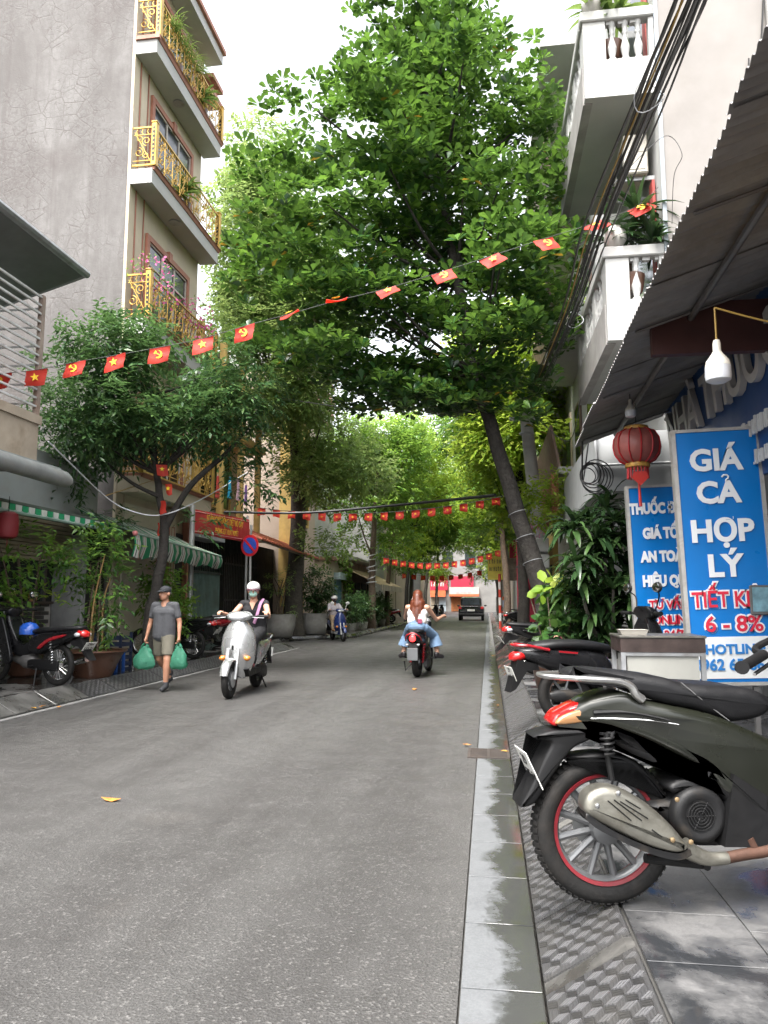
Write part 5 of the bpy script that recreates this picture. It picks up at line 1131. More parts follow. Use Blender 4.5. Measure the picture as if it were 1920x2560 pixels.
def wheel(parent, cx, Rr, wd, rimR, spokes=10, style='alloy', rim=None, tread=False, disc=False, stripe=None):
    m = MB(); n = 48; hw = wd / 2; sec = []
    sh = (Rr - rimR)
    prof = [(rimR - .012, -hw * .55), (rimR + sh * .25, -hw * .88), (rimR + sh * .6, -hw), (Rr - sh * .12, -hw * .72), (Rr, -hw * .25), (Rr, hw * .25), (Rr - sh * .12, hw * .72), (rimR + sh * .6, hw), (rimR + sh * .25, hw * .88), (rimR - .012, hw * .55)]
    rs = [[(cx + r_ * math.cos(2 * math.pi * i / n), y_, Rr + r_ * math.sin(2 * math.pi * i / n)) for r_, y_ in prof] for i in range(n)]
    m.rings(rs, False, True); w = m.build('wheel', M_TYRE, parent, 60)
    if tread:
        m = MB()
        for i in range(64):
            for s in (-1, 1):
                a = 2 * math.pi * (i + (.5 if s > 0 else 0)) / 64; M = T(cx, 0, Rr) @ RY(-a) @ T(Rr - sh * .07, s * hw * .52, 0) @ RZ(s * .5)
                m.box(-.006, .006, -hw * .2, hw * .2, -.008, .007, M)
        m.build('tread', M_TYRE, w, 0)['kind'] = 'stuff'
    rim = rim or M_RIM; m = MB()
    pr = [(rimR, -hw * .56), (rimR, hw * .56), (rimR - .012, hw * .5), (rimR - .024, hw * .2), (rimR - .026, -hw * .2), (rimR - .012, -hw * .5)]
    rs = [[(cx + r_ * math.cos(2 * math.pi * i / n), y_, Rr + r_ * math.sin(2 * math.pi * i / n)) for r_, y_ in pr] for i in range(n)]
    m.rings(rs, False, True); rm_ = m.build('rim', rim, w, 50)
    if stripe:
        m = MB()
        for s in (-1, 1):
            rs = [[(cx + r_ * math.cos(2 * math.pi * i / n), s * y_, Rr + r_ * math.sin(2 * math.pi * i / n)) for r_, y_ in ((rimR + .001, hw * .80), (rimR - .012, hw * .72), (rimR - .012, hw * .55), (rimR + .001, hw * .6))] for i in range(n)]
            m.rings(rs, False, True)
        m.build('rim_stripe', stripe, w, 50)
    if style == 'alloy':
        for k in range(spokes):
            a = 2 * math.pi * k / spokes + .2; m = MB(); c, s = math.cos(a), math.sin(a)
            p0 = Vector((cx + .04 * c, 0, Rr + .04 * s)); p1 = Vector((cx + (rimR - .015) * c, 0, Rr + (rimR - .015) * s)); m.tube([p0, p0.lerp(p1, .5), p1], [.018, .013, .015], 8); m.build('spoke', rim, w)
    else:
        m = MB()
        for k in range(spokes):
            a = 2 * math.pi * k / spokes; a2 = a + (.35 if k % 2 else -.35); s = .025 if k % 4 < 2 else -.025
            m.tube([(cx + .035 * math.cos(a2), s, Rr + .035 * math.sin(a2)), (cx + (rimR - .01) * math.cos(a), 0, Rr + (rimR - .01) * math.sin(a))], .0025, 4)
        m.build('spokes', M_CHROME, w)['kind'] = 'stuff'
    m = MB(); m.lathe([(.02, -hw * 1.15), (.055, -hw * .9), (.06, -hw * .3), (.06, hw * .3), (.055, hw * .9), (.02, hw * 1.15)], 18, T(cx, 0, Rr) @ RX(R(90))); m.build('hub', rim, w)
    if disc: m = MB(); m.lathe([(.05, 0), (.1, .001), (.1, .005), (.05, .006)], 24, T(cx, hw * 1.2, Rr) @ RX(R(90))); m.build('brake_disc', M_STEEL, w)
    return w
def fender(parent, cx, Rr, rad, hw, a0, a1, mat, th=.006, name='fender', flare=0):
    m = MB(); rs = []
    for i in range(13):
        a = R(a0 + (a1 - a0) * i / 12); c, s = math.cos(a), math.sin(a); w = hw * (1 - .25 * abs(i - 6) / 6 * flare)
        ring = []
        for dr, f in ((0, 1), (th, 1)):
            row = [(rad + dr - .028 * (abs(t) ** 2.5), t * w) for t in (-1, -.7, -.3, 0, .3, .7, 1)]
            ring += [(cx + r_ * c, y_, Rr + r_ * s) for r_, y_ in (row if f and dr == 0 else row[::-1])]
        rs.append(ring)
    m.rings(rs); return m.build(name, mat, parent, 60)
def mirror(parent, x, y, z, s, mat=M_BLKP, out=.1, h=.22):
    c = Vector((x - .03, y + s * out, z + h)); m = MB(); m.tube(catmull([(x, y, z), (x + .02, y + s * out * .4, z + h * .6), tuple(c - Vector((0, 0, .03)))], 4), .007, 6); o = m.build('mirror', mat, parent)
    m = MB(); m.ball((0, 0, 0), (.022, .075, .052), 16, 8, T(*c)); m.build('mirror_shell', mat, o); m = MB(); m.ball((0, 0, 0), (.006, .066, .044), 16, 6, T(c.x - .02, c.y, c.z)); m.build('mirror_glass', M_MIRR, o)
def plate_part(parent, c, rot, w=.19, h=.14, text=('29', '635.81')):
    M = T(*c) @ rot; m = MB(); m.box(-.002, .002, -w / 2, w / 2, -h / 2, h / 2, M, c=.001); o = m.build('number_plate', M_PLATE, parent, 0)
    if text:
        for k, tx in enumerate(text): link('lettering', text_mesh(tx, .062, M @ wall_M((-.004, 0, .034 - k * .066), (0, -1, 0)), .0008), flat('plate_black', (.02, .02, .02), .5), o)
    return o
def handlebar(parent, x, z, mat, hw=.33, rise=.0, cover=None):
    m = MB(); m.tube(catmull([(x - .06, -hw, z + rise), (x - .01, -.16, z + rise), (x + .02, 0, z), (x - .01, .16, z + rise), (x - .06, hw, z + rise)], 5), .012, 8); o = m.build('handlebar', M_BLKP, parent)
    for s in (-1, 1):
        m = MB(); m.tube([(x - .045, s * (hw - .11), z + rise), (x - .062, s * (hw + .01), z + rise)], [.0185, .0185], 12); m.tube([(x - .062, s * (hw + .008), z + rise), (x - .064, s * (hw + .025), z + rise)], .022, 12); m.build('grip', M_BLKP, o)
        m = MB(); m.tube(catmull([(x + .015, s * .17, z + rise - .01), (x + .035, s * .23, z + rise - .015), (x - .0, s * (hw - .01), z + rise - .02)], 4), [.008, .006], 6, flat=.6); m.build('lever', M_CHROME, o)
    return o
def spring(parent, a, b, r_=.028, turns=7, mat=None, core=None):
    a, b = Vector(a), Vector(b); d = (b - a); u = d.normalized().orthogonal().normalized(); v = d.normalized().cross(u); m = MB()
    m.tube([a + d * (i / 70) + (u * math.cos(2 * math.pi * turns * i / 70) + v * math.sin(2 * math.pi * turns * i / 70)) * r_ for i in range(71)], .0055, 5); o = m.build('shock_absorber', mat or M_CHROME, parent)
    m = MB(); m.tube([a, b], [.014, .012], 8); m.build('damper', core or M_BLKP, o); return o
def scooter(name, label, loc, hd, col, col2=None, wb=1.27, Rw=.235, seat=M_SEAT, text=('29', '635.81'), group=None, detail=True, lit=False, accent=None, mirrors=True):
    """step-through scooter"""
    t = thing(name, label, 'scooter', loc, R(hd), group); c2 = col2 or M_BLKP
    wheel(t, 0, Rw, .095, Rw - .085, 6); wheel(t, wb, Rw, .085, Rw - .08, 6, disc=True)
    m = MB(); m.loft([(-.50, .665, .02, .02), (-.46, .66, .075, .045), (-.30, .635, .125, .09), (-.05, .585, .15, .13), (.2, .53, .16, .18), (.38, .47, .15, .2), (.46, .42, .11, .17)], 22); m.build('body', col, t, 50)
    m = MB(); m.loft([(-.36, .70, .05, .02), (-.33, .715, .10, .045), (-.12, .735, .135, .05), (.1, .735, .145, .05), (.3, .715, .13, .05), (.45, .69, .09, .045), (.5, .665, .04, .02)], 20); m.build('seat', seat, t, 50)
    m = MB(); m.tube(catmull([(-.2, .13, .69), (-.4, .12, .73), (-.5, .07, .735), (-.52, 0, .735), (-.5, -.07, .735), (-.4, -.12, .73), (-.2, -.13, .69)], 4), .015, 8); m.build('grab_rail', M_CHROME if not accent else accent, t)
    m = MB(); m.prism([(.3, .26), (.92, .24), (1.0, .34), (.9, .34), (.42, .325), (.3, .34)], -.15, .15); m.build('floorboard', c2, t, 0)
    m = MB(); vloft(m, [(.22, .93, .10, .05), (.30, .95, .15, .07), (.45, 1.0, .205, .085), (.62, 1.01, .225, .09), (.78, .985, .205, .085), (.90, .955, .15, .075), (.98, .93, .09, .06)], bow=.55); m.build('leg_shield', col, t, 50)
    m = MB(); vloft(m, [(.28, .90, .12, .02), (.5, .92, .19, .03), (.75, .91, .18, .03), (.93, .89, .11, .03)], bow=.35); m.build('inner_shield', c2, t, 50)
    fender(t, wb, Rw, Rw + .035, .065, 15, 165, col, name='front_fender', flare=1)
    for s in (-1, 1):
        m = MB(); m.tube([(wb - .02, s * .062, Rw), (wb - .14, s * .062, .62)], [.021, .024], 8); m.build('fork', M_STEEL, t)
    m = MB(); vloft(m, [(.955, .93, .07, .06), (1.0, .935, .15, .075), (1.045, .925, .17, .075), (1.085, .90, .13, .05), (1.10, .885, .08, .03)], bow=.25); m.build('handlebar_cover', col, t, 50)
    m = MB(); m.ball((1.0, 0, 1.02), (.03, .105, .04), 16, 8); m.build('headlight', M_CLEARL, t)
    handlebar(t, .905, 1.03, c2, .33)
    if mirrors:
        for s in (-1, 1): mirror(t, .90, s * .17, 1.06, s, c2)
    for s in (-1, 1):
        m = MB(); m.ball((0, 0, 0), (.045, .042, .035), 14, 8, T(1.055, s * .155, .49)); m.build('indicator', M_AMB, t)
    if detail:
        m = MB(); m.prism([(1.105, .66), (1.095, .60), (1.1, .60), (1.108, .655)], -.03, -.008); m.build('vent_slit', M_BLKP, t, 0)
    m = MB(); m.loft([(-.55, .62, .03, .025), (-.52, .625, .075, .045), (-.46, .635, .09, .05), (-.42, .64, .08, .04)], 18); m.build('tail_light', M_REDL, t, 50)
    m = MB(); m.prism([(-.50, .60), (-.30, .56), (-.28, .5), (-.40, .5), (-.52, .33), (-.58, .30), (-.56, .36)], -.075, .075); m.build('rear_mudguard', M_BLKP, t, 0)
    plate_part(t, (-.545, 0, .47), RY(R(-22)), text=text)
    m = MB(); m.loft([(-.22, .27, .02, .03), (-.15, .27, .045, .055), (.05, .26, .05, .06), (.2, .24, .035, .04), (.45, .2, .018, .02)], 16, T(0, -.15, 0)); m.build('exhaust', M_ENG, t, 50)
    m = MB(); m.loft([(-.08, .24, .03, .09), (.1, .26, .05, .11), (.35, .3, .05, .10), (.45, .3, .03, .06)], 14, T(0, .1, 0)); m.build('engine', M_ENG, t, 50)
    spring(t, (-.05, .1, .28), (-.02, .1, .55))
    m = MB(); m.tube([(.25, .12, .22), (.12, .17, .02)], .011, 6); m.build('stand', M_BLKP, t)
    return t
def underbone(name, label, loc, hd, col, accent, text=('29', '635.81'), group=None, cat='motorbike', side_stand=True, mirrors=True):
    t = thing(name, label, cat, loc, R(hd), group); wb = 1.24; Rw = .285
    for cx in (0, wb): wheel(t, cx, Rw, .075, Rw - .062, 28, 'wire', M_CHROME)
    m = MB(); m.pillow([(-.47, .76), (-.42, .69), (-.18, .59), (.08, .50), (.28, .42), (.44, .45), (.46, .6), (.3, .70), (.0, .735), (-.3, .775)], lambda x, z: .07 + .06 * max(0, min(1, (x + .45) / .5)), .03); m.build('tail_body', col, t, 50)
    m = MB(); m.pillow([(-.2, .675), (.05, .60), (.22, .50), (.27, .52), (.08, .64), (-.18, .70)], lambda x, z: .083 + .06 * max(0, min(1, (x + .45) / .5)), .012); m.build('side_stripe', accent, t, 50)
    m = MB(); m.loft([(-.46, .79, .05, .015), (-.42, .79, .09, .035), (-.2, .775, .115, .04), (.05, .755, .125, .045), (.3, .745, .12, .045), (.46, .73, .07, .035), (.5, .72, .03, .015)], 18); m.build('seat', M_SEAT, t, 50)
    m = MB(); m.pillow([(.42, .46), (.62, .38), (.80, .44), (.94, .72), (.98, .93), (.92, .95), (.84, .78), (.66, .56), (.46, .60)], lambda x, z: .06 + .05 * max(0, min(1, (x - .42) / .3)), .03); m.build('frame_cover', col, t, 50)
    for s in (-1, 1):
        m = MB(); m.pillow([(.72, .34), (.86, .30), (.98, .62), (1.03, .88), (.95, .92), (.84, .70)], .03, .012, yc=s * .16); m.build('leg_shield', col, t, 50)
    fender(t, wb, Rw, Rw + .03, .05, 20, 170, col, name='front_fender', flare=1)
    for s in (-1, 1): m = MB(); m.tube([(wb, s * .06, Rw), (.97, s * .06, .93)], [.019, .022], 8); m.build('fork', M_STEEL, t)
    m = MB(); vloft(m, [(.93, .96, .06, .05), (.98, .97, .13, .08), (1.03, .955, .13, .075), (1.06, .93, .07, .04)], bow=.2); m.build('headlight_cowl', col, t, 50); m = MB(); m.ball((1.04, 0, .985), (.02, .085, .04)); m.build('headlight', M_CLEARL, t)
    handlebar(t, .95, 1.0, M_BLKP, .32, .03)
    if mirrors:
        for s in (-1, 1): mirror(t, .94, s * .2, 1.03, s)
    m = MB(); m.loft([(-.53, .70, .03, .025), (-.5, .705, .07, .045), (-.43, .725, .085, .05), (-.38, .735, .07, .035)], 16); m.build('tail_light', M_REDL, t, 50)
    for s in (-1, 1): m = MB(); m.ball((-.43, s * .1, .70), (.05, .03, .03)); m.build('indicator', M_CLEARL, t)
    m = MB(); m.prism([(-.46, .66), (-.26, .60), (-.3, .55), (-.42, .54), (-.56, .40), (-.64, .36), (-.55, .48)], -.06, .06); m.build('rear_mudguard', M_BLKP, t, 0)
    plate_part(t, (-.565, 0, .545), RY(R(-38)), text=text)
    m = MB(); m.loft([(.38, .30, .05, .05), (.42, .31, .10, .10), (.6, .32, .11, .11), (.72, .33, .06, .07), (.84, .34, .05, .05), (.88, .34, .03, .03)], 16); m.build('engine', pm('engine_grey', (.16, .155, .15), .5, .5, var=.3, vs=9), t, 50)
    m = MB(); m.tube(catmull([(.8, -.08, .28), (.6, -.13, .2), (.2, -.15, .22), (.0, -.16, .27), (-.35, -.17, .36)], 4), [.016, .018, .02, .03, .045, .045, .045], 12); m.build('exhaust', M_CHROME, t)
    m = MB(); m.pillow([(-.09, .24), (-.05, .20), (.42, .23), (.48, .29), (.42, .35), (-.05, .35), (-.1, .3)], .02, .012, yc=.09); m.build('chain_case', M_BLKP, t, 50)
    m = MB(); m.tube([(0, .07, .28), (.4, .07, .32)], .018, 8); m.tube([(0, -.07, .28), (.4, -.07, .32)], .018, 8); m.build('swing_arm', M_BLKP, t)
    for s in (-1, 1): spring(t, (-.01, s * .1, .31), (.07, s * .1, .62), .026, 9)
    m = MB(); m.tube([(.35, -.17, .26), (.35, .17, .26)], .011, 8); m.tube([(.35, .12, .26), (.35, .2, .26)], .017, 8); m.build('foot_pegs', M_BLKP, t)
    m = MB(); m.tube([(.30, .1, .24), (.22, .20, .005)], .011, 6); m.build('stand', M_BLKP, t)
    return t
# ---- the near scooter: its side view read off the photograph on the plane it stands in
NB = Vector((.43, 3.10, SW)); NH = 13.0
_d = Vector((math.cos(R(NH)), math.sin(R(NH)), 0)); _n = Vector((math.sin(R(NH)), -math.cos(R(NH)), 0))
def tr(pts, off):
    o = []
    for zx, zy in pts:
        rr_ = ray(1280 + zx / 2.592, 1600 + zy / 2.592); t_ = ((NB + _n * off - EYE).dot(_n)) / rr_.dot(_n); q = EYE + rr_ * t_ - NB; o.append((q.dot(_d), q.z))
    return o
OLV = pm('dark_olive_paint', (.012, .0135, .009), .3, .2, var=.15, vs=3, coat=.3, dirt=(.03, .027, .02), dirt_amt=.3, ds=5)
STRP = pm('dull_red_stripe', (.17, .012, .018), .5, var=.3, vs=20)
ns = thing('parked_scooter', 'black olive scooter with red-striped alloy rear wheel parked across the kerb', 'scooter', NB, R(NH))
wheel(ns, -.005, .277, .105, .205, 12, stripe=STRP, tread=True, disc=True); wheel(ns, 1.42, .285, .09, .21, 12, stripe=STRP, disc=True)
wf = lambda a, b, x0, x1: (lambda x, z: a + (b - a) * max(0, min(1, (x - x0) / (x1 - x0))))
bo = tr([(300, 556), (420, 470), (480, 425), (560, 385), (740, 345), (860, 392), (1000, 420), (1250, 470), (1430, 535), (1659, 640), (1720, 700), (1700, 900), (1650, 1150), (1500, 1100), (1420, 1030), (1330, 950), (1240, 840), (1100, 760), (900, 662), (700, 596), (540, 572)], .13)
m = MB(); m.pillow(bo, wf(.055, .165, bo[0][0], bo[0][0] + .45), .035, 4); m.build('body_panel', OLV, ns, 50)
so = tr([(395, 228), (430, 197), (520, 190), (700, 205), (880, 226), (1000, 246), (1090, 274), (1200, 288), (1400, 298), (1560, 322), (1650, 372), (1665, 440), (1590, 500), (1420, 528), (1330, 500), (1180, 450), (1020, 420), (860, 372), (700, 305), (420, 248)], .11)
m = MB(); m.pillow(so, wf(.08, .145, so[0][0], so[0][0] + .5), .04, 4); m.build('seat', M_SEAT, ns, 50)
for s in (-1, 1):
    sm = tr([(1088, 274), (1180, 350), (1290, 440), (1400, 522)], .13); m = MB(); m.tube([(x, s * .139, z) for x, z in sm], .0022, 5); m.build('seat_seam', pm('seam_grey', (.12, .12, .12), .6), ns)
for s in (-1, 1):
    gr_ = tr([(845, 385), (800, 350), (770, 300), (690, 270), (500, 258), (290, 252)], .14); P_ = [(x, s * w, z) for (x, z), w in zip(gr_, (.135, .14, .14, .135, .12, .06))]
    m = MB(); m.tube(catmull(P_ + [(P_[-1][0] - .02, 0, P_[-1][2])], 5), [.022, .02, .017, .017, .016, .014, .012], 10, flat=.75); m.build('grab_rail', pm('satin_alloy', (.48, .48, .47), .3, .9, var=.1), ns)
tl = tr([(262, 525), (300, 480), (420, 415), (470, 413), (492, 440), (330, 492), (300, 556), (270, 556)], .06); m = MB(); m.pillow(tl, .062, .015, 2); m.build('tail_light', M_REDL, ns, 50)
for s in (-1, 1):
    al = tr([(302, 552), (332, 495), (490, 442), (557, 460), (530, 522)], .08); m = MB(); m.pillow(al, .014, .008, 2, yc=s * .062); m.build('indicator', pm('smoked_amber', (.30, .15, .06), .15, coat=.5), ns, 50)
    ch = tr([(535, 508), (700, 510), (900, 514), (1000, 522), (1072, 541), (900, 533), (535, 531)], .14); m = MB(); m.pillow(ch, wf(.004, .012, ch[0][0], ch[0][0] + .2), .003, 2, yc=s * .10, smooth=3)
    m = MB(); P_ = [(x, s * (.082 + .075 * i / 3), z) for i, (x, z) in enumerate(tr([(540, 520), (720, 516), (900, 520), (1060, 540)], .13))]; m.tube(catmull(P_, 4), [.008, .009, .007, .003], 8, flat=.6); m.build('chrome_trim', M_CHROME, ns)
    m = MB(); P_ = [(x, s * (.085 + .072 * i / 3), z) for i, (x, z) in enumerate(tr([(555, 482), (740, 470), (880, 488), (1000, 514)], .13))]; m.tube(catmull(P_, 4), [.016, .017, .012, .004], 8, flat=.8); m.build('black_insert', M_BLKP, ns)
mg = tr([(125, 622), (190, 592), (300, 572), (540, 576), (520, 612), (470, 645), (380, 690), (300, 790), (205, 930), (135, 1040), (62, 1070), (42, 1058), (100, 950), (190, 760), (238, 665), (210, 640)], .03); m = MB(); m.pillow(mg, .07, .012, 2, smooth=3); m.build('rear_mudguard', M_BLKP, ns, 50)
pc = tr([(140, 822)], 0)[0]; plate_part(ns, (pc[0] - .02, 0, pc[1]), RY(R(-25)), .16, .15, ('29', '475.36'))
hg = tr([(330, 765), (400, 756), (560, 735), (700, 745), (790, 775), (880, 860), (1000, 1020), (955, 1010), (870, 905), (760, 815), (640, 778), (480, 790), (410, 808)], .05); m = MB(); m.pillow(hg, .058, .012, 2, smooth=3); m.build('tyre_hugger', M_BLKP, ns, 50)
inn = tr([(620, 592), (760, 602), (1000, 682), (1200, 790), (1245, 845), (1000, 852), (860, 792), (690, 690), (640, 640)], .1); m = MB(); m.pillow(inn, .11, .03, 3); m.build('inner_fender', M_BLKP, ns, 50)
sp = tr([(608, 600), (612, 735), (640, 900)], .09); spring(ns, (sp[0][0], -.1, sp[0][1]), (sp[1][0], -.1, sp[1][1]), .024, 4, M_BLKP); m = MB(); m.tube([(sp[1][0], -.1, sp[1][1]), (sp[2][0], -.1, sp[2][1])], .012, 8); m.build('damper_rod', M_BLKP, ns)
# silencer with slotted heat shield
mu = tr([(462, 1075), (478, 1005), (540, 958), (620, 946), (720, 970), (850, 1042), (1000, 1170), (1100, 1285), (1135, 1335), (1060, 1372), (900, 1335), (700, 1248), (540, 1165), (475, 1118)], .2)
MUF = pm('brushed_heat_shield', (.30, .29, .25), .38, .85, var=.25, vs=9, dirt=(.10, .085, .06), dirt_amt=.6, ds=11)
m = MB(); m.pillow(mu, .052, .026, 4, yc=-.175); mo = m.build('silencer', MUF, ns, 50)
ml = tr([(470, 1105), (540, 1170), (700, 1255), (900, 1340), (1060, 1376), (1140, 1340), (1130, 1375), (1060, 1405), (900, 1375), (700, 1295), (540, 1205), (480, 1150)], .19); m = MB(); m.pillow(ml, .05, .02, 3, yc=-.165, smooth=3); m.build('silencer_base', M_ENG, mo, 50)
for a, b in (((620, 1040), (770, 1168)), ((660, 1035), (838, 1168)), ((700, 1045), (878, 1155)), ((735, 1035), (830, 1092)), ((905, 1228), (970, 1275))):
    q0, q1 = tr([a, b], .226); m = MB(); m.tube([(q0[0], -.2275, q0[1]), (q1[0], -.2275, q1[1])], .005, 6, flat=.5); m.build('slot', M_BLACKI, mo)
for a in ((552, 1075), (688, 992), (1040, 1295), (1158, 1308), (1068, 1033)):
    q0 = tr([a], .228)[0]; m = MB(); m.lathe([(.009, 0), (.009, .004), (.004, .006)], 10, T(q0[0], -.228, q0[1]) @ RX(R(90))); m.build('bolt', pm('worn_brass', (.42, .30, .17), .4, .8) if a[0] > 1000 else M_CHROME, mo)
ep = tr([(1110, 1335), (1180, 1385), (1280, 1420), (1400, 1415), (1520, 1392), (1610, 1380), (1700, 1360)], .17); m = MB(); m.tube(catmull([(x, -.165, z) for x, z in ep[:4]], 4), [.034, .026, .022], 12); m.build('exhaust_pipe', MUF, ns); m = MB(); m.tube(catmull([(x, -.163, z) for x, z in ep[3:]], 4), .021, 12); m.build('exhaust_pipe', M_RUST, ns)
el = tr([(1530, 1280), (1560, 1340), (1590, 1380)], .15); m = MB(); m.tube([(x, -.15, z) for x, z in el], .02, 10); m.build('exhaust_elbow', M_RUST, ns)
# fan cover and engine
fc = tr([(1240, 1150)], .16)[0]
m = MB(); m.lathe([(.105, 0), (.105, .03), (.095, .045), (.075, .05), (.06, .04), (.055, .04)], 32, T(fc[0], -.10, fc[1]) @ RX(R(90))); fo = m.build('fan_cover', M_ENG, ns, 50)
for r_ in (.018, .029, .04, .051):
    m = MB(); m.tube([(fc[0] + r_ * math.cos(a), -.146, fc[1] + r_ * math.sin(a)) for a in [2 * math.pi * i / 24 for i in range(24)]], .0026, 5, closed=True); m.build('grille_ring', M_ENG, fo)
m = MB()
for k in range(6): a = k * math.pi / 3; m.tube([(fc[0] + .01 * math.cos(a), -.144, fc[1] + .01 * math.sin(a)), (fc[0] + .056 * math.cos(a), -.144, fc[1] + .056 * math.sin(a))], .0024, 4)
m.build('grille_bars', M_ENG, fo)['kind'] = 'stuff'
m = MB(); m.lathe([(.055, 0), (.01, .004)], 20, T(fc[0], -.125, fc[1]) @ RX(R(90))); m.build('fan_hub', M_BLACKI, fo)
ec = tr([(905, 1082), (1060, 1035), (1090, 960), (1200, 905), (1350, 960), (1440, 1080), (1480, 1200), (1440, 1330), (1280, 1350), (1160, 1330), (1040, 1210)], .1); m = MB(); m.pillow(ec, .095, .03, 3, smooth=3); m.build('engine', M_ENG, ns, 50)
ac_ = tr([(1030, 950), (1120, 905), (1230, 905), (1320, 960), (1280, 985), (1150, 970), (1060, 1000)], .13); m = MB(); m.pillow(ac_, .125, .015, 2, smooth=3); m.build('air_box', M_ENG, ns, 50)
lp = tr([(1240, 835), (1400, 870), (1600, 940), (1750, 1020), (1750, 1200), (1620, 1290), (1500, 1230), (1420, 1090), (1330, 960)], .14); m = MB(); m.pillow(lp, .155, .03, 3); m.build('lower_cover', M_BLKP, ns, 50)
m = MB(); q0, q1 = tr([(870, 1420), (1250, 1460)], .1); m.tube([(q0[0], -.09, q0[1]), (q1[0], -.09, q1[1])], .018, 8); m.tube([(q1[0], -.12, q1[1]), (q1[0], .14, q1[1])], .014, 8); m.build('centre_stand', M_BLKP, ns)
# front of the scooter (mostly beyond the frame)
fx = lp[3][0]
m = MB(); m.prism([(fx - .25, .24), (fx + .42, .22), (fx + .55, .33), (fx + .45, .36), (fx + .05, .34), (fx - .2, .5)], -.165, .165); m.build('floorboard', M_BLKP, ns, 0)
m = MB(); vloft(m, [(.24, fx + .47, .12, .05), (.34, fx + .5, .18, .07), (.5, fx + .53, .22, .08), (.7, fx + .53, .235, .085), (.88, fx + .49, .20, .08), (1.0, fx + .46, .13, .07), (1.06, fx + .44, .08, .05)], bow=.5); m.build('leg_shield', OLV, ns, 50)
fender(ns, 1.42, .285, .325, .07, 15, 165, OLV, name='front_fender', flare=1)
for s in (-1, 1): m = MB(); m.tube([(1.42, s * .065, .285), (fx + .55, s * .065, .75)], [.022, .026], 8); m.build('fork', M_STEEL, ns)
hb = tr([(1640, 100)], .3)[0]
m = MB(); vloft(m, [(1.04, fx + .43, .08, .06), (1.09, fx + .42, .15, .075), (1.13, fx + .40, .14, .07), (1.16, fx + .38, .08, .04)], bow=.2); m.build('handlebar_cover', OLV, ns, 50)
m = MB(); m.ball((fx + .5, 0, 1.09), (.03, .09, .05)); m.build('headlight', M_CLEARL, ns)
g0, g1 = tr([(1488, 178)], .42)[0], tr([(1630, 95)], .31)[0]
m = MB(); m.tube(catmull([(g1[0], -.31, g1[1]), (g1[0] + .06, -.2, g1[1] + .03), (fx + .40, 0, 1.09), (2 * fx + .80 - g1[0] - .06, .2, 1.12), (2 * fx + .80 - g1[0], .31, 1.11)], 5), .013, 8); hb_ = m.build('handlebar', M_BLKP, ns)
for s in (-1, 1):
    if s > 0: m = MB(); m.tube([(2 * fx + .80 - g1[0], .31, 1.11), (2 * fx + .80 - g0[0], .42, 1.11)], .019, 14); m.build('grip', M_BLKP, hb_); mirror(ns, fx + .4, .2, 1.12, 1, M_BLKP, .14, .2); continue
    m = MB(); m.tube([(g1[0], s * .31, g1[1]), (g0[0], s * .42, g0[1])], .019, 14); m.tube([(g0[0], s * .418, g0[1]), (g0[0] - .004, s * .432, g0[1])], .023, 14); m.build('grip', M_BLKP, hb_)
    l0, l1 = tr([(1655, 150)], .3)[0], tr([(1570, 222)], .41)[0]; m = MB(); m.tube(catmull([(l0[0] + .02, s * .29, l0[1]), ((l0[0] + l1[0]) / 2 + .01, s * .35, (l0[1] + l1[1]) / 2), (l1[0], s * .41, l1[1])], 4), [.008, .006], 6); m.build('lever', M_CHROME, hb_)
    mirror(ns, fx + .4, s * .2, 1.12, s, M_BLKP, .14, .2)
# ---- other bikes
b2 = onZ(SW, 1413, 1806)
vb = scooter('parked_scooter', 'black scooter with red grab rail and stripe, parked behind the steel food cart', (b2.x, b2.y, SW), 20, pm('gloss_black', (.007, .007, .008), .3, coat=.25, spec=.3, var=.1), text=('29', '118.42'), accent=M_REDP, Rw=.27, wb=1.25)
m = MB(); m.box(-.17, .02, -.152, -.148, .655, .672, RY(R(5))); m.build('red_decal', M_REDP, vb, 0)
b3 = onZ(SW, 143, 1714)
lb_ = underbone('parked_motorbike', 'black motorbike with red side stripe and spoked wheels parked before the brick shop apron', (b3.x, b3.y, SW), 163, pm('gloss_black', (.007, .007, .008), .3, coat=.25, spec=.3, var=.1), M_REDP, text=('29H', '535.21'))
hl = thing('blue_helmet', 'shiny blue helmet resting on the black motorbike footwell', 'helmet', (b3.x - .56, b3.y + .15, SW + .70))
m = MB(); m.lathe([(.125, -.02), (.135, .03), (.125, .09), (.09, .135), (.04, .155), (.004, .158)], 24, cap=True); m.build('shell', pm('helmet_blue', (.02, .10, .48), .2, coat=.6, var=.08), hl); m = MB(); m.tube([(.127 * math.cos(a), .127 * math.sin(a), -.02) for a in [2 * math.pi * k / 24 for k in range(24)]], .008, 6, closed=True); m.build('trim', M_BLKP, hl)
b4 = onZ(0, 572, 1746)
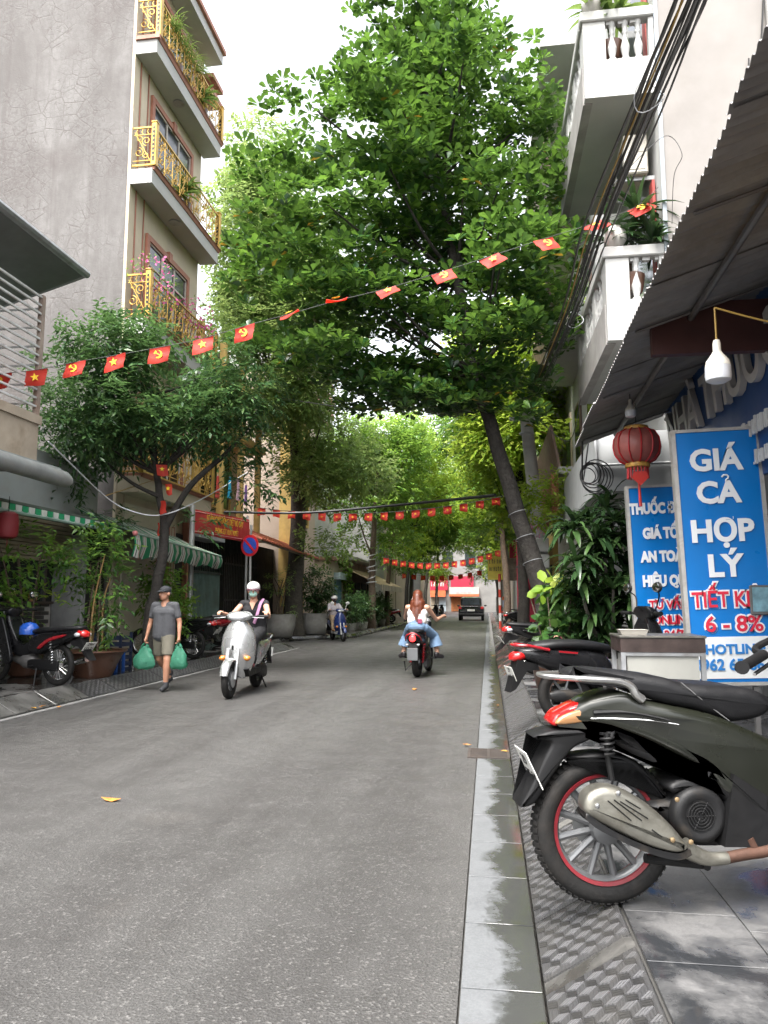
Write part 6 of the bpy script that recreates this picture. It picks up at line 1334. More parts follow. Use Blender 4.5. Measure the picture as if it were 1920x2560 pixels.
# silver scooter comes towards us: front wheel at that spot
hd4 = -88.0; dv = Vector((math.cos(R(hd4)), math.sin(R(hd4)), 0))
SIL = pm('silver_paint', (.50, .51, .51), .25, .7, var=.06, vs=2, coat=.6)
p4 = b4 - dv * 1.27 * 1.08
sv = scooter('silver_scooter', 'silver scooter ridden towards the camera by the woman in black', (p4.x, p4.y, 0), hd4, SIL, M_BLKP, text=('29', '704.15'), mirrors=False)
sv.scale = (1.08, 1.16, 1.08)
b5 = onZ(0, 1043, 1692)
EB = pm('satin_black', (.007, .007, .0075), .35, spec=.3, coat=.15, var=.1)
def ebike(loc, hd):
    t = thing('black_moped', 'black electric moped with glowing red tail lamp ridden away by the long haired woman', 'moped', loc, R(hd))
    wheel(t, 0, .24, .11, .15, 5); wheel(t, 1.15, .24, .1, .15, 5)
    m = MB(); m.loft([(-.40, .67, .05, .05), (-.36, .67, .10, .085), (-.2, .66, .13, .10), (.05, .62, .13, .11), (.3, .55, .12, .11), (.4, .5, .08, .08)], 20); m.build('tail_body', EB, t, 50)
    m = MB(); m.tube(catmull([(-.3, .13, .62), (-.42, .1, .70), (-.43, 0, .75), (-.42, -.1, .70), (-.3, -.13, .62)], 5), .012, 8); m.build('tail_trim', M_REDP, t)
    m = MB(); m.loft([(-.3, .76, .06, .02), (-.25, .77, .12, .035), (.05, .765, .14, .04), (.3, .75, .12, .04), (.4, .74, .06, .02)], 18); m.build('seat', M_SEAT, t, 50)
    m = MB(); m.ball((-.415, 0, .66), (.03, .05, .055), 18, 10); m.build('tail_light', pm('lit_red_lens', (.85, .02, .02), .2, emit=2.5), t)
    m = MB(); m.prism([(-.38, .58), (-.24, .56), (-.24, .48), (-.38, .36), (-.42, .36)], -.075, .075); m.build('rear_mudguard', M_BLKP, t, 0)
    m = MB(); m.box(-.425, -.41, -.085, .085, .30, .50, c=.006); m.build('plate_bracket', pm('grey_plate', (.10, .105, .11), .5), t, 0)
    for s in (-1, 1):
        m = MB(); m.ball((-.40, s * .09, .555), (.03, .025, .02)); m.build('indicator', M_CLEARL, t)
        spring(t, (-.02, s * .10, .24), (.02, s * .11, .56), .026, 7, M_REDP, M_REDP)
        m = MB(); m.tube([(0, s * .085, .24), (.4, s * .09, .34)], .02, 8); m.build('swing_arm', M_BLKP, t)
    m = MB(); m.tube([(.32, -.27, .30), (.32, .27, .30)], .014, 8); m.build('foot_bar', M_BLKP, t)
    m = MB(); m.tube([(.15, .1, .22), (.05, .2, .10), (.04, .22, .26)], .012, 6); m.build('side_stand', M_BLKP, t)
    m = MB(); m.loft([(.3, .34, .10, .1), (.5, .36, .13, .14), (.75, .36, .12, .12), (.85, .4, .08, .1)], 16); m.build('motor_case', EB, t, 50)
    m = MB(); m.loft([(.35, .5, .07, .05), (.6, .46, .07, .05), (.82, .65, .06, .06), (.92, .88, .05, .05)], 14); m.build('frame', EB, t, 50)
    for s in (-1, 1): m = MB(); m.tube([(1.15, s * .07, .24), (.92, s * .07, .9)], [.019, .021], 8); m.build('fork', M_BLKP, t)
    handlebar(t, .9, .98, M_BLKP, .34, .03); fender(t, 1.15, .24, .28, .06, 20, 160, EB, name='front_fender', flare=1); m = MB(); m.ball((1.0, 0, .9), (.06, .075, .075)); m.build('headlight', M_CLEARL, t)
    m = MB(); m.loft([(-.1, .22, .03, .05), (.0, .22, .05, .08), (.2, .24, .05, .07), (.3, .26, .03, .04)], 14, T(0, -.15, 0)); m.build('gearbox', EB, t, 50)
    return t
gb = ebike((b5.x, b5.y, 0), 85); gb.scale = (1.05, 1.1, 1.05)
b6 = onZ(0, 850, 1603); hd6 = -62
fv = scooter('blue_scooter', 'dark blue and white scooter ridden past the planters by a rider in pale clothes', (b6.x - .9 * math.cos(R(hd6)), b6.y - .9 * math.sin(R(hd6)), 0), hd6, pm('navy_paint', (.015, .03, .12), .3, coat=.5), pm('white_panel', (.6, .6, .6), .4), text=None, detail=False)
# parked, partly hidden
underbone('parked_motorbike', 'black motorbike parked by the green folding gate, its white plate to the road', (-5.95, 14.65, SW), 168, EB, EB, text=('30', '412.07'))
underbone('parked_motorbike', 'dark motorbike parked behind the broad-leaved bush on the right pavement', (.72, 12.3, SW), 15, EB, EB, text=None)
scooter('parked_scooter', 'red scooter parked against the green folding gate', (-7.0, 17.6, SW), 175, M_REDP, text=None, detail=False)
q = random.Random(3)
for k, (x_, y_, h_, mt, lb) in enumerate(((-7.1, 19.2, 180, M_REDP, 'red scooter parked beside the folding gate under the banner'), (1.1, 29.5, 20, EB, 'black scooter parked beside the red and white striped post'), (1.5, 36.5, 30, SIL, 'silver scooter parked past the second concrete pole'), (1.2, 40, 30, EB, 'black scooter parked under the far right tree'), (-4.3, 58.5, 80, EB, 'black scooter parked at the left kerb past the black car'), (-4.2, 61.4, 95, SIL, 'silver scooter parked at the left kerb past the black car'), (-4.2, 66, 85, EB, 'farthest black scooter at the left kerb'), (-5.6, 43.5, 200, M_REDP, 'red scooter parked beyond the tan awning'))):
    scooter('parked_scooter', lb, (x_, y_, 0 if y_ > 58 else SW - (.05 if x_ < 0 and y_ > 25 else 0)), h_, mt, text=None, detail=False, mirrors=False)
# ---- black car far down the street
def car(loc, hd):
    t = thing('black_car', 'black sport utility car seen from behind far down the street', 'car', loc, R(hd)); K = pm('car_black', (.010, .011, .014), .2, coat=.8, var=.1)
    m = MB(); m.loft([(-2.2, .62, .80, .22), (-2.12, .66, .88, .36), (-1.6, .68, .92, .40), (0, .66, .93, .39), (1.5, .64, .92, .36), (2.15, .6, .85, .3), (2.25, .55, .7, .2)], 28, e=4.5); b = m.build('body', K, t, 40)
    m = MB(); m.loft([(-2.05, 1.1, .72, .06), (-1.9, 1.33, .75, .30), (-1.4, 1.42, .72, .30), (0, 1.43, .72, .30), (.6, 1.30, .72, .25), (1.1, 1.08, .74, .05)], 26, e=4.5); cb = m.build('cabin', K, t, 40)
    m = MB(); m.add([(-2.085, -.62, 1.12), (-2.085, .62, 1.12), (-1.93, .56, 1.58), (-1.93, -.56, 1.58), (-2.06, -.62, 1.12), (-2.06, .62, 1.12), (-1.90, .56, 1.58), (-1.90, -.56, 1.58)], [(0, 1, 2, 3), (4, 5, 6, 7), (0, 1, 5, 4), (1, 2, 6, 5), (2, 3, 7, 6), (3, 0, 4, 7)]); m.build('rear_window', M_GLASS, cb, 0)
    for s in (-1, 1):
        m = MB(); m.box(-2.215, -2.1, s * .78 - .1, s * .78 + .1, .82, 1.0, c=.02); m.build('tail_light', M_REDL, t, 0)
        m = MB(); m.ball((.75, s * 1.0, 1.05), (.06, .1, .07)); m.build('door_mirror', K, t)
        for x_ in (-1.4, 1.4): m = MB(); m.lathe([(.2, -.1), (.34, -.1), (.36, -.06), (.36, .06), (.34, .1), (.2, .1)], 24, T(x_, s * .80, .36) @ RX(R(90))); w = m.build('wheel', M_TYRE, t); m = MB(); m.lathe([(.21, 0), (.05, .03)], 18, T(x_, s * .90, .36) @ RX(R(-90 * s))); m.build('rim', M_RIM, w)
    m = MB(); m.box(-2.23, -2.2, -.26, .26, .68, .80); m.build('number_plate', M_PLATE, t, 0); m = MB(); m.box(-2.222, -2.17, -.5, .5, 1.0, 1.03); m.build('chrome_strip', M_CHROME, t, 0)
    m = MB(); m.box(-2.26, -2.1, -.85, .85, .34, .5, c=.03); m.build('bumper', M_BLKP, t, 0); return t
cc = onZ(0, 1178, 1552); car((cc.x, cc.y + 2.2, 0), 90)
# ------------------------------------------------------------------ people (local: facing -y, x to the facing side's left, z up)
SKIN = pm('skin_tan', (.40, .20, .125), .5, var=.12, vs=9); SKIN2 = pm('skin_light', (.50, .28, .19), .5, var=.1, vs=9)
HAIRB = pm('black_hair', (.012, .010, .009), .45, var=.3, vs=30); M_EYE = pm('eye_dark', (.02, .015, .012), .2); M_LIP = pm('lip', (.30, .10, .08), .5)
def cloth(name, c, rough=.85): return pm(name, c, rough, var=.14, vs=5, bump=.7, bs=6, bd=.03)
def V3(*a): return Vector(a)
def hand_parts(w, d, side, palm_n, curl=1.2):
    """palm, four curled fingers and a thumb; d along the forearm, side towards the thumb, palm_n out of the palm"""
    d, side, palm_n = d.normalized(), side.normalized(), palm_n.normalized(); o = [('c', w, .021, w + d * .045, .026)]
    kn = w + d * .07
    o.append(('c', w + d * .045 + side * .012, .021, w + d * .045 - side * .02, .020))
    for i, L in enumerate((.062, .070, .066, .052)):
        b = kn + side * (.024 - .0165 * i); a1 = curl * .45; a2 = curl * 1.1
        d1 = (d * math.cos(a1) + palm_n * math.sin(a1)); d2 = (d * math.cos(a2) + palm_n * math.sin(a2))
        m1 = b + d1 * L * .5; o += [('c', b, .0088, m1, .008), ('c', m1, .008, m1 + d2 * L * .5, .007)]
    tb = w + d * .025 + side * .024; t1 = tb + (side * .7 + d * .7).normalized() * .032; o += [('c', tb, .0115, t1, .010), ('c', t1, .010, t1 + (d * .8 + palm_n * .5).normalized() * .026, .0085)]
    return o
def person(name, label, loc, rz, J, skin, top, bottom, sleeve=.5, leg=.95, look=0, shoes=None, fat=1.0, group=None, mask=None, hairs='short', tilt=0, topmat=None, flare=0, crop=False, hand_n=None, voxel=.0095, hem=.0):
    t = thing(name, label, 'person', loc, rz, group); P = []
    hd = V3(*J['head']); nk, ch, pe = V3(*J['neck']), V3(*J['chest']), V3(*J['pelvis']); RH = RZ(look) @ RX(tilt)
    P += [('e', hd + V3(0, .008, .028), (.074, .092, .085), RH), ('e', hd + (RH @ V3(0, -.022, -.045)), (.056, .066, .066), RH), ('c', hd + (RH @ V3(0, -.045, -.082)), .026, hd + (RH @ V3(0, -.02, -.07)), .04),
          ('c', hd + (RH @ V3(0, -.088, .012)), .011, hd + (RH @ V3(0, -.103, -.022)), .016), ('e', hd + (RH @ V3(.076, .01, -.008)), (.012, .02, .03), RH), ('e', hd + (RH @ V3(-.076, .01, -.008)), (.012, .02, .03), RH),
          ('c', hd + (RH @ V3(-.03, -.074, .034)), .012, hd + (RH @ V3(.03, -.074, .034)), .012), ('c', hd - V3(0, -.015, .05), .05, nk, .052)]
    sl, sr = V3(*J['shL']), V3(*J['shR'])
    P += [('c', nk, .055, ch, .10 * fat), ('c', sl, .052, sr, .052), ('c', ch + V3(.07, 0, 0), .095 * fat, ch + V3(-.07, 0, 0), .095 * fat), ('c', ch + V3(.05, 0, 0), .095 * fat, pe + V3(.05, 0, .03), .10 * fat), ('c', ch - V3(.05, 0, 0), .095 * fat, pe + V3(-.05, 0, .03), .10 * fat), ('c', V3(*J['hipL']), .088 * fat, V3(*J['hipR']), .088 * fat)]
    for s in 'LR':
        sh_, el, wr = V3(*J['sh' + s]), V3(*J['el' + s]), V3(*J['wr' + s]); hp, kn, an, toe = V3(*J['hip' + s]), V3(*J['kn' + s]), V3(*J['an' + s]), V3(*J['toe' + s])
        P += [('c', sh_, .05, el, .037), ('c', el, .037, el.lerp(wr, .3), .036), ('c', el.lerp(wr, .3), .036, wr, .023)]
        dd = (wr - el).normalized(); sd = V3(0, -1, 0) if abs(dd.z) > .5 else V3(-1 if s == 'L' else 1, 0, .2); pn = V3(-1 if s == 'L' else 1, 0, 0) if abs(dd.z) > .5 else V3(0, 0, -1)
        P += hand_parts(wr, dd, sd, pn, 1.5)
        P += [('c', hp, .086 * fat, kn, .056), ('c', kn, .054, kn.lerp(an, .3), .056), ('c', kn.lerp(an, .3), .056, an, .035), ('c', an, .036, an - V3(0, 0, .03), .034), ('c', an + (an - toe).normalized() * .02 - V3(0, 0, .035), .032, toe, .027)]
    blob('body', P, voxel, 2, skin, t)
    for s in (-1, 1):
        c = hd + (RH @ V3(s * .031, -.083, .012)); m = MB(); m.ball((0, 0, 0), (.013, .006, .006), 10, 6, T(*c) @ RH); m.build('eye', M_EYE, t)
        c = hd + (RH @ V3(s * .032, -.087, .036)); m = MB(); m.ball((0, 0, 0), (.018, .005, .004), 10, 6, T(*c) @ RH); m.build('eyebrow', HAIRB, t)
    if not mask: c = hd + (RH @ V3(0, -.088, -.056)); m = MB(); m.ball((0, 0, 0), (.022, .007, .006), 10, 6, T(*c) @ RH); m.build('mouth', M_LIP, t)
    # clothes: shells a little larger than the body
    g = .022; C = []
    if sleeve == 0: sl, sr = sl.lerp(sr, .12) - V3(0, 0, .012), sr.lerp(sl, .12) - V3(0, 0, .012)
    bot_c = ch.lerp(pe, .62) if crop else pe + V3(0, 0, .02 - hem)
    C += [('c', sl + V3(-.005, 0, .0), .058 if sleeve else .046, sr + V3(.005, 0, .0), .058 if sleeve else .046), ('c', ch + V3(.075, 0, 0), .095 * fat + g, ch - V3(.075, 0, 0), .095 * fat + g), ('c', ch.lerp(nk, .55) + V3(.06, 0, -.01), .066, ch.lerp(nk, .55) - V3(.06, 0, .01), .066)]
    for s in (1, -1): C += [('c', ch + V3(.055 * s, 0, 0), .095 * fat + g, bot_c + V3(.06 * s, 0, .0), .10 * fat + g)]
    if sleeve > 0:
        for s in 'LR':
            sh_, el, wr = V3(*J['sh' + s]), V3(*J['el' + s]), V3(*J['wr' + s])
            if sleeve <= 1: C += [('c', sh_, .058, sh_.lerp(el, sleeve), .054)]
            else: C += [('c', sh_, .06, el, .052), ('c', el, .052, el.lerp(wr, sleeve - 1), .042)]
    blob('top', C, voxel, 2, top, t)
    g = .012
    B = [('c', V3(*J['hipL']), .088 * fat + g, V3(*J['hipR']), .088 * fat + g), ('c', pe + V3(.05, 0, .045), .097 * fat + g, pe + V3(-.05, 0, .045), .097 * fat + g)]
    if flare: B += [('c', pe + V3(.06, .02, -.02), .11, pe + V3(-.06, .02, -.02), .11), ('c', V3(*J['hipL']).lerp(V3(*J['knL']), .3), .095, V3(*J['hipR']).lerp(V3(*J['knR']), .3), .095)]
    for s in 'LR':
        hp, kn, an = V3(*J['hip' + s]), V3(*J['kn' + s]), V3(*J['an' + s])
        if leg <= .5: B += [('t', hp, .092 * fat + g, hp.lerp(kn, leg * 2), .072 + g)]
        elif flare: B += [('c', hp, .095, kn, .082), ('t', kn.lerp(hp, .1), .085, kn.lerp(an, leg * 2 - 1), .125)]
        else: B += [('c', hp, .090 * fat + g, kn, .064 + g + flare * .3), ('c', kn, .064 + g + flare * .3, kn.lerp(an, leg * 2 - 1), .05 + g + flare)]
    blob('trousers' if leg > .5 else 'shorts', B, voxel, 2, bottom, t)
    if shoes:
        for s in 'LR':
            an, toe = V3(*J['an' + s]), V3(*J['toe' + s]); bk = an + (an - toe).normalized() * .03
            blob('shoe', [('c', V3(bk.x, bk.y, min(an.z, toe.z + .06) - .03), .042, toe + V3(0, 0, .008), .038), ('c', an - V3(0, 0, .01), .045, bk - V3(0, 0, .02), .044)], .009, 2, shoes, t)
    if hairs == 'short': blob('hair', [('e', hd + (RH @ V3(0, .018, .045)), (.080, .092, .078), RH)], .01, 1, HAIRB, t)
    if mask:
        M_ = RH; blob('face_mask', [('e', hd + (M_ @ V3(0, -.045, -.042)), (.064, .062, .052), M_)], .007, 1, mask, t)
    return t, hd, RH
def helmet(t, hd, RH, mat, rim):
    o = blob('helmet', [('e', hd + (RH @ V3(0, .012, .062)), (.105, .122, .092), RH)], .01, 2, mat, t)
    m = MB(); pts = [hd + (RH @ V3(.108 * math.cos(a), .012 + .126 * math.sin(a), .022)) for a in [2 * math.pi * k / 28 for k in range(28)]]; m.tube(pts, .010, 6, closed=True); m.build('rim', rim, o)
    rs = []
    for k in range(9):
        a = R(-150 + 120 * k / 8); c = V3(.106 * math.cos(a), .012 + .124 * math.sin(a), .03); e = V3(.112 * math.cos(a), .012 + .165 * math.sin(a), .012); rs.append([hd + (RH @ c), hd + (RH @ e), hd + (RH @ (e + V3(0, 0, .006))), hd + (RH @ (c + V3(0, 0, .008)))])
    m = MB(); m.rings(rs); m.build('peak', rim, o); return o
# ---- man walking with two carrier bags
mb_ = onZ(0, 405, 1726)
J = dict(head=(0, -.02, 1.445), neck=(0, .01, 1.335), chest=(0, .01, 1.16), pelvis=(0, .02, .86), shL=(.165, .0, 1.268), shR=(-.165, .02, 1.268), elL=(.235, .01, 1.01), elR=(-.235, .05, 1.01), wrL=(.255, -.05, .795), wrR=(-.27, .0, .795),
         hipL=(.075, 0, .80), hipR=(-.075, .03, .80), knL=(.10, -.10, .455), knR=(-.10, .10, .46), anL=(.085, -.09, .10), anR=(-.03, .38, .22), toeL=(.09, -.24, .035), toeR=(-.03, .30, .10))
man, hdp, RH = person('person', 'man in grey T-shirt, khaki shorts and dark cap walking on the road', (mb_.x, mb_.y, 0), R(3), J, SKIN, cloth('charcoal_cotton', (.062, .064, .070)), cloth('khaki_cotton', (.135, .125, .095)), .62, .41, look=R(-24), shoes=pm('dark_trainer', (.03, .031, .035), .7, var=.3, vs=20), hairs=None, hem=.06)
cp = blob('cap', [('e', hdp + (RH @ V3(0, .012, .052)), (.084, .098, .072), RH)], .009, 2, pm('cap_fabric', (.018, .020, .024), .8), man)
rs = []
for k in range(9):
    a = R(-155 + 130 * k / 8); c = V3(.078 * math.cos(a), .005 + .088 * math.sin(a), .045); e = V3(.076 * math.cos(a), -.01 + .155 * math.sin(a), .030); rs.append([hdp + (RH @ c), hdp + (RH @ e), hdp + (RH @ (e + V3(0, 0, .005))), hdp + (RH @ (c + V3(0, 0, .006)))])
m = MB(); m.rings(rs); m.build('cap_peak', pm('cap_fabric', (.018, .020, .024), .8), cp)
blob('hair', [('e', hdp + (RH @ V3(0, .03, .012)), (.079, .078, .055), RH)], .01, 1, pm('grey_hair', (.10, .095, .09), .6, var=.3, vs=30), man)
for s in 'LR': m = MB(); a_ = V3(*J['an' + s]); m.tube([a_ + V3(0, 0, -.01), a_ + V3(0, 0, .035)], .043, 12); m.build('sock', pm('dark_sock', (.05, .05, .055), .9), man)
def bag_mat(name, c):
    t = NT(name); p = t.obj(); t.set(Base_Color=t.ramp(t.noise(p, 9, 3), [(.3, tuple(x * .7 for x in c)), (.7, c)]), Roughness=.25, Alpha=.86)
    tr_ = t.n('BsdfTranslucent'); tr_.inputs[0].default_value = colr(c); mx = t.n('MixShader'); mx.inputs[0].default_value = .45; t.l(t.p.outputs[0], mx.inputs[1]); t.l(tr_.outputs[0], mx.inputs[2]); t.l(mx.outputs[0], t.o.inputs[0])
    t.bump(t.noise(p, 16, 4, .7, 1.2), .8, .03); return t.m
BG = bag_mat('green_film', (.10, .40, .26))
def bag(label, loc, w, h, seed):
    q = random.Random(seed); b = thing('carrier_bag', label, 'bag', loc); rs = []; n = 28
    for k, (z, f) in enumerate(((-h, .62), (-h + .015, .86), (-h * .86, 1.0), (-h * .68, .97), (-h * .5, .82), (-h * .33, .60), (-h * .2, .40), (-h * .12, .26))):
        ph = q.uniform(0, 6); rs.append([(w * f * (1 + .09 * math.sin(5 * a + ph) + .05 * math.sin(9 * a - ph)) * math.cos(a), w * .55 * f * (1 + .1 * math.sin(4 * a + ph)) * math.sin(a), z + .012 * math.sin(3 * a + ph)) for a in [2 * math.pi * i / n for i in range(n)]])
    m = MB(); m.rings(rs); m.build('sack', BG, b, 60)
    for s in (-1, 1):
        m = MB(); m.tube(catmull([(s * w * .28, .0, -h * .14), (s * w * .16, .005 * s, -h * .05), (s * .012, .01 * s, .0), (-s * .006, .012 * s, .012)], 4), [.03, .016, .008], 8, flat=.5); m.build('handle', BG, b)
    return b
wrp = man.matrix_basis.copy()
Mm = T(mb_.x, mb_.y, 0) @ RZ(R(3))
hl_, hr_ = Mm @ V3(.265, -.075, .70), Mm @ V3(-.28, -.02, .70)
bag('translucent green carrier bag of vegetables in the right hand of the walking man', tuple(hr_), .165, .38, 3); bag('rounder translucent green carrier bag in the left hand of the walking man', tuple(hl_), .135, .37, 8)
# ---- woman on the silver scooter
K = 1.08
def sp(x, y, z): return (y * K * 1.0, -x * K, z * K)
J = dict(head=sp(.24, 0, 1.375), neck=sp(.20, 0, 1.265), chest=sp(.16, 0, 1.10), pelvis=sp(.10, 0, .845), shL=sp(.17, .165, 1.20), shR=sp(.17, -.165, 1.20), elL=sp(.40, .27, 1.02), elR=sp(.40, -.27, 1.02), wrL=sp(.68, .315, 1.075), wrR=sp(.68, -.315, 1.075),
         hipL=sp(.14, .09, .80), hipR=sp(.14, -.09, .80), knL=sp(.56, .11, .72), knR=sp(.56, -.11, .72), anL=sp(.62, .11, .40), anR=sp(.62, -.11, .40), toeL=sp(.78, .12, .355), toeR=sp(.78, -.12, .355))
BLK = cloth('black_cotton', (.010, .010, .012))
wm, hdp, RH = person('person', 'woman in black sleeveless top, white helmet and pale green mask riding the silver scooter', (p4.x, p4.y, 0), R(hd4 + 90), J, SKIN2, BLK, BLK, .14, .97, look=R(14), shoes=pm('red_sandal', (.25, .06, .07), .6), mask=pm('mask_green', (.36, .60, .52), .8, var=.05), hairs='short')
helmet(wm, hdp, RH, pm('helmet_white', (.72, .70, .70), .2, coat=.5, var=.05), pm('helmet_dark_rim', (.06, .02, .03), .4))
blob('ponytail', [('c', hdp + V3(.03, .09, -.03), .045, hdp + V3(.05, .13, -.16), .03)], .01, 1, HAIRB, wm)
m = MB(); m.add([tuple(V3(*J['chest']) + V3(x, y, z)) for x, y, z in ((-.05, -.116, .125), (.05, -.116, .125), (0, -.128, .01), (-.05, -.10, .125), (.05, -.10, .125), (0, -.11, .01))], [(0, 1, 2), (3, 5, 4), (0, 3, 4, 1), (1, 4, 5, 2), (2, 5, 3, 0)]); m.build('neckline', SKIN2, wm, 0)
m = MB(); m.tube(catmull([V3(*J['shL']) + V3(-.04, .0, .07), V3(*J['shL']) + V3(-.055, -.10, .0), V3(*J['chest']) + V3(.08, -.135, -.06), V3(*J['pelvis']) + V3(.02, -.14, .08)], 5), .026, 8, flat=.3); m.build('bag_strap', pm('mauve_strap', (.36, .18, .30), .7), wm)
# ---- long haired woman on the moped, from behind
K = 1.05
J = dict(head=sp(.12, -.0, 1.35), neck=sp(.08, 0, 1.235), chest=sp(.05, 0, 1.06), pelvis=sp(.0, 0, .86), shL=sp(.06, .17, 1.165), shR=sp(.06, -.17, 1.165), elL=sp(.32, .26, .98), elR=sp(.30, -.29, .95), wrL=sp(.66, .33, 1.01), wrR=sp(.66, -.36, 1.01),
         hipL=sp(.03, .11, .82), hipR=sp(.03, -.11, .82), knL=sp(.36, .25, .665), knR=sp(.36, -.25, .665), anL=sp(.30, .30, .37), anR=sp(.30, -.30, .37), toeL=sp(.38, .37, .31), toeR=sp(.38, -.37, .31))
DEN = pm('blue_denim', (.135, .215, .33), .85, var=.35, vs=5, bump=.5, bs=12, bd=.012)
gw, hdp, RH = person('person', 'woman with long auburn hair, white crop top and wide blue jeans riding away', (b5.x, b5.y, 0), R(85 + 90), J, SKIN2, cloth('white_rib', (.66, .64, .61)), DEN, 0, .80, look=R(-6), shoes=pm('black_clog', (.015, .013, .015), .5), flare=.055, crop=True, hairs=None, fat=.97)
AUB = pm('auburn_hair', (.115, .030, .013), .38, var=.45, vs=26)
HP = [('e', hdp + V3(0, .02, .035), (.092, .098, .094)), ('c', hdp + V3(0, .065, .0), .088, hdp + V3(0, .105, -.16), .095), ('c', hdp + V3(.055, .095, -.12), .075, hdp + V3(.09, .145, -.50), .055), ('c', hdp + V3(-.05, .095, -.12), .08, hdp + V3(-.06, .15, -.55), .06), ('c', hdp + V3(.0, .11, -.2), .085, hdp + V3(.02, .16, -.56), .06), ('c', hdp + V3(-.09, .07, -.1), .05, hdp + V3(-.13, .10, -.36), .035)]
blob('hair', HP, .012, 2, AUB, gw)
q = random.Random(4); m = MB()
for k in range(150):
    a = q.uniform(-1.9, 1.9); x0, y0 = .092 * math.sin(a), .05 + .085 * math.cos(a) * .9; e = q.uniform(.52, .72); sx = q.uniform(.9, 1.7)
    m.tube(catmull([hdp + V3(x0 * .9, y0 * .8, .05 - .03 * abs(a)), hdp + V3(x0 * 1.15, y0 + .05, -.15), hdp + V3(x0 * sx, y0 + .085 + q.uniform(-.015, .02), -e * .8), hdp + V3(x0 * sx * 1.05 + q.uniform(-.02, .02), y0 + .075, -e)], 4), [.009, .009, .0075, .002], 5)
m.build('hair_strands', AUB, gw)['kind'] = 'stuff'
m = MB(); pc_ = V3(*J['pelvis']); m.box(-.115, -.035, .122, .132, .02, .10, T(*pc_) @ RX(R(8)), c=.004); m.build('back_pocket_patch', pm('maroon_patch', (.20, .02, .06), .7), gw, 0)
# ---- far rider
K = 1.0
J = dict(head=sp(.2, 0, 1.40), neck=sp(.17, 0, 1.285), chest=sp(.14, 0, 1.11), pelvis=sp(.08, 0, .845), shL=sp(.15, .17, 1.215), shR=sp(.15, -.17, 1.215), elL=sp(.36, .25, 1.0), elR=sp(.36, -.25, 1.0), wrL=sp(.66, .30, 1.06), wrR=sp(.66, -.30, 1.06),
         hipL=sp(.12, .09, .80), hipR=sp(.12, -.09, .80), knL=sp(.56, .16, .70), knR=sp(.56, -.16, .70), anL=sp(.58, .16, .39), anR=sp(.58, -.16, .39), toeL=sp(.74, .16, .35), toeR=sp(.74, -.16, .35))
fr, hdp, RH = person('person', 'rider in pale shirt, khaki trousers and white helmet on the dark blue scooter', tuple(fv.location), R(hd6 + 90), J, SKIN, cloth('pale_shirt', (.52, .48, .52)), cloth('khaki_twill', (.36, .27, .18)), 1.9, .95, shoes=pm('tan_shoe', (.3, .16, .07), .6), mask=pm('dark_mask', (.05, .045, .06), .8), hairs='short', voxel=.014)
helmet(fr, hdp, RH, pm('helmet_white', (.72, .70, .70), .2, coat=.5, var=.05), pm('helmet_dark_rim', (.06, .02, .03), .4))
# ---- two people sitting behind the bush
def stool(label, x, y, mat, h=.26):
    s = thing('plastic_stool', label, 'stool', (x, y, SW)); m = MB(); m.box(-.14, .14, -.14, .14, h - .03, h, c=.01); m.build('seat', mat, s, 0)
    for a in (-1, 1):
        for b in (-1, 1):
            m = MB(); m.tube([(a * .14, b * .14, 0), (a * .115, b * .115, h - .03)], .017, 6); m.build('leg', mat, s)
    return s
K = 1.0
def sit(z=.0, lean=.1): return dict(head=(0, -.10 - lean, .86), neck=(0, -.05 - lean, .75), chest=(0, -.02 - lean * .6, .59), pelvis=(0, .05, .34), shL=(.16, -.04 - lean, .69), shR=(-.16, -.04 - lean, .69), elL=(.22, -.24, .50), elR=(-.22, -.24, .50), wrL=(.12, -.42, .47), wrR=(-.12, -.42, .47),
         hipL=(.09, .0, .34), hipR=(-.09, .0, .34), knL=(.16, -.38, .42), knR=(-.16, -.38, .42), anL=(.13, -.36, .09), anR=(-.13, -.36, .09), toeL=(.14, -.50, .03), toeR=(-.14, -.50, .03))
yp = onZ(SW, 1345, 1632); BLUEP = pm('blue_plastic', (.02, .08, .30), .4)
person('person', 'person in a yellow top sitting low beside the leaning tree trunk', (yp.x + .25, yp.y, SW), R(-75), sit(), SKIN, cloth('yellow_cotton', (.58, .46, .05)), cloth('dark_trousers', (.03, .025, .025)), .7, .95, hairs='short', voxel=.014, hem=.10); stool('small blue stool under the person in yellow', yp.x + .25 - .05, yp.y, BLUEP)
person('person', 'person in a dark red tank top sitting behind the red-railed scooter', (1.22, 11.35, SW), R(-60), sit(lean=.05), SKIN2, cloth('maroon_cotton', (.12, .02, .025)), cloth('dark_trousers', (.03, .025, .025)), 0, .95, hairs='short', voxel=.014); stool('small blue stool under the person in dark red', 1.22 - .03, 11.38, BLUEP)
# ------------------------------------------------------------------ flags, wires, lamps, street furniture, litter
def flag_mat():
    t = NT('flag_red'); p = t.pos(); c = t.ramp(t.noise(p, 6, 3), [(.3, (.55, .045, .03)), (.7, (.66, .085, .055))]); t.set(Base_Color=c, Roughness=.6)
    tr_ = t.n('BsdfTranslucent'); tr_.inputs[0].default_value = (.85, .14, .08, 1); mx = t.n('MixShader'); mx.inputs[0].default_value = .55; t.l(t.p.outputs[0], mx.inputs[1]); t.l(tr_.outputs[0], mx.inputs[2]); t.l(mx.outputs[0], t.o.inputs[0]); t.bump(t.noise(p, 25, 4), .4, .01); return t.m
M_FLAG = flag_mat(); M_FY = flat('flag_yellow', (.80, .52, .03), .7); M_STR = pm('string', (.05, .05, .05), .8)
def star(c=(0, 0), r_=1.0): return [(c[0] + (r_ if k % 2 == 0 else r_ * .40) * math.sin(math.pi * k / 5), c[1] + (r_ if k % 2 == 0 else r_ * .40) * math.cos(math.pi * k / 5)) for k in range(10)]
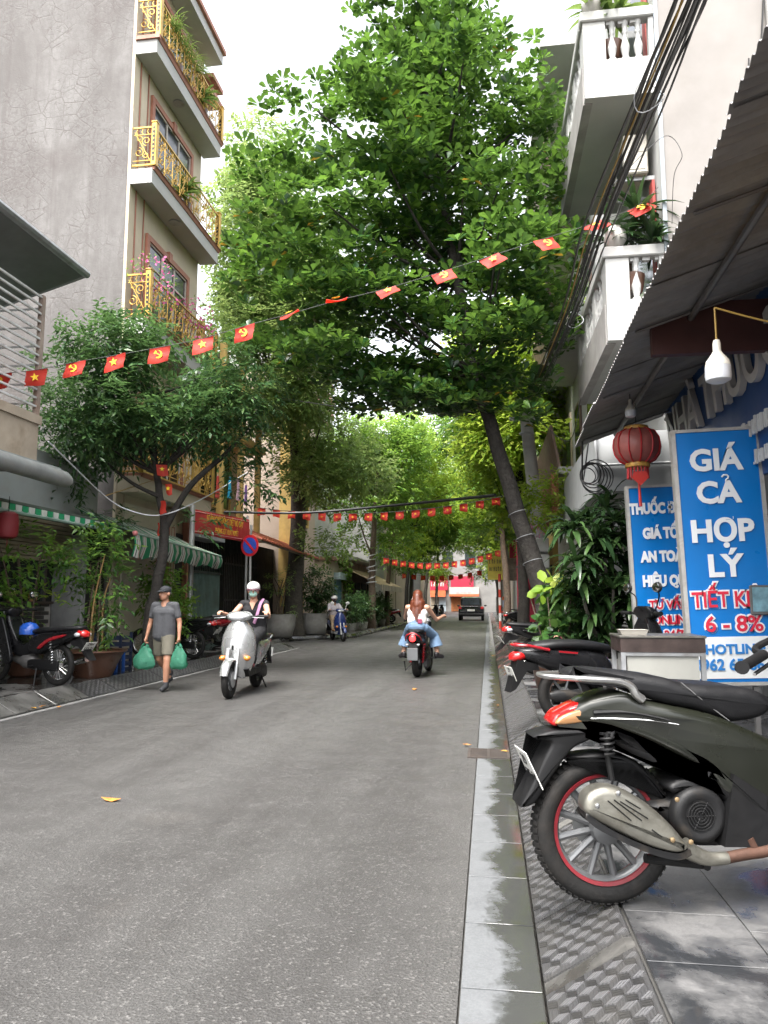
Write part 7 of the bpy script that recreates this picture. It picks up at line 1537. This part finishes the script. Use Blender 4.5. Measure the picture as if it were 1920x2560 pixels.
def emblem(parent, kind, w, h, front=-.004, M=None):
    m = MB()
    if kind == 0: m.prism([(x, z) for x, z in star((0, -h / 2), h * .30)], front - .003, front, M)
    else:
        c = (.0, -h / 2); out_ = [(c[0] + h * .27 * math.cos(a), c[1] + h * .27 * math.sin(a)) for a in [R(-125 + 225 * k / 14) for k in range(15)]]; inn_ = [(c[0] - h * .04 + h * .20 * math.cos(a), c[1] + h * .05 + h * .22 * math.sin(a)) for a in [R(-120 + 218 * k / 14) for k in range(15)]]
        m.prism(out_ + inn_[::-1], front - .003, front, M); a = R(-42); mk = lambda u, v: (c[0] + u * math.cos(a) - v * math.sin(a), c[1] + u * math.sin(a) + v * math.cos(a))
        m.prism([mk(-h * .26, -h * .03), mk(h * .28, -h * .03), mk(h * .28, h * .03), mk(-h * .26, h * .03)], front - .006, front - .0031, M); m.prism([mk(-h * .28, -h * .11), mk(-h * .17, -h * .11), mk(-h * .17, h * .12), mk(-h * .28, h * .12)], front - .0065, front - .0034, M)
    return m.build('emblem', M_FY, parent, 0)
def flag_geom(w, h, sw, seed, lift=0):
    q = random.Random(seed); m = MB(); n = 8; rs = []; ph = q.uniform(0, 6)
    def P_(u, v, d):
        return (-w / 2 + w * u + sw * v, d + .03 * math.sin(3.5 * u + ph) * v + .012 * math.sin(6 * v), -h * v + .02 * math.sin(4 * u + ph) * v)
    v_, f_ = [], []
    for d in (-.0015, .0015):
        o = len(v_)
        for j in range(6):
            for i in range(n + 1): v_.append(P_(i / n, j / 5, d))
        for j in range(5):
            for i in range(n): a = o + j * (n + 1) + i; f_.append((a, a + 1, a + n + 2, a + n + 1))
    m.add(v_, f_); return m.mesh('flag_cloth', 60)
def flag_line(name, label, a, b, sag, ts, size, lab, grp, swing, emb=True, rz=0, every=None):
    a, b = Vector(a), Vector(b); pt = lambda t: a.lerp(b, t) - Vector((0, 0, sag * 4 * t * (1 - t)))
    st = MB(); st.tube([pt(k / 30) for k in range(31)], .006, 5); s = tag(st.build(name, M_STR), label, 'string')
    for i, t in enumerate(ts):
        p = pt(t); sw = swing(t, i) if callable(swing) else swing
        kind = i % 2; fl = thing('flag', lab(i, kind), 'flag', p, 0, grp, rot=(sw[1], 0, rz)); me = flag_geom(size[0], size[1], sw[0], i + 7); link('cloth', me, M_FLAG, fl)
        if emb: emblem(fl, kind, size[0], size[1], -.03, Matrix(((1, 0, -sw[0] / size[1] if False else 0, 0), (0, 1, 0, 0), (0, 0, 1, 0), (0, 0, 0, 1))) @ T(sw[0] * .5, 0, 0))
    return pt
# near flag string, read off the photograph
fpx = [(5, 935), (92, 925), (190, 905), (290, 888), (400, 868), (508, 846), (612, 815), (724, 785), (838, 753), (964, 722), (1103, 680), (1222, 642), (1357, 598), (1478, 560), (1592, 516)]
pts_ = []
for i, (x_, y_) in enumerate(fpx): pts_.append(onY(9.2 + 1.1 * (x_ / 1600), x_, y_))
m = MB(); ends = [onY(8.9, -160, 965)] + pts_ + [Vector((2.5, 10.45, pts_[-1].z + .35))]; m.tube(catmull(ends, 4), .005, 5); tag(m.build('flag_string', M_STR), 'thin dark string of red flags across the street from barred balcony to baluster house', 'string')
nxt = ['above the barred balcony', 'beside the barred balcony', 'before the grey side wall', 'before the forked tree crown', 'in the middle of the forked tree crown', 'at the right edge of the forked tree crown', 'at the left tip of the broad-leaved crown', 'thrown up edge-on over the left of the broad-leaved crown', 'thrown up edge-on next to the slanted one', 'facing flat before the broad-leaved crown', 'beside the brightest gap of the broad-leaved crown', 'before the middle right of the broad-leaved crown', 'before the right edge of the broad-leaved crown', 'blown out before the white facade', 'folded near the baluster balcony plant']
for i, p in enumerate(pts_):
    w, h = .29, .215; tilt = (pts_[min(i + 1, len(pts_) - 1)] - pts_[max(i - 1, 0)]); ry = -math.atan2(tilt.z, Vector((tilt.x, tilt.y, 0)).length)
    lift = {7: 66, 8: 68, 9: 40, 10: 28, 11: 22, 12: 20, 13: 45, 14: 25}.get(i, 4)
    fl = thing('flag', 'small red flag with yellow %s %s' % ('hammer and sickle' if i % 2 == 0 else 'star', nxt[i]), 'flag', p, 0, 'red flags on the near string', rot=(R(-lift + 7 * math.sin(i * 2.1)), ry + .06 * math.sin(i * 3.3), R(4 + 9 * math.sin(i * 1.7))))
    sw = -.06 if i < 7 else (.02 if i < 10 else .05)
    link('cloth', flag_geom(w, h, sw, i + 7), M_FLAG, fl); emblem(fl, (i + 1) % 2, w, h, -.034, T(sw * .5, 0, 0))
# second and third strings (each stays between the things it hangs from)
def far_string(Yp, px0, px1, n, size, lab, grp, strlab, dip):
    a, b = onY(Yp, *px0), onY(Yp, *px1); pt = lambda t: a.lerp(b, t) - Vector((0, 0, dip * 4 * t * (1 - t)))
    m = MB(); m.tube([pt(k / 24) for k in range(25)], .008, 5); tag(m.build('flag_string', M_STR), strlab, 'string')
    for i in range(n):
        p = pt((i + .5) / n); fl = thing('flag', lab % ORD[n - 1 - i], 'flag', p, 0, grp, rot=(R(3), 0, R(3 - 8 * (i % 3)))); link('cloth', flag_geom(size[0], size[1], .0, i), M_FLAG, fl)
        if size[0] > .2: emblem(fl, 0, size[0], size[1] * .62, -.034, T(0, 0, -size[1] * .19))
far_string(19.5, (635, 1268), (1260, 1240), 16, (.215, .20), '%s small red star flag from the leaning trunk on the string under the black cable', 'flags on the second string', 'string of star flags slung under the black cable to the leaning trunk', .30)
far_string(32, (955, 1392), (1255, 1372), 14, (.24, .25), '%s tiny red flag from the second pole on the string before the crimson signs', 'flags on the far string', 'far string of tiny flags between wrapped tree and second pole', .42)
far_string(48, (1000, 1432), (1210, 1424), 9, (.3, .3), '%s faint red flag from its right end on the farthest string before the corner shops', 'flags on the farthest string', 'farthest string of flags before the corner shops', .3)
# cables
M_CAB = pm('black_cable', (.012, .012, .013), .5)
cb = thing('cable_bundle', 'thick sagging bundle of black cables running above the corrugated awning to the pole', 'cable', (0, 0, 0))
q = random.Random(6)
path = [tuple(onX(x, a, b)) for x, a, b in ((1.22, 1790, -150), (1.2, 1735, 0), (1.17, 1635, 240), (1.12, 1500, 575), (1.05, 1420, 800), (.98, 1322, 1020))]
for k in range(11):
    m = MB(); ox, oz = q.uniform(-.12, .10), q.uniform(-.13, .11); m.tube(catmull([(x + ox * (1 + .3 * math.sin(i * 2 + k)), y, z + oz * (1 + .4 * math.cos(i + k))) for i, (x, y, z) in enumerate(path)], 8), .012 if k < 4 else .0075, 6); m.build('strand', M_CAB if k != 8 else pm('ochre_cable', (.28, .17, .03), .6), cb)
m = MB()
for y_, z_ in ((path[2][1], path[2][2]), (path[4][1], path[4][2])): m.tube([(1.14 + .10 * math.cos(a), y_ + .05 * math.sin(a * 2), z_ + .10 * math.sin(a)) for a in [2 * math.pi * i / 16 for i in range(16)]], .004, 5, closed=True)
m.build('tie_wire', pm('dull_wire', (.30, .31, .32), .6), cb)['kind'] = 'stuff'
def wire(label, pts, r_=.008, mat=M_CAB, name='cable'):
    m = MB(); m.tube(catmull(pts, 7), r_, 6); return tag(m.build(name, mat), label, 'cable')
wire('black cable crossing the street below the gap in the foliage', [onX(-7.4, 640, 985), onY(18.5, 900, 1022), onY(17.5, 1150, 1012), (1.0, 16.5, 5.6)], .014)
wire('heavy black cable crossing low over the street from the banner to the leaning trunk', [onX(-6.8, 560, 1280), onY(19.4, 760, 1282), onY(18.6, 1000, 1262), onY(14.6, 1238, 1238)], .035)
wire('pale drooping wire looped from the barred balcony past the forked trunk', [(-6.2, 9.7, 3.6), onY(12.0, 262, 1240), onY(12.4, 330, 1278), onY(12.8, 405, 1287), onY(13.6, 500, 1250), onY(17, 620, 1180)], .011, pm('pale_wire', (.62, .64, .66), .5))
wire('thin yellow wire tied from the pale loop to the cream balcony', [onY(12.0, 262, 1240), onY(13, 330, 1218), onY(14.3, 400, 1195)], .008, pm('ochre_cable', (.28, .17, .03), .6))
wire('thin wire hanging in front of the beige side wall', [(1.1, 6.2, 4.85), onY(9, 1662, 340), onY(9.2, 1705, 385), onY(9.4, 1685, 440), onY(9.6, 1680, 560)], .004)
wire('thin black wire slack between brown parapet and pole', [(1.0, 16.4, 5.5), (1.5, 14, 4.3), (1.35, 10.6, 4.2)], .008)
wire('cable sagging from the awning corner to the grey parapet', [(1.25, 9.8, 3.4), (1.3, 10.3, 2.95), (1.4, 10.35, 3.5)], .012)
cl = thing('cable_coil', 'tangled black coil of spare cable hung below the grey parapet', 'cable', (1.35, 10.15, 3.0))
for k in range(7):
    m = MB(); r_ = .10 + .018 * k; m.tube([(r_ * math.cos(a) + .02 * k, .03 * math.sin(a * 2 + k), r_ * 1.1 * math.sin(a) + .03 * math.sin(k)) for a in [2 * math.pi * i / 22 for i in range(22)]], .008, 5, closed=True); m.build('loop', M_CAB, cl)
# concrete poles
M_POLE = pm('pole_concrete', (.42, .42, .41), .8, var=.2, vs=3, bump=.2, dirt=(.2, .19, .17))
up = thing('utility_pole', 'leaning pale concrete utility pole with meter boxes behind the tree trunk', 'utility pole', (1.28, 16.5, SW - .05))
m = MB(); m.tube([(0, 0, 0), (-.16, 0, 2.6), (-.42, 0, 5.7)], [.17, .155, .13], 16); m.build('shaft', M_POLE, up)
for z_ in (1.9, 2.25):
    m = MB(); m.box(-.32, .02, -.36, -.19, z_, z_ + .30, c=.02); m.build('meter_box', pm('meter_grey', (.50, .50, .48), .6, dirt=(.3, .28, .25)), up, 0)
m = MB(); m.box(-.75, -.1, -.06, .0, 5.2, 5.28); m.build('cross_arm', M_STEEL, up, 0)
for z_ in (4.9, 3.6): m = MB(); m.tube([(-.37 + .15 * math.cos(a) + (.06 if z_ < 4 else 0), .15 * math.sin(a), z_) for a in [2 * math.pi * i / 16 for i in range(16)]], .02, 6, closed=True); m.build('pole_band', M_STEEL, up)
p2 = thing('utility_pole', 'second concrete pole with an orange band and grey cabinet beyond the bush', 'utility pole', (.80, 33.8, SW - .02))
m = MB(); m.tube([(0, 0, 0), (-.03, 0, 7.5)], [.17, .12], 14); m.build('shaft', M_POLE, p2); m = MB(); m.lathe([(.18, 1.25), (.18, 1.40)], 16, T(-.005, 0, 0)); m.build('orange_band', M_ORG, p2); m = MB(); m.lathe([(.178, .95), (.178, 1.24)], 16, T(-.005, 0, 0)); m.build('grey_band', pm('band_grey', (.30, .33, .42), .6), p2)
m = MB(); m.box(-.5, -.05, -.42, -.16, 3.9, 4.7, c=.02); m.build('cabinet', pm('cabinet_grey', (.45, .48, .46), .5), p2, 0); m = MB(); m.box(-.2, .5, -.25, -.18, 2.1, 3.1); m.build('old_board', pm('weathered_board', (.25, .21, .17), .8, var=.5, vs=6), p2, 0)
ys = thing('yellow_notice', 'yellow notice board with dark lettering on the second pole', 'notice', (.35, 33.4, 2.35)); m = MB(); m.box(-.35, .33, 0, .03, -.05, .98); m.build('board', pm('notice_yellow', (.62, .52, .08), .6, var=.2), ys, 0)
scribble(ys, (-.28, -.002, .66), .55, .2, 5, pm('dark_print', (.05, .05, .04), .7), 3); scribble(ys, (-.28, -.002, .33), .55, .2, 6, pm('dark_print', (.05, .05, .04), .7), 6)
bs = thing('striped_post', 'red and white striped marker post at the kerb', 'post', (.5, 33, SW - .02))
for k in range(7): m = MB(); m.lathe([(.06, k * .34), (.06, k * .34 + .338)], 12); m.build('band', pm('post_red', (.5, .05, .03), .5) if k % 2 == 0 else pm('post_white', (.66, .66, .64), .5), bs)
# no-stopping sign
ns_ = thing('no_stopping_sign', 'round blue and red no parking sign on a grey post beside the banner', 'traffic sign', (-6.55, 20.0, SW - .02), R(-18))
m = MB(); m.tube([(0, .03, 0), (0, .03, 3.3)], .035, 12); m.build('post', M_STEEL, ns_)
m = MB(); m.lathe([(.30, -.004), (.30, .004)], 36, T(0, -.012, 2.72) @ RX(R(90))); m.build('rim', pm('sign_red2', (.55, .02, .03), .4), ns_); m = MB(); m.lathe([(.225, -.003), (.225, .003)], 36, T(0, -.018, 2.72) @ RX(R(90))); m.build('disc', pm('sign_blue2', (.03, .08, .42), .4), ns_)
m = MB(); m.box(-.24, .24, -.028, -.022, -.03, .03, T(0, 0, 2.72) @ RY(R(45))); m.build('slash', pm('sign_red2', (.55, .02, .03), .4), ns_, 0)
# banner
bn = thing('red_banner', 'red cloth banner with yellow slogan on dengue prevention, its corner folded', 'banner', (0, 0, 0))
tl_, bl_, tr_, br_ = onX(-6.8, 487, 1273), onX(-6.8, 486, 1333), onX(-6.8, 623, 1299), onX(-6.8, 622, 1356)
m = MB(); n = 24; v_, f_ = [], []
def BP(u, v, d=0): p = tl_.lerp(tr_, u).lerp(bl_.lerp(br_, u), v); return (p.x + .03 * math.sin(u * 9) * math.sin(v * 3) + d, p.y, p.z)
for d in (0, -.004):
    o = len(v_)
    for j in range(5):
        for i in range(n + 1): v_.append(BP(i / n, j / 4, d))
    for j in range(4):
        for i in range(n): a = o + j * (n + 1) + i; f_.append((a, a + 1, a + n + 2, a + n + 1))
m.add(v_, f_); m.build('cloth', pm('banner_red', (.50, .025, .025), .7, var=.12), bn, 60)
Mb = wall_M((tl_ + tr_ + bl_ + br_) * .25 + Vector((.045, 0, 0)), (0, 1, 0), (0, 0, 1)); sl_ = (tr_.z - tl_.z + br_.z - bl_.z) / 2 / (tr_.y - tl_.y)
Mb = Mb @ Matrix(((1, 0, 0, 0), (sl_, 1, 0, 0), (0, 0, 1, 0), (0, 0, 0, 1)))
link('lettering', text_mesh('I DÂN CHỦ ĐỘNG DIỆT BỌ GẬY', .235, Mb @ T(0, .12, 0), .002, sx=.78), M_FY, bn); link('lettering', text_mesh('PHÒNG SỐT XUẤT HUYẾT', .20, Mb @ T(.1, -.15, 0), .002, sx=.72), M_FY, bn)
for v in (.09, .91): m = MB(); m.tube([BP(i / 12, v, .008) for i in range(13)], .008, 5); m.build('border', flat('banner_pink', (.72, .35, .33), .6), bn)
m = MB(); m.tube([(-6.85, tl_.y, SW - .02), (-6.85, tl_.y, tl_.z + .1)], .06, 12); m.build('post', M_STEEL, bn)
m = MB(); m.tube([(-6.86, tr_.y, SW - .02), (-6.86, tr_.y, tr_.z + .1)], .035, 12); m.build('post', M_STEEL, bn)
# small flags nailed to the forked tree
for k, (px_, py_, lb) in enumerate(((404, 1180, 'small red star flag in the fork of the street tree'), (421, 1228, 'small red flag hanging folded below the fork'), (407, 1270, 'red flag edge-on against the lower trunk'), (396, 1325, 'drooping red flag low on the forked trunk'))):
    p = onY(12.75, px_, py_ - 18); fl = thing('flag', lb, 'flag', p, R(20 - 25 * k)); link('cloth', flag_geom(.2 if k == 0 else .13, .2 if k < 2 else .24, .03, 40 + k), M_FLAG, fl)
    if k < 2: emblem(fl, 0, .16, .17, -.034, T(.015, 0, 0))
# laundry
lc = [(545, 1215, (.50, .06, .04), 'orange red'), (575, 1218, (.03, .36, .55), 'turquoise'), (596, 1225, (.62, .40, .50), 'pale pink'), (615, 1238, (.28, .14, .45), 'purple')]
for k, (px_, py_, c, nm) in enumerate(lc):
    p = onX(-7.35, px_, py_ - 25); w_ = thing('hung_garment', '%s garment hanging on the laundry balcony above the banner' % nm, 'garment', p); rs = []
    for j in range(9): z = -.62 * j / 8; s = .06 + .10 * j / 8; rs.append([(.03 * math.sin(j + i) + .02 * math.cos(a), s * 1.5 * math.cos(a), z) if False else (.03 * math.cos(a), s * (1 + .12 * math.sin(3 * a + j)) * math.sin(a), z) for i, a in enumerate([2 * math.pi * q_ / 14 for q_ in range(14)])])
    m = MB(); m.rings(rs); m.build('cloth', cloth('laundry%d' % k, c), w_, 60); m = MB(); m.tube([(0, -.09, -.03), (0, 0, .05), (0, .09, -.03)], .006, 5); m.tube([(0, 0, .05), (0, 0, .14)], .004, 5); m.build('hanger', M_STEEL, w_)
# lanterns and bulbs
lt_ = onY(8.6, 1592, 1118); ln = thing('red_lantern', 'round red ribbed paper lantern with tassel hanging from the corrugated awning', 'lantern', (lt_.x, lt_.y, lt_.z))
prof = [(.13, .20), (.20, .165), (.245, .09), (.255, .0), (.24, -.08), (.19, -.15), (.12, -.19)]
LP_ = pm('lantern_silk', (.34, .10, .085), .5, var=.3, vs=4)
m = MB(); m.lathe(prof, 28); m.build('shade', LP_, ln)
for k in range(12): a = 2 * math.pi * k / 12; m = MB(); m.tube([((r_ + .006) * math.cos(a), (r_ + .006) * math.sin(a), z) for r_, z in prof], .009, 6); m.build('rib', pm('lantern_rib', (.42, .015, .02), .5), ln)
for z, h_ in ((.185, .05), (-.235, .05)): m = MB(); m.lathe([(.13, z), (.135, z + .01), (.135, z + h_ - .01), (.13, z + h_)], 24); m.build('collar', pm('lantern_gold', (.55, .30, .06), .5, var=.6, vs=20), ln)
for k in range(18): a = 2 * math.pi * k / 18; m = MB(); m.tube([(.11 * math.cos(a), .11 * math.sin(a), -.235), (.115 * math.cos(a), .115 * math.sin(a), -.36)], .009, 5); m.build('fringe', pm('lantern_rib', (.42, .015, .02), .5), ln)
m = MB(); m.prism([(-.07, -.30), (.07, -.30), (.09, -.37), (0, -.46), (-.09, -.37)], -.13, -.125); m.build('charm', pm('charm_red', (.55, .03, .02), .5), ln, 0)
m = MB(); m.tube([(0, -.03, -.36), (0.01, -.03, -.68)], [.012, .018], 8); m.build('tassel', pm('charm_red', (.55, .03, .02), .5), ln); m = MB(); m.tube([(0, 0, .23), (0, 0, aw_z(1.6, 8.6) - lt_.z - .03)], .004, 5); m.build('cord', M_CAB, ln)
l2_ = thing('red_lantern', 'small dull red cylinder lantern under the retracted awning', 'lantern', onX(-6.95, 20, 1312)); m = MB(); m.lathe([(.08, .19), (.13, .16), (.145, .08), (.145, -.12), (.12, -.18), (.08, -.2)], 20); m.build('shade', pm('dull_red', (.22, .02, .025), .6, var=.2), l2_); m = MB(); m.tube([(0, 0, .18), (0, 0, .42)], .005, 5); m.build('cord', M_CAB, l2_); m = MB(); m.tube([(0, 0, -.2), (0, 0, -.34)], [.004, .01], 6); m.build('tassel', pm('dull_red', (.22, .02, .025), .6), l2_)
def bulb(label, p, s, cordtop, cordmat, r=1.0):
    b = thing('light_bulb', label, 'light bulb', p); m = MB(); m.lathe([(.018, .19), (.024, .17), (.024, .12), (.035, .10), (.068, .055), (.075, .02)], 24, S3(s, s, s)); m.build('housing', pm('bulb_housing', (.66, .63, .56), .4), b); m = MB(); m.lathe([(.075, .019), (.077, -.04), (.072, -.065), (.05, -.078), (.01, -.08)], 24, S3(s, s, s)); m.build('diffuser', pm('bulb_diffuser', (.62, .64, .68), .35), b)
    m = MB(); m.tube([(0, 0, .19 * s), (0, 0, cordtop)], .006, 6); m.build('cord', cordmat, b); return b
OCH = pm('ochre_cable', (.45, .26, .04), .6)
pb = onY(4.7, 1795, 925); bulb('large unlit white bulb hanging on an orange cord under the awning', pb, 1.0, .40, OCH)
wire('orange cord pulled sideways from the large white bulb', [pb + Vector((0, 0, .40)), pb + Vector((.3, -.12, .24)), pb + Vector((.75, -.3, .05))], .006, OCH)
bulb('small unlit bulb hanging beside the red lantern', onY(8.3, 1576, 1030), .75, .42, M_CAB)
# food cart
fcx = onY(6.2, 1545, 1588); ct = thing('food_cart', 'low steel topped food cart with grey panels beside the tall blue board', 'cart', (fcx.x, 6.15, SW))
Wc, Hc = .66, fcx.z - SW
m = MB(); m.box(0, Wc, 0, .5, Hc - .02, Hc, c=.005); m.build('top', pm('worn_steel', (.22, .21, .19), .35, .8, var=.3, vs=7), ct, 0)
m = MB(); m.box(.01, Wc - .01, .01, .49, Hc - .13, Hc - .022); m.build('fascia', pm('smoked_steel', (.075, .055, .05), .4, .5, var=.5, vs=6), ct, 0)
m = MB(); m.box(.06, Wc - .06, .03, .47, .16, Hc - .16); m.build('cabinet', pm('grey_formica', (.30, .30, .275), .5, var=.12), ct, 0)
for x_ in (.012, Wc - .047):
    for y_ in (.012, .453): m = MB(); m.box(x_, x_ + .035, y_, y_ + .035, 0, Hc - .131); m.build('leg', M_ALU, ct, 0)
m = MB(); m.box(.047, Wc - .047, .015, .04, Hc - .158, Hc - .132); m.build('rail', M_ALU, ct, 0)
ty = thing('metal_tray', 'shallow enamel tray lying on the food cart', 'tray', (fcx.x + .13, 6.3, SW + Hc)); m = MB(); m.rings([[(x, y, z) for x, y in ((-.11 * s, -.08 * s), (.11 * s, -.08 * s), (.11 * s, .08 * s), (-.11 * s, .08 * s))] for z, s in ((.001, .85), (.04, 1), (.042, 1.04), (.042, .98), (.008, .84))]); m.build('dish', pm('enamel', (.50, .47, .42), .35, .3, var=.2), ty, 30)
# fallen leaves
M_FL = pm('fallen_leaf_orange', (.42, .17, .03), .6, var=.35, vs=30); M_FL2 = pm('fallen_leaf_yellow', (.58, .32, .06), .6, var=.3, vs=30)
for k, (px_, py_, z_, s, mt, lb) in enumerate(((277, 2003, 0, .14, M_FL, 'curled orange leaf alone on the open asphalt'), (1036, 1725, 0, .15, M_FL, 'orange leaf on the road behind the black moped'), (82, 1772, .03, .16, M_FL2, 'large yellow leaf against the left kerb'), (100, 1768, .03, .13, M_FL, 'brown leaf touching the yellow one at the left kerb'), (147, 1769, .02, .12, M_FL, 'small orange leaf on the pale edge strip'), (1262, 1880, .01, .07, M_FL2, 'yellow leaf at the corner of the drain grate'), (1245, 1765, .006, .09, M_FL, 'rust brown leaf in the gutter past the grate'), (1168, 1864, .012, .08, M_FL, 'dry leaf on the left edge of the drain grate'), (1235, 1640, .006, .2, M_FL2, 'yellow leaf litter in the far gutter'))):
    p = onZ(z_, px_, py_); lf = tag(MB().add([(x * s, y * s, .006 + .02 * math.sin(x * 3 + k) ** 2 * s * 5 + zz) for zz in (0, .0025) for x, y in ((-.5, 0), (-.2, .16), (.15, .24), (.5, .03), (.15, -.22), (-.2, -.15))], [(0, 1, 2, 3, 4, 5), (11, 10, 9, 8, 7, 6)] + [(i, (i + 1) % 6, 6 + (i + 1) % 6, 6 + i) for i in range(6)]).build('fallen_leaf', mt, None, 0), lb, 'leaf'); lf.location = p; lf.rotation_euler = (.05, .04, k * 1.3)
# rope light round the wrapped tree
rl = thing('rope_light', 'white rope light coiled round the street tree before the tan awning', 'rope light', (-5.33, 34.2, 2.0)); m = MB(); m.tube([((.20 + .04 * math.sin(a * .37)) * math.cos(a), .21 * math.sin(a), a / 6.283 * .26 + .05 * math.sin(a * .5)) for a in [i * .35 for i in range(118)]], .022, 6); m.build('rope', pm('rope_white', (.6, .61, .64), .4), rl)
# blue crate and stools by the left pot
st_ = thing('plastic_stool', 'small blue plastic stool behind the brown glazed pot', 'stool', (-6.15, 11.75, SW)); m = MB(); m.box(-.14, .14, -.14, .14, .30, .33, c=.01); m.build('seat', BLUEP, st_, 0)
for a in (-1, 1):
    for b in (-1, 1): m = MB(); m.box(a * .125 - .02, a * .125 + .02, b * .125 - .02, b * .125 + .02, 0, .30); m.build('leg', BLUEP, st_, 0)
cr = thing('plastic_crate', 'dark blue ventilated crate stacked by the forked trunk', 'crate', (-6.4, 12.2, SW)); CRM = pm('crate_navy', (.012, .02, .05), .5)
m = MB(); m.box(-.25, .25, -.2, .2, 0, .03); m.build('base', CRM, cr, 0)
for k in range(5):
    for yy in (-.2, .18): m = MB(); m.box(-.25, .25, yy, yy + .02, .06 + k * .11, .12 + k * .11); m.build('slat', CRM, cr, 0)
    for xx in (-.25, .23): m = MB(); m.box(xx, xx + .02, -.179, .179, .06 + k * .11, .12 + k * .11); m.build('slat', CRM, cr, 0)
for xx in (-.26, .22):
    for yy in (-.21, .17): m = MB(); m.box(xx, xx + .04, yy, yy + .04, 0, .62); m.build('corner_post', CRM, cr, 0)
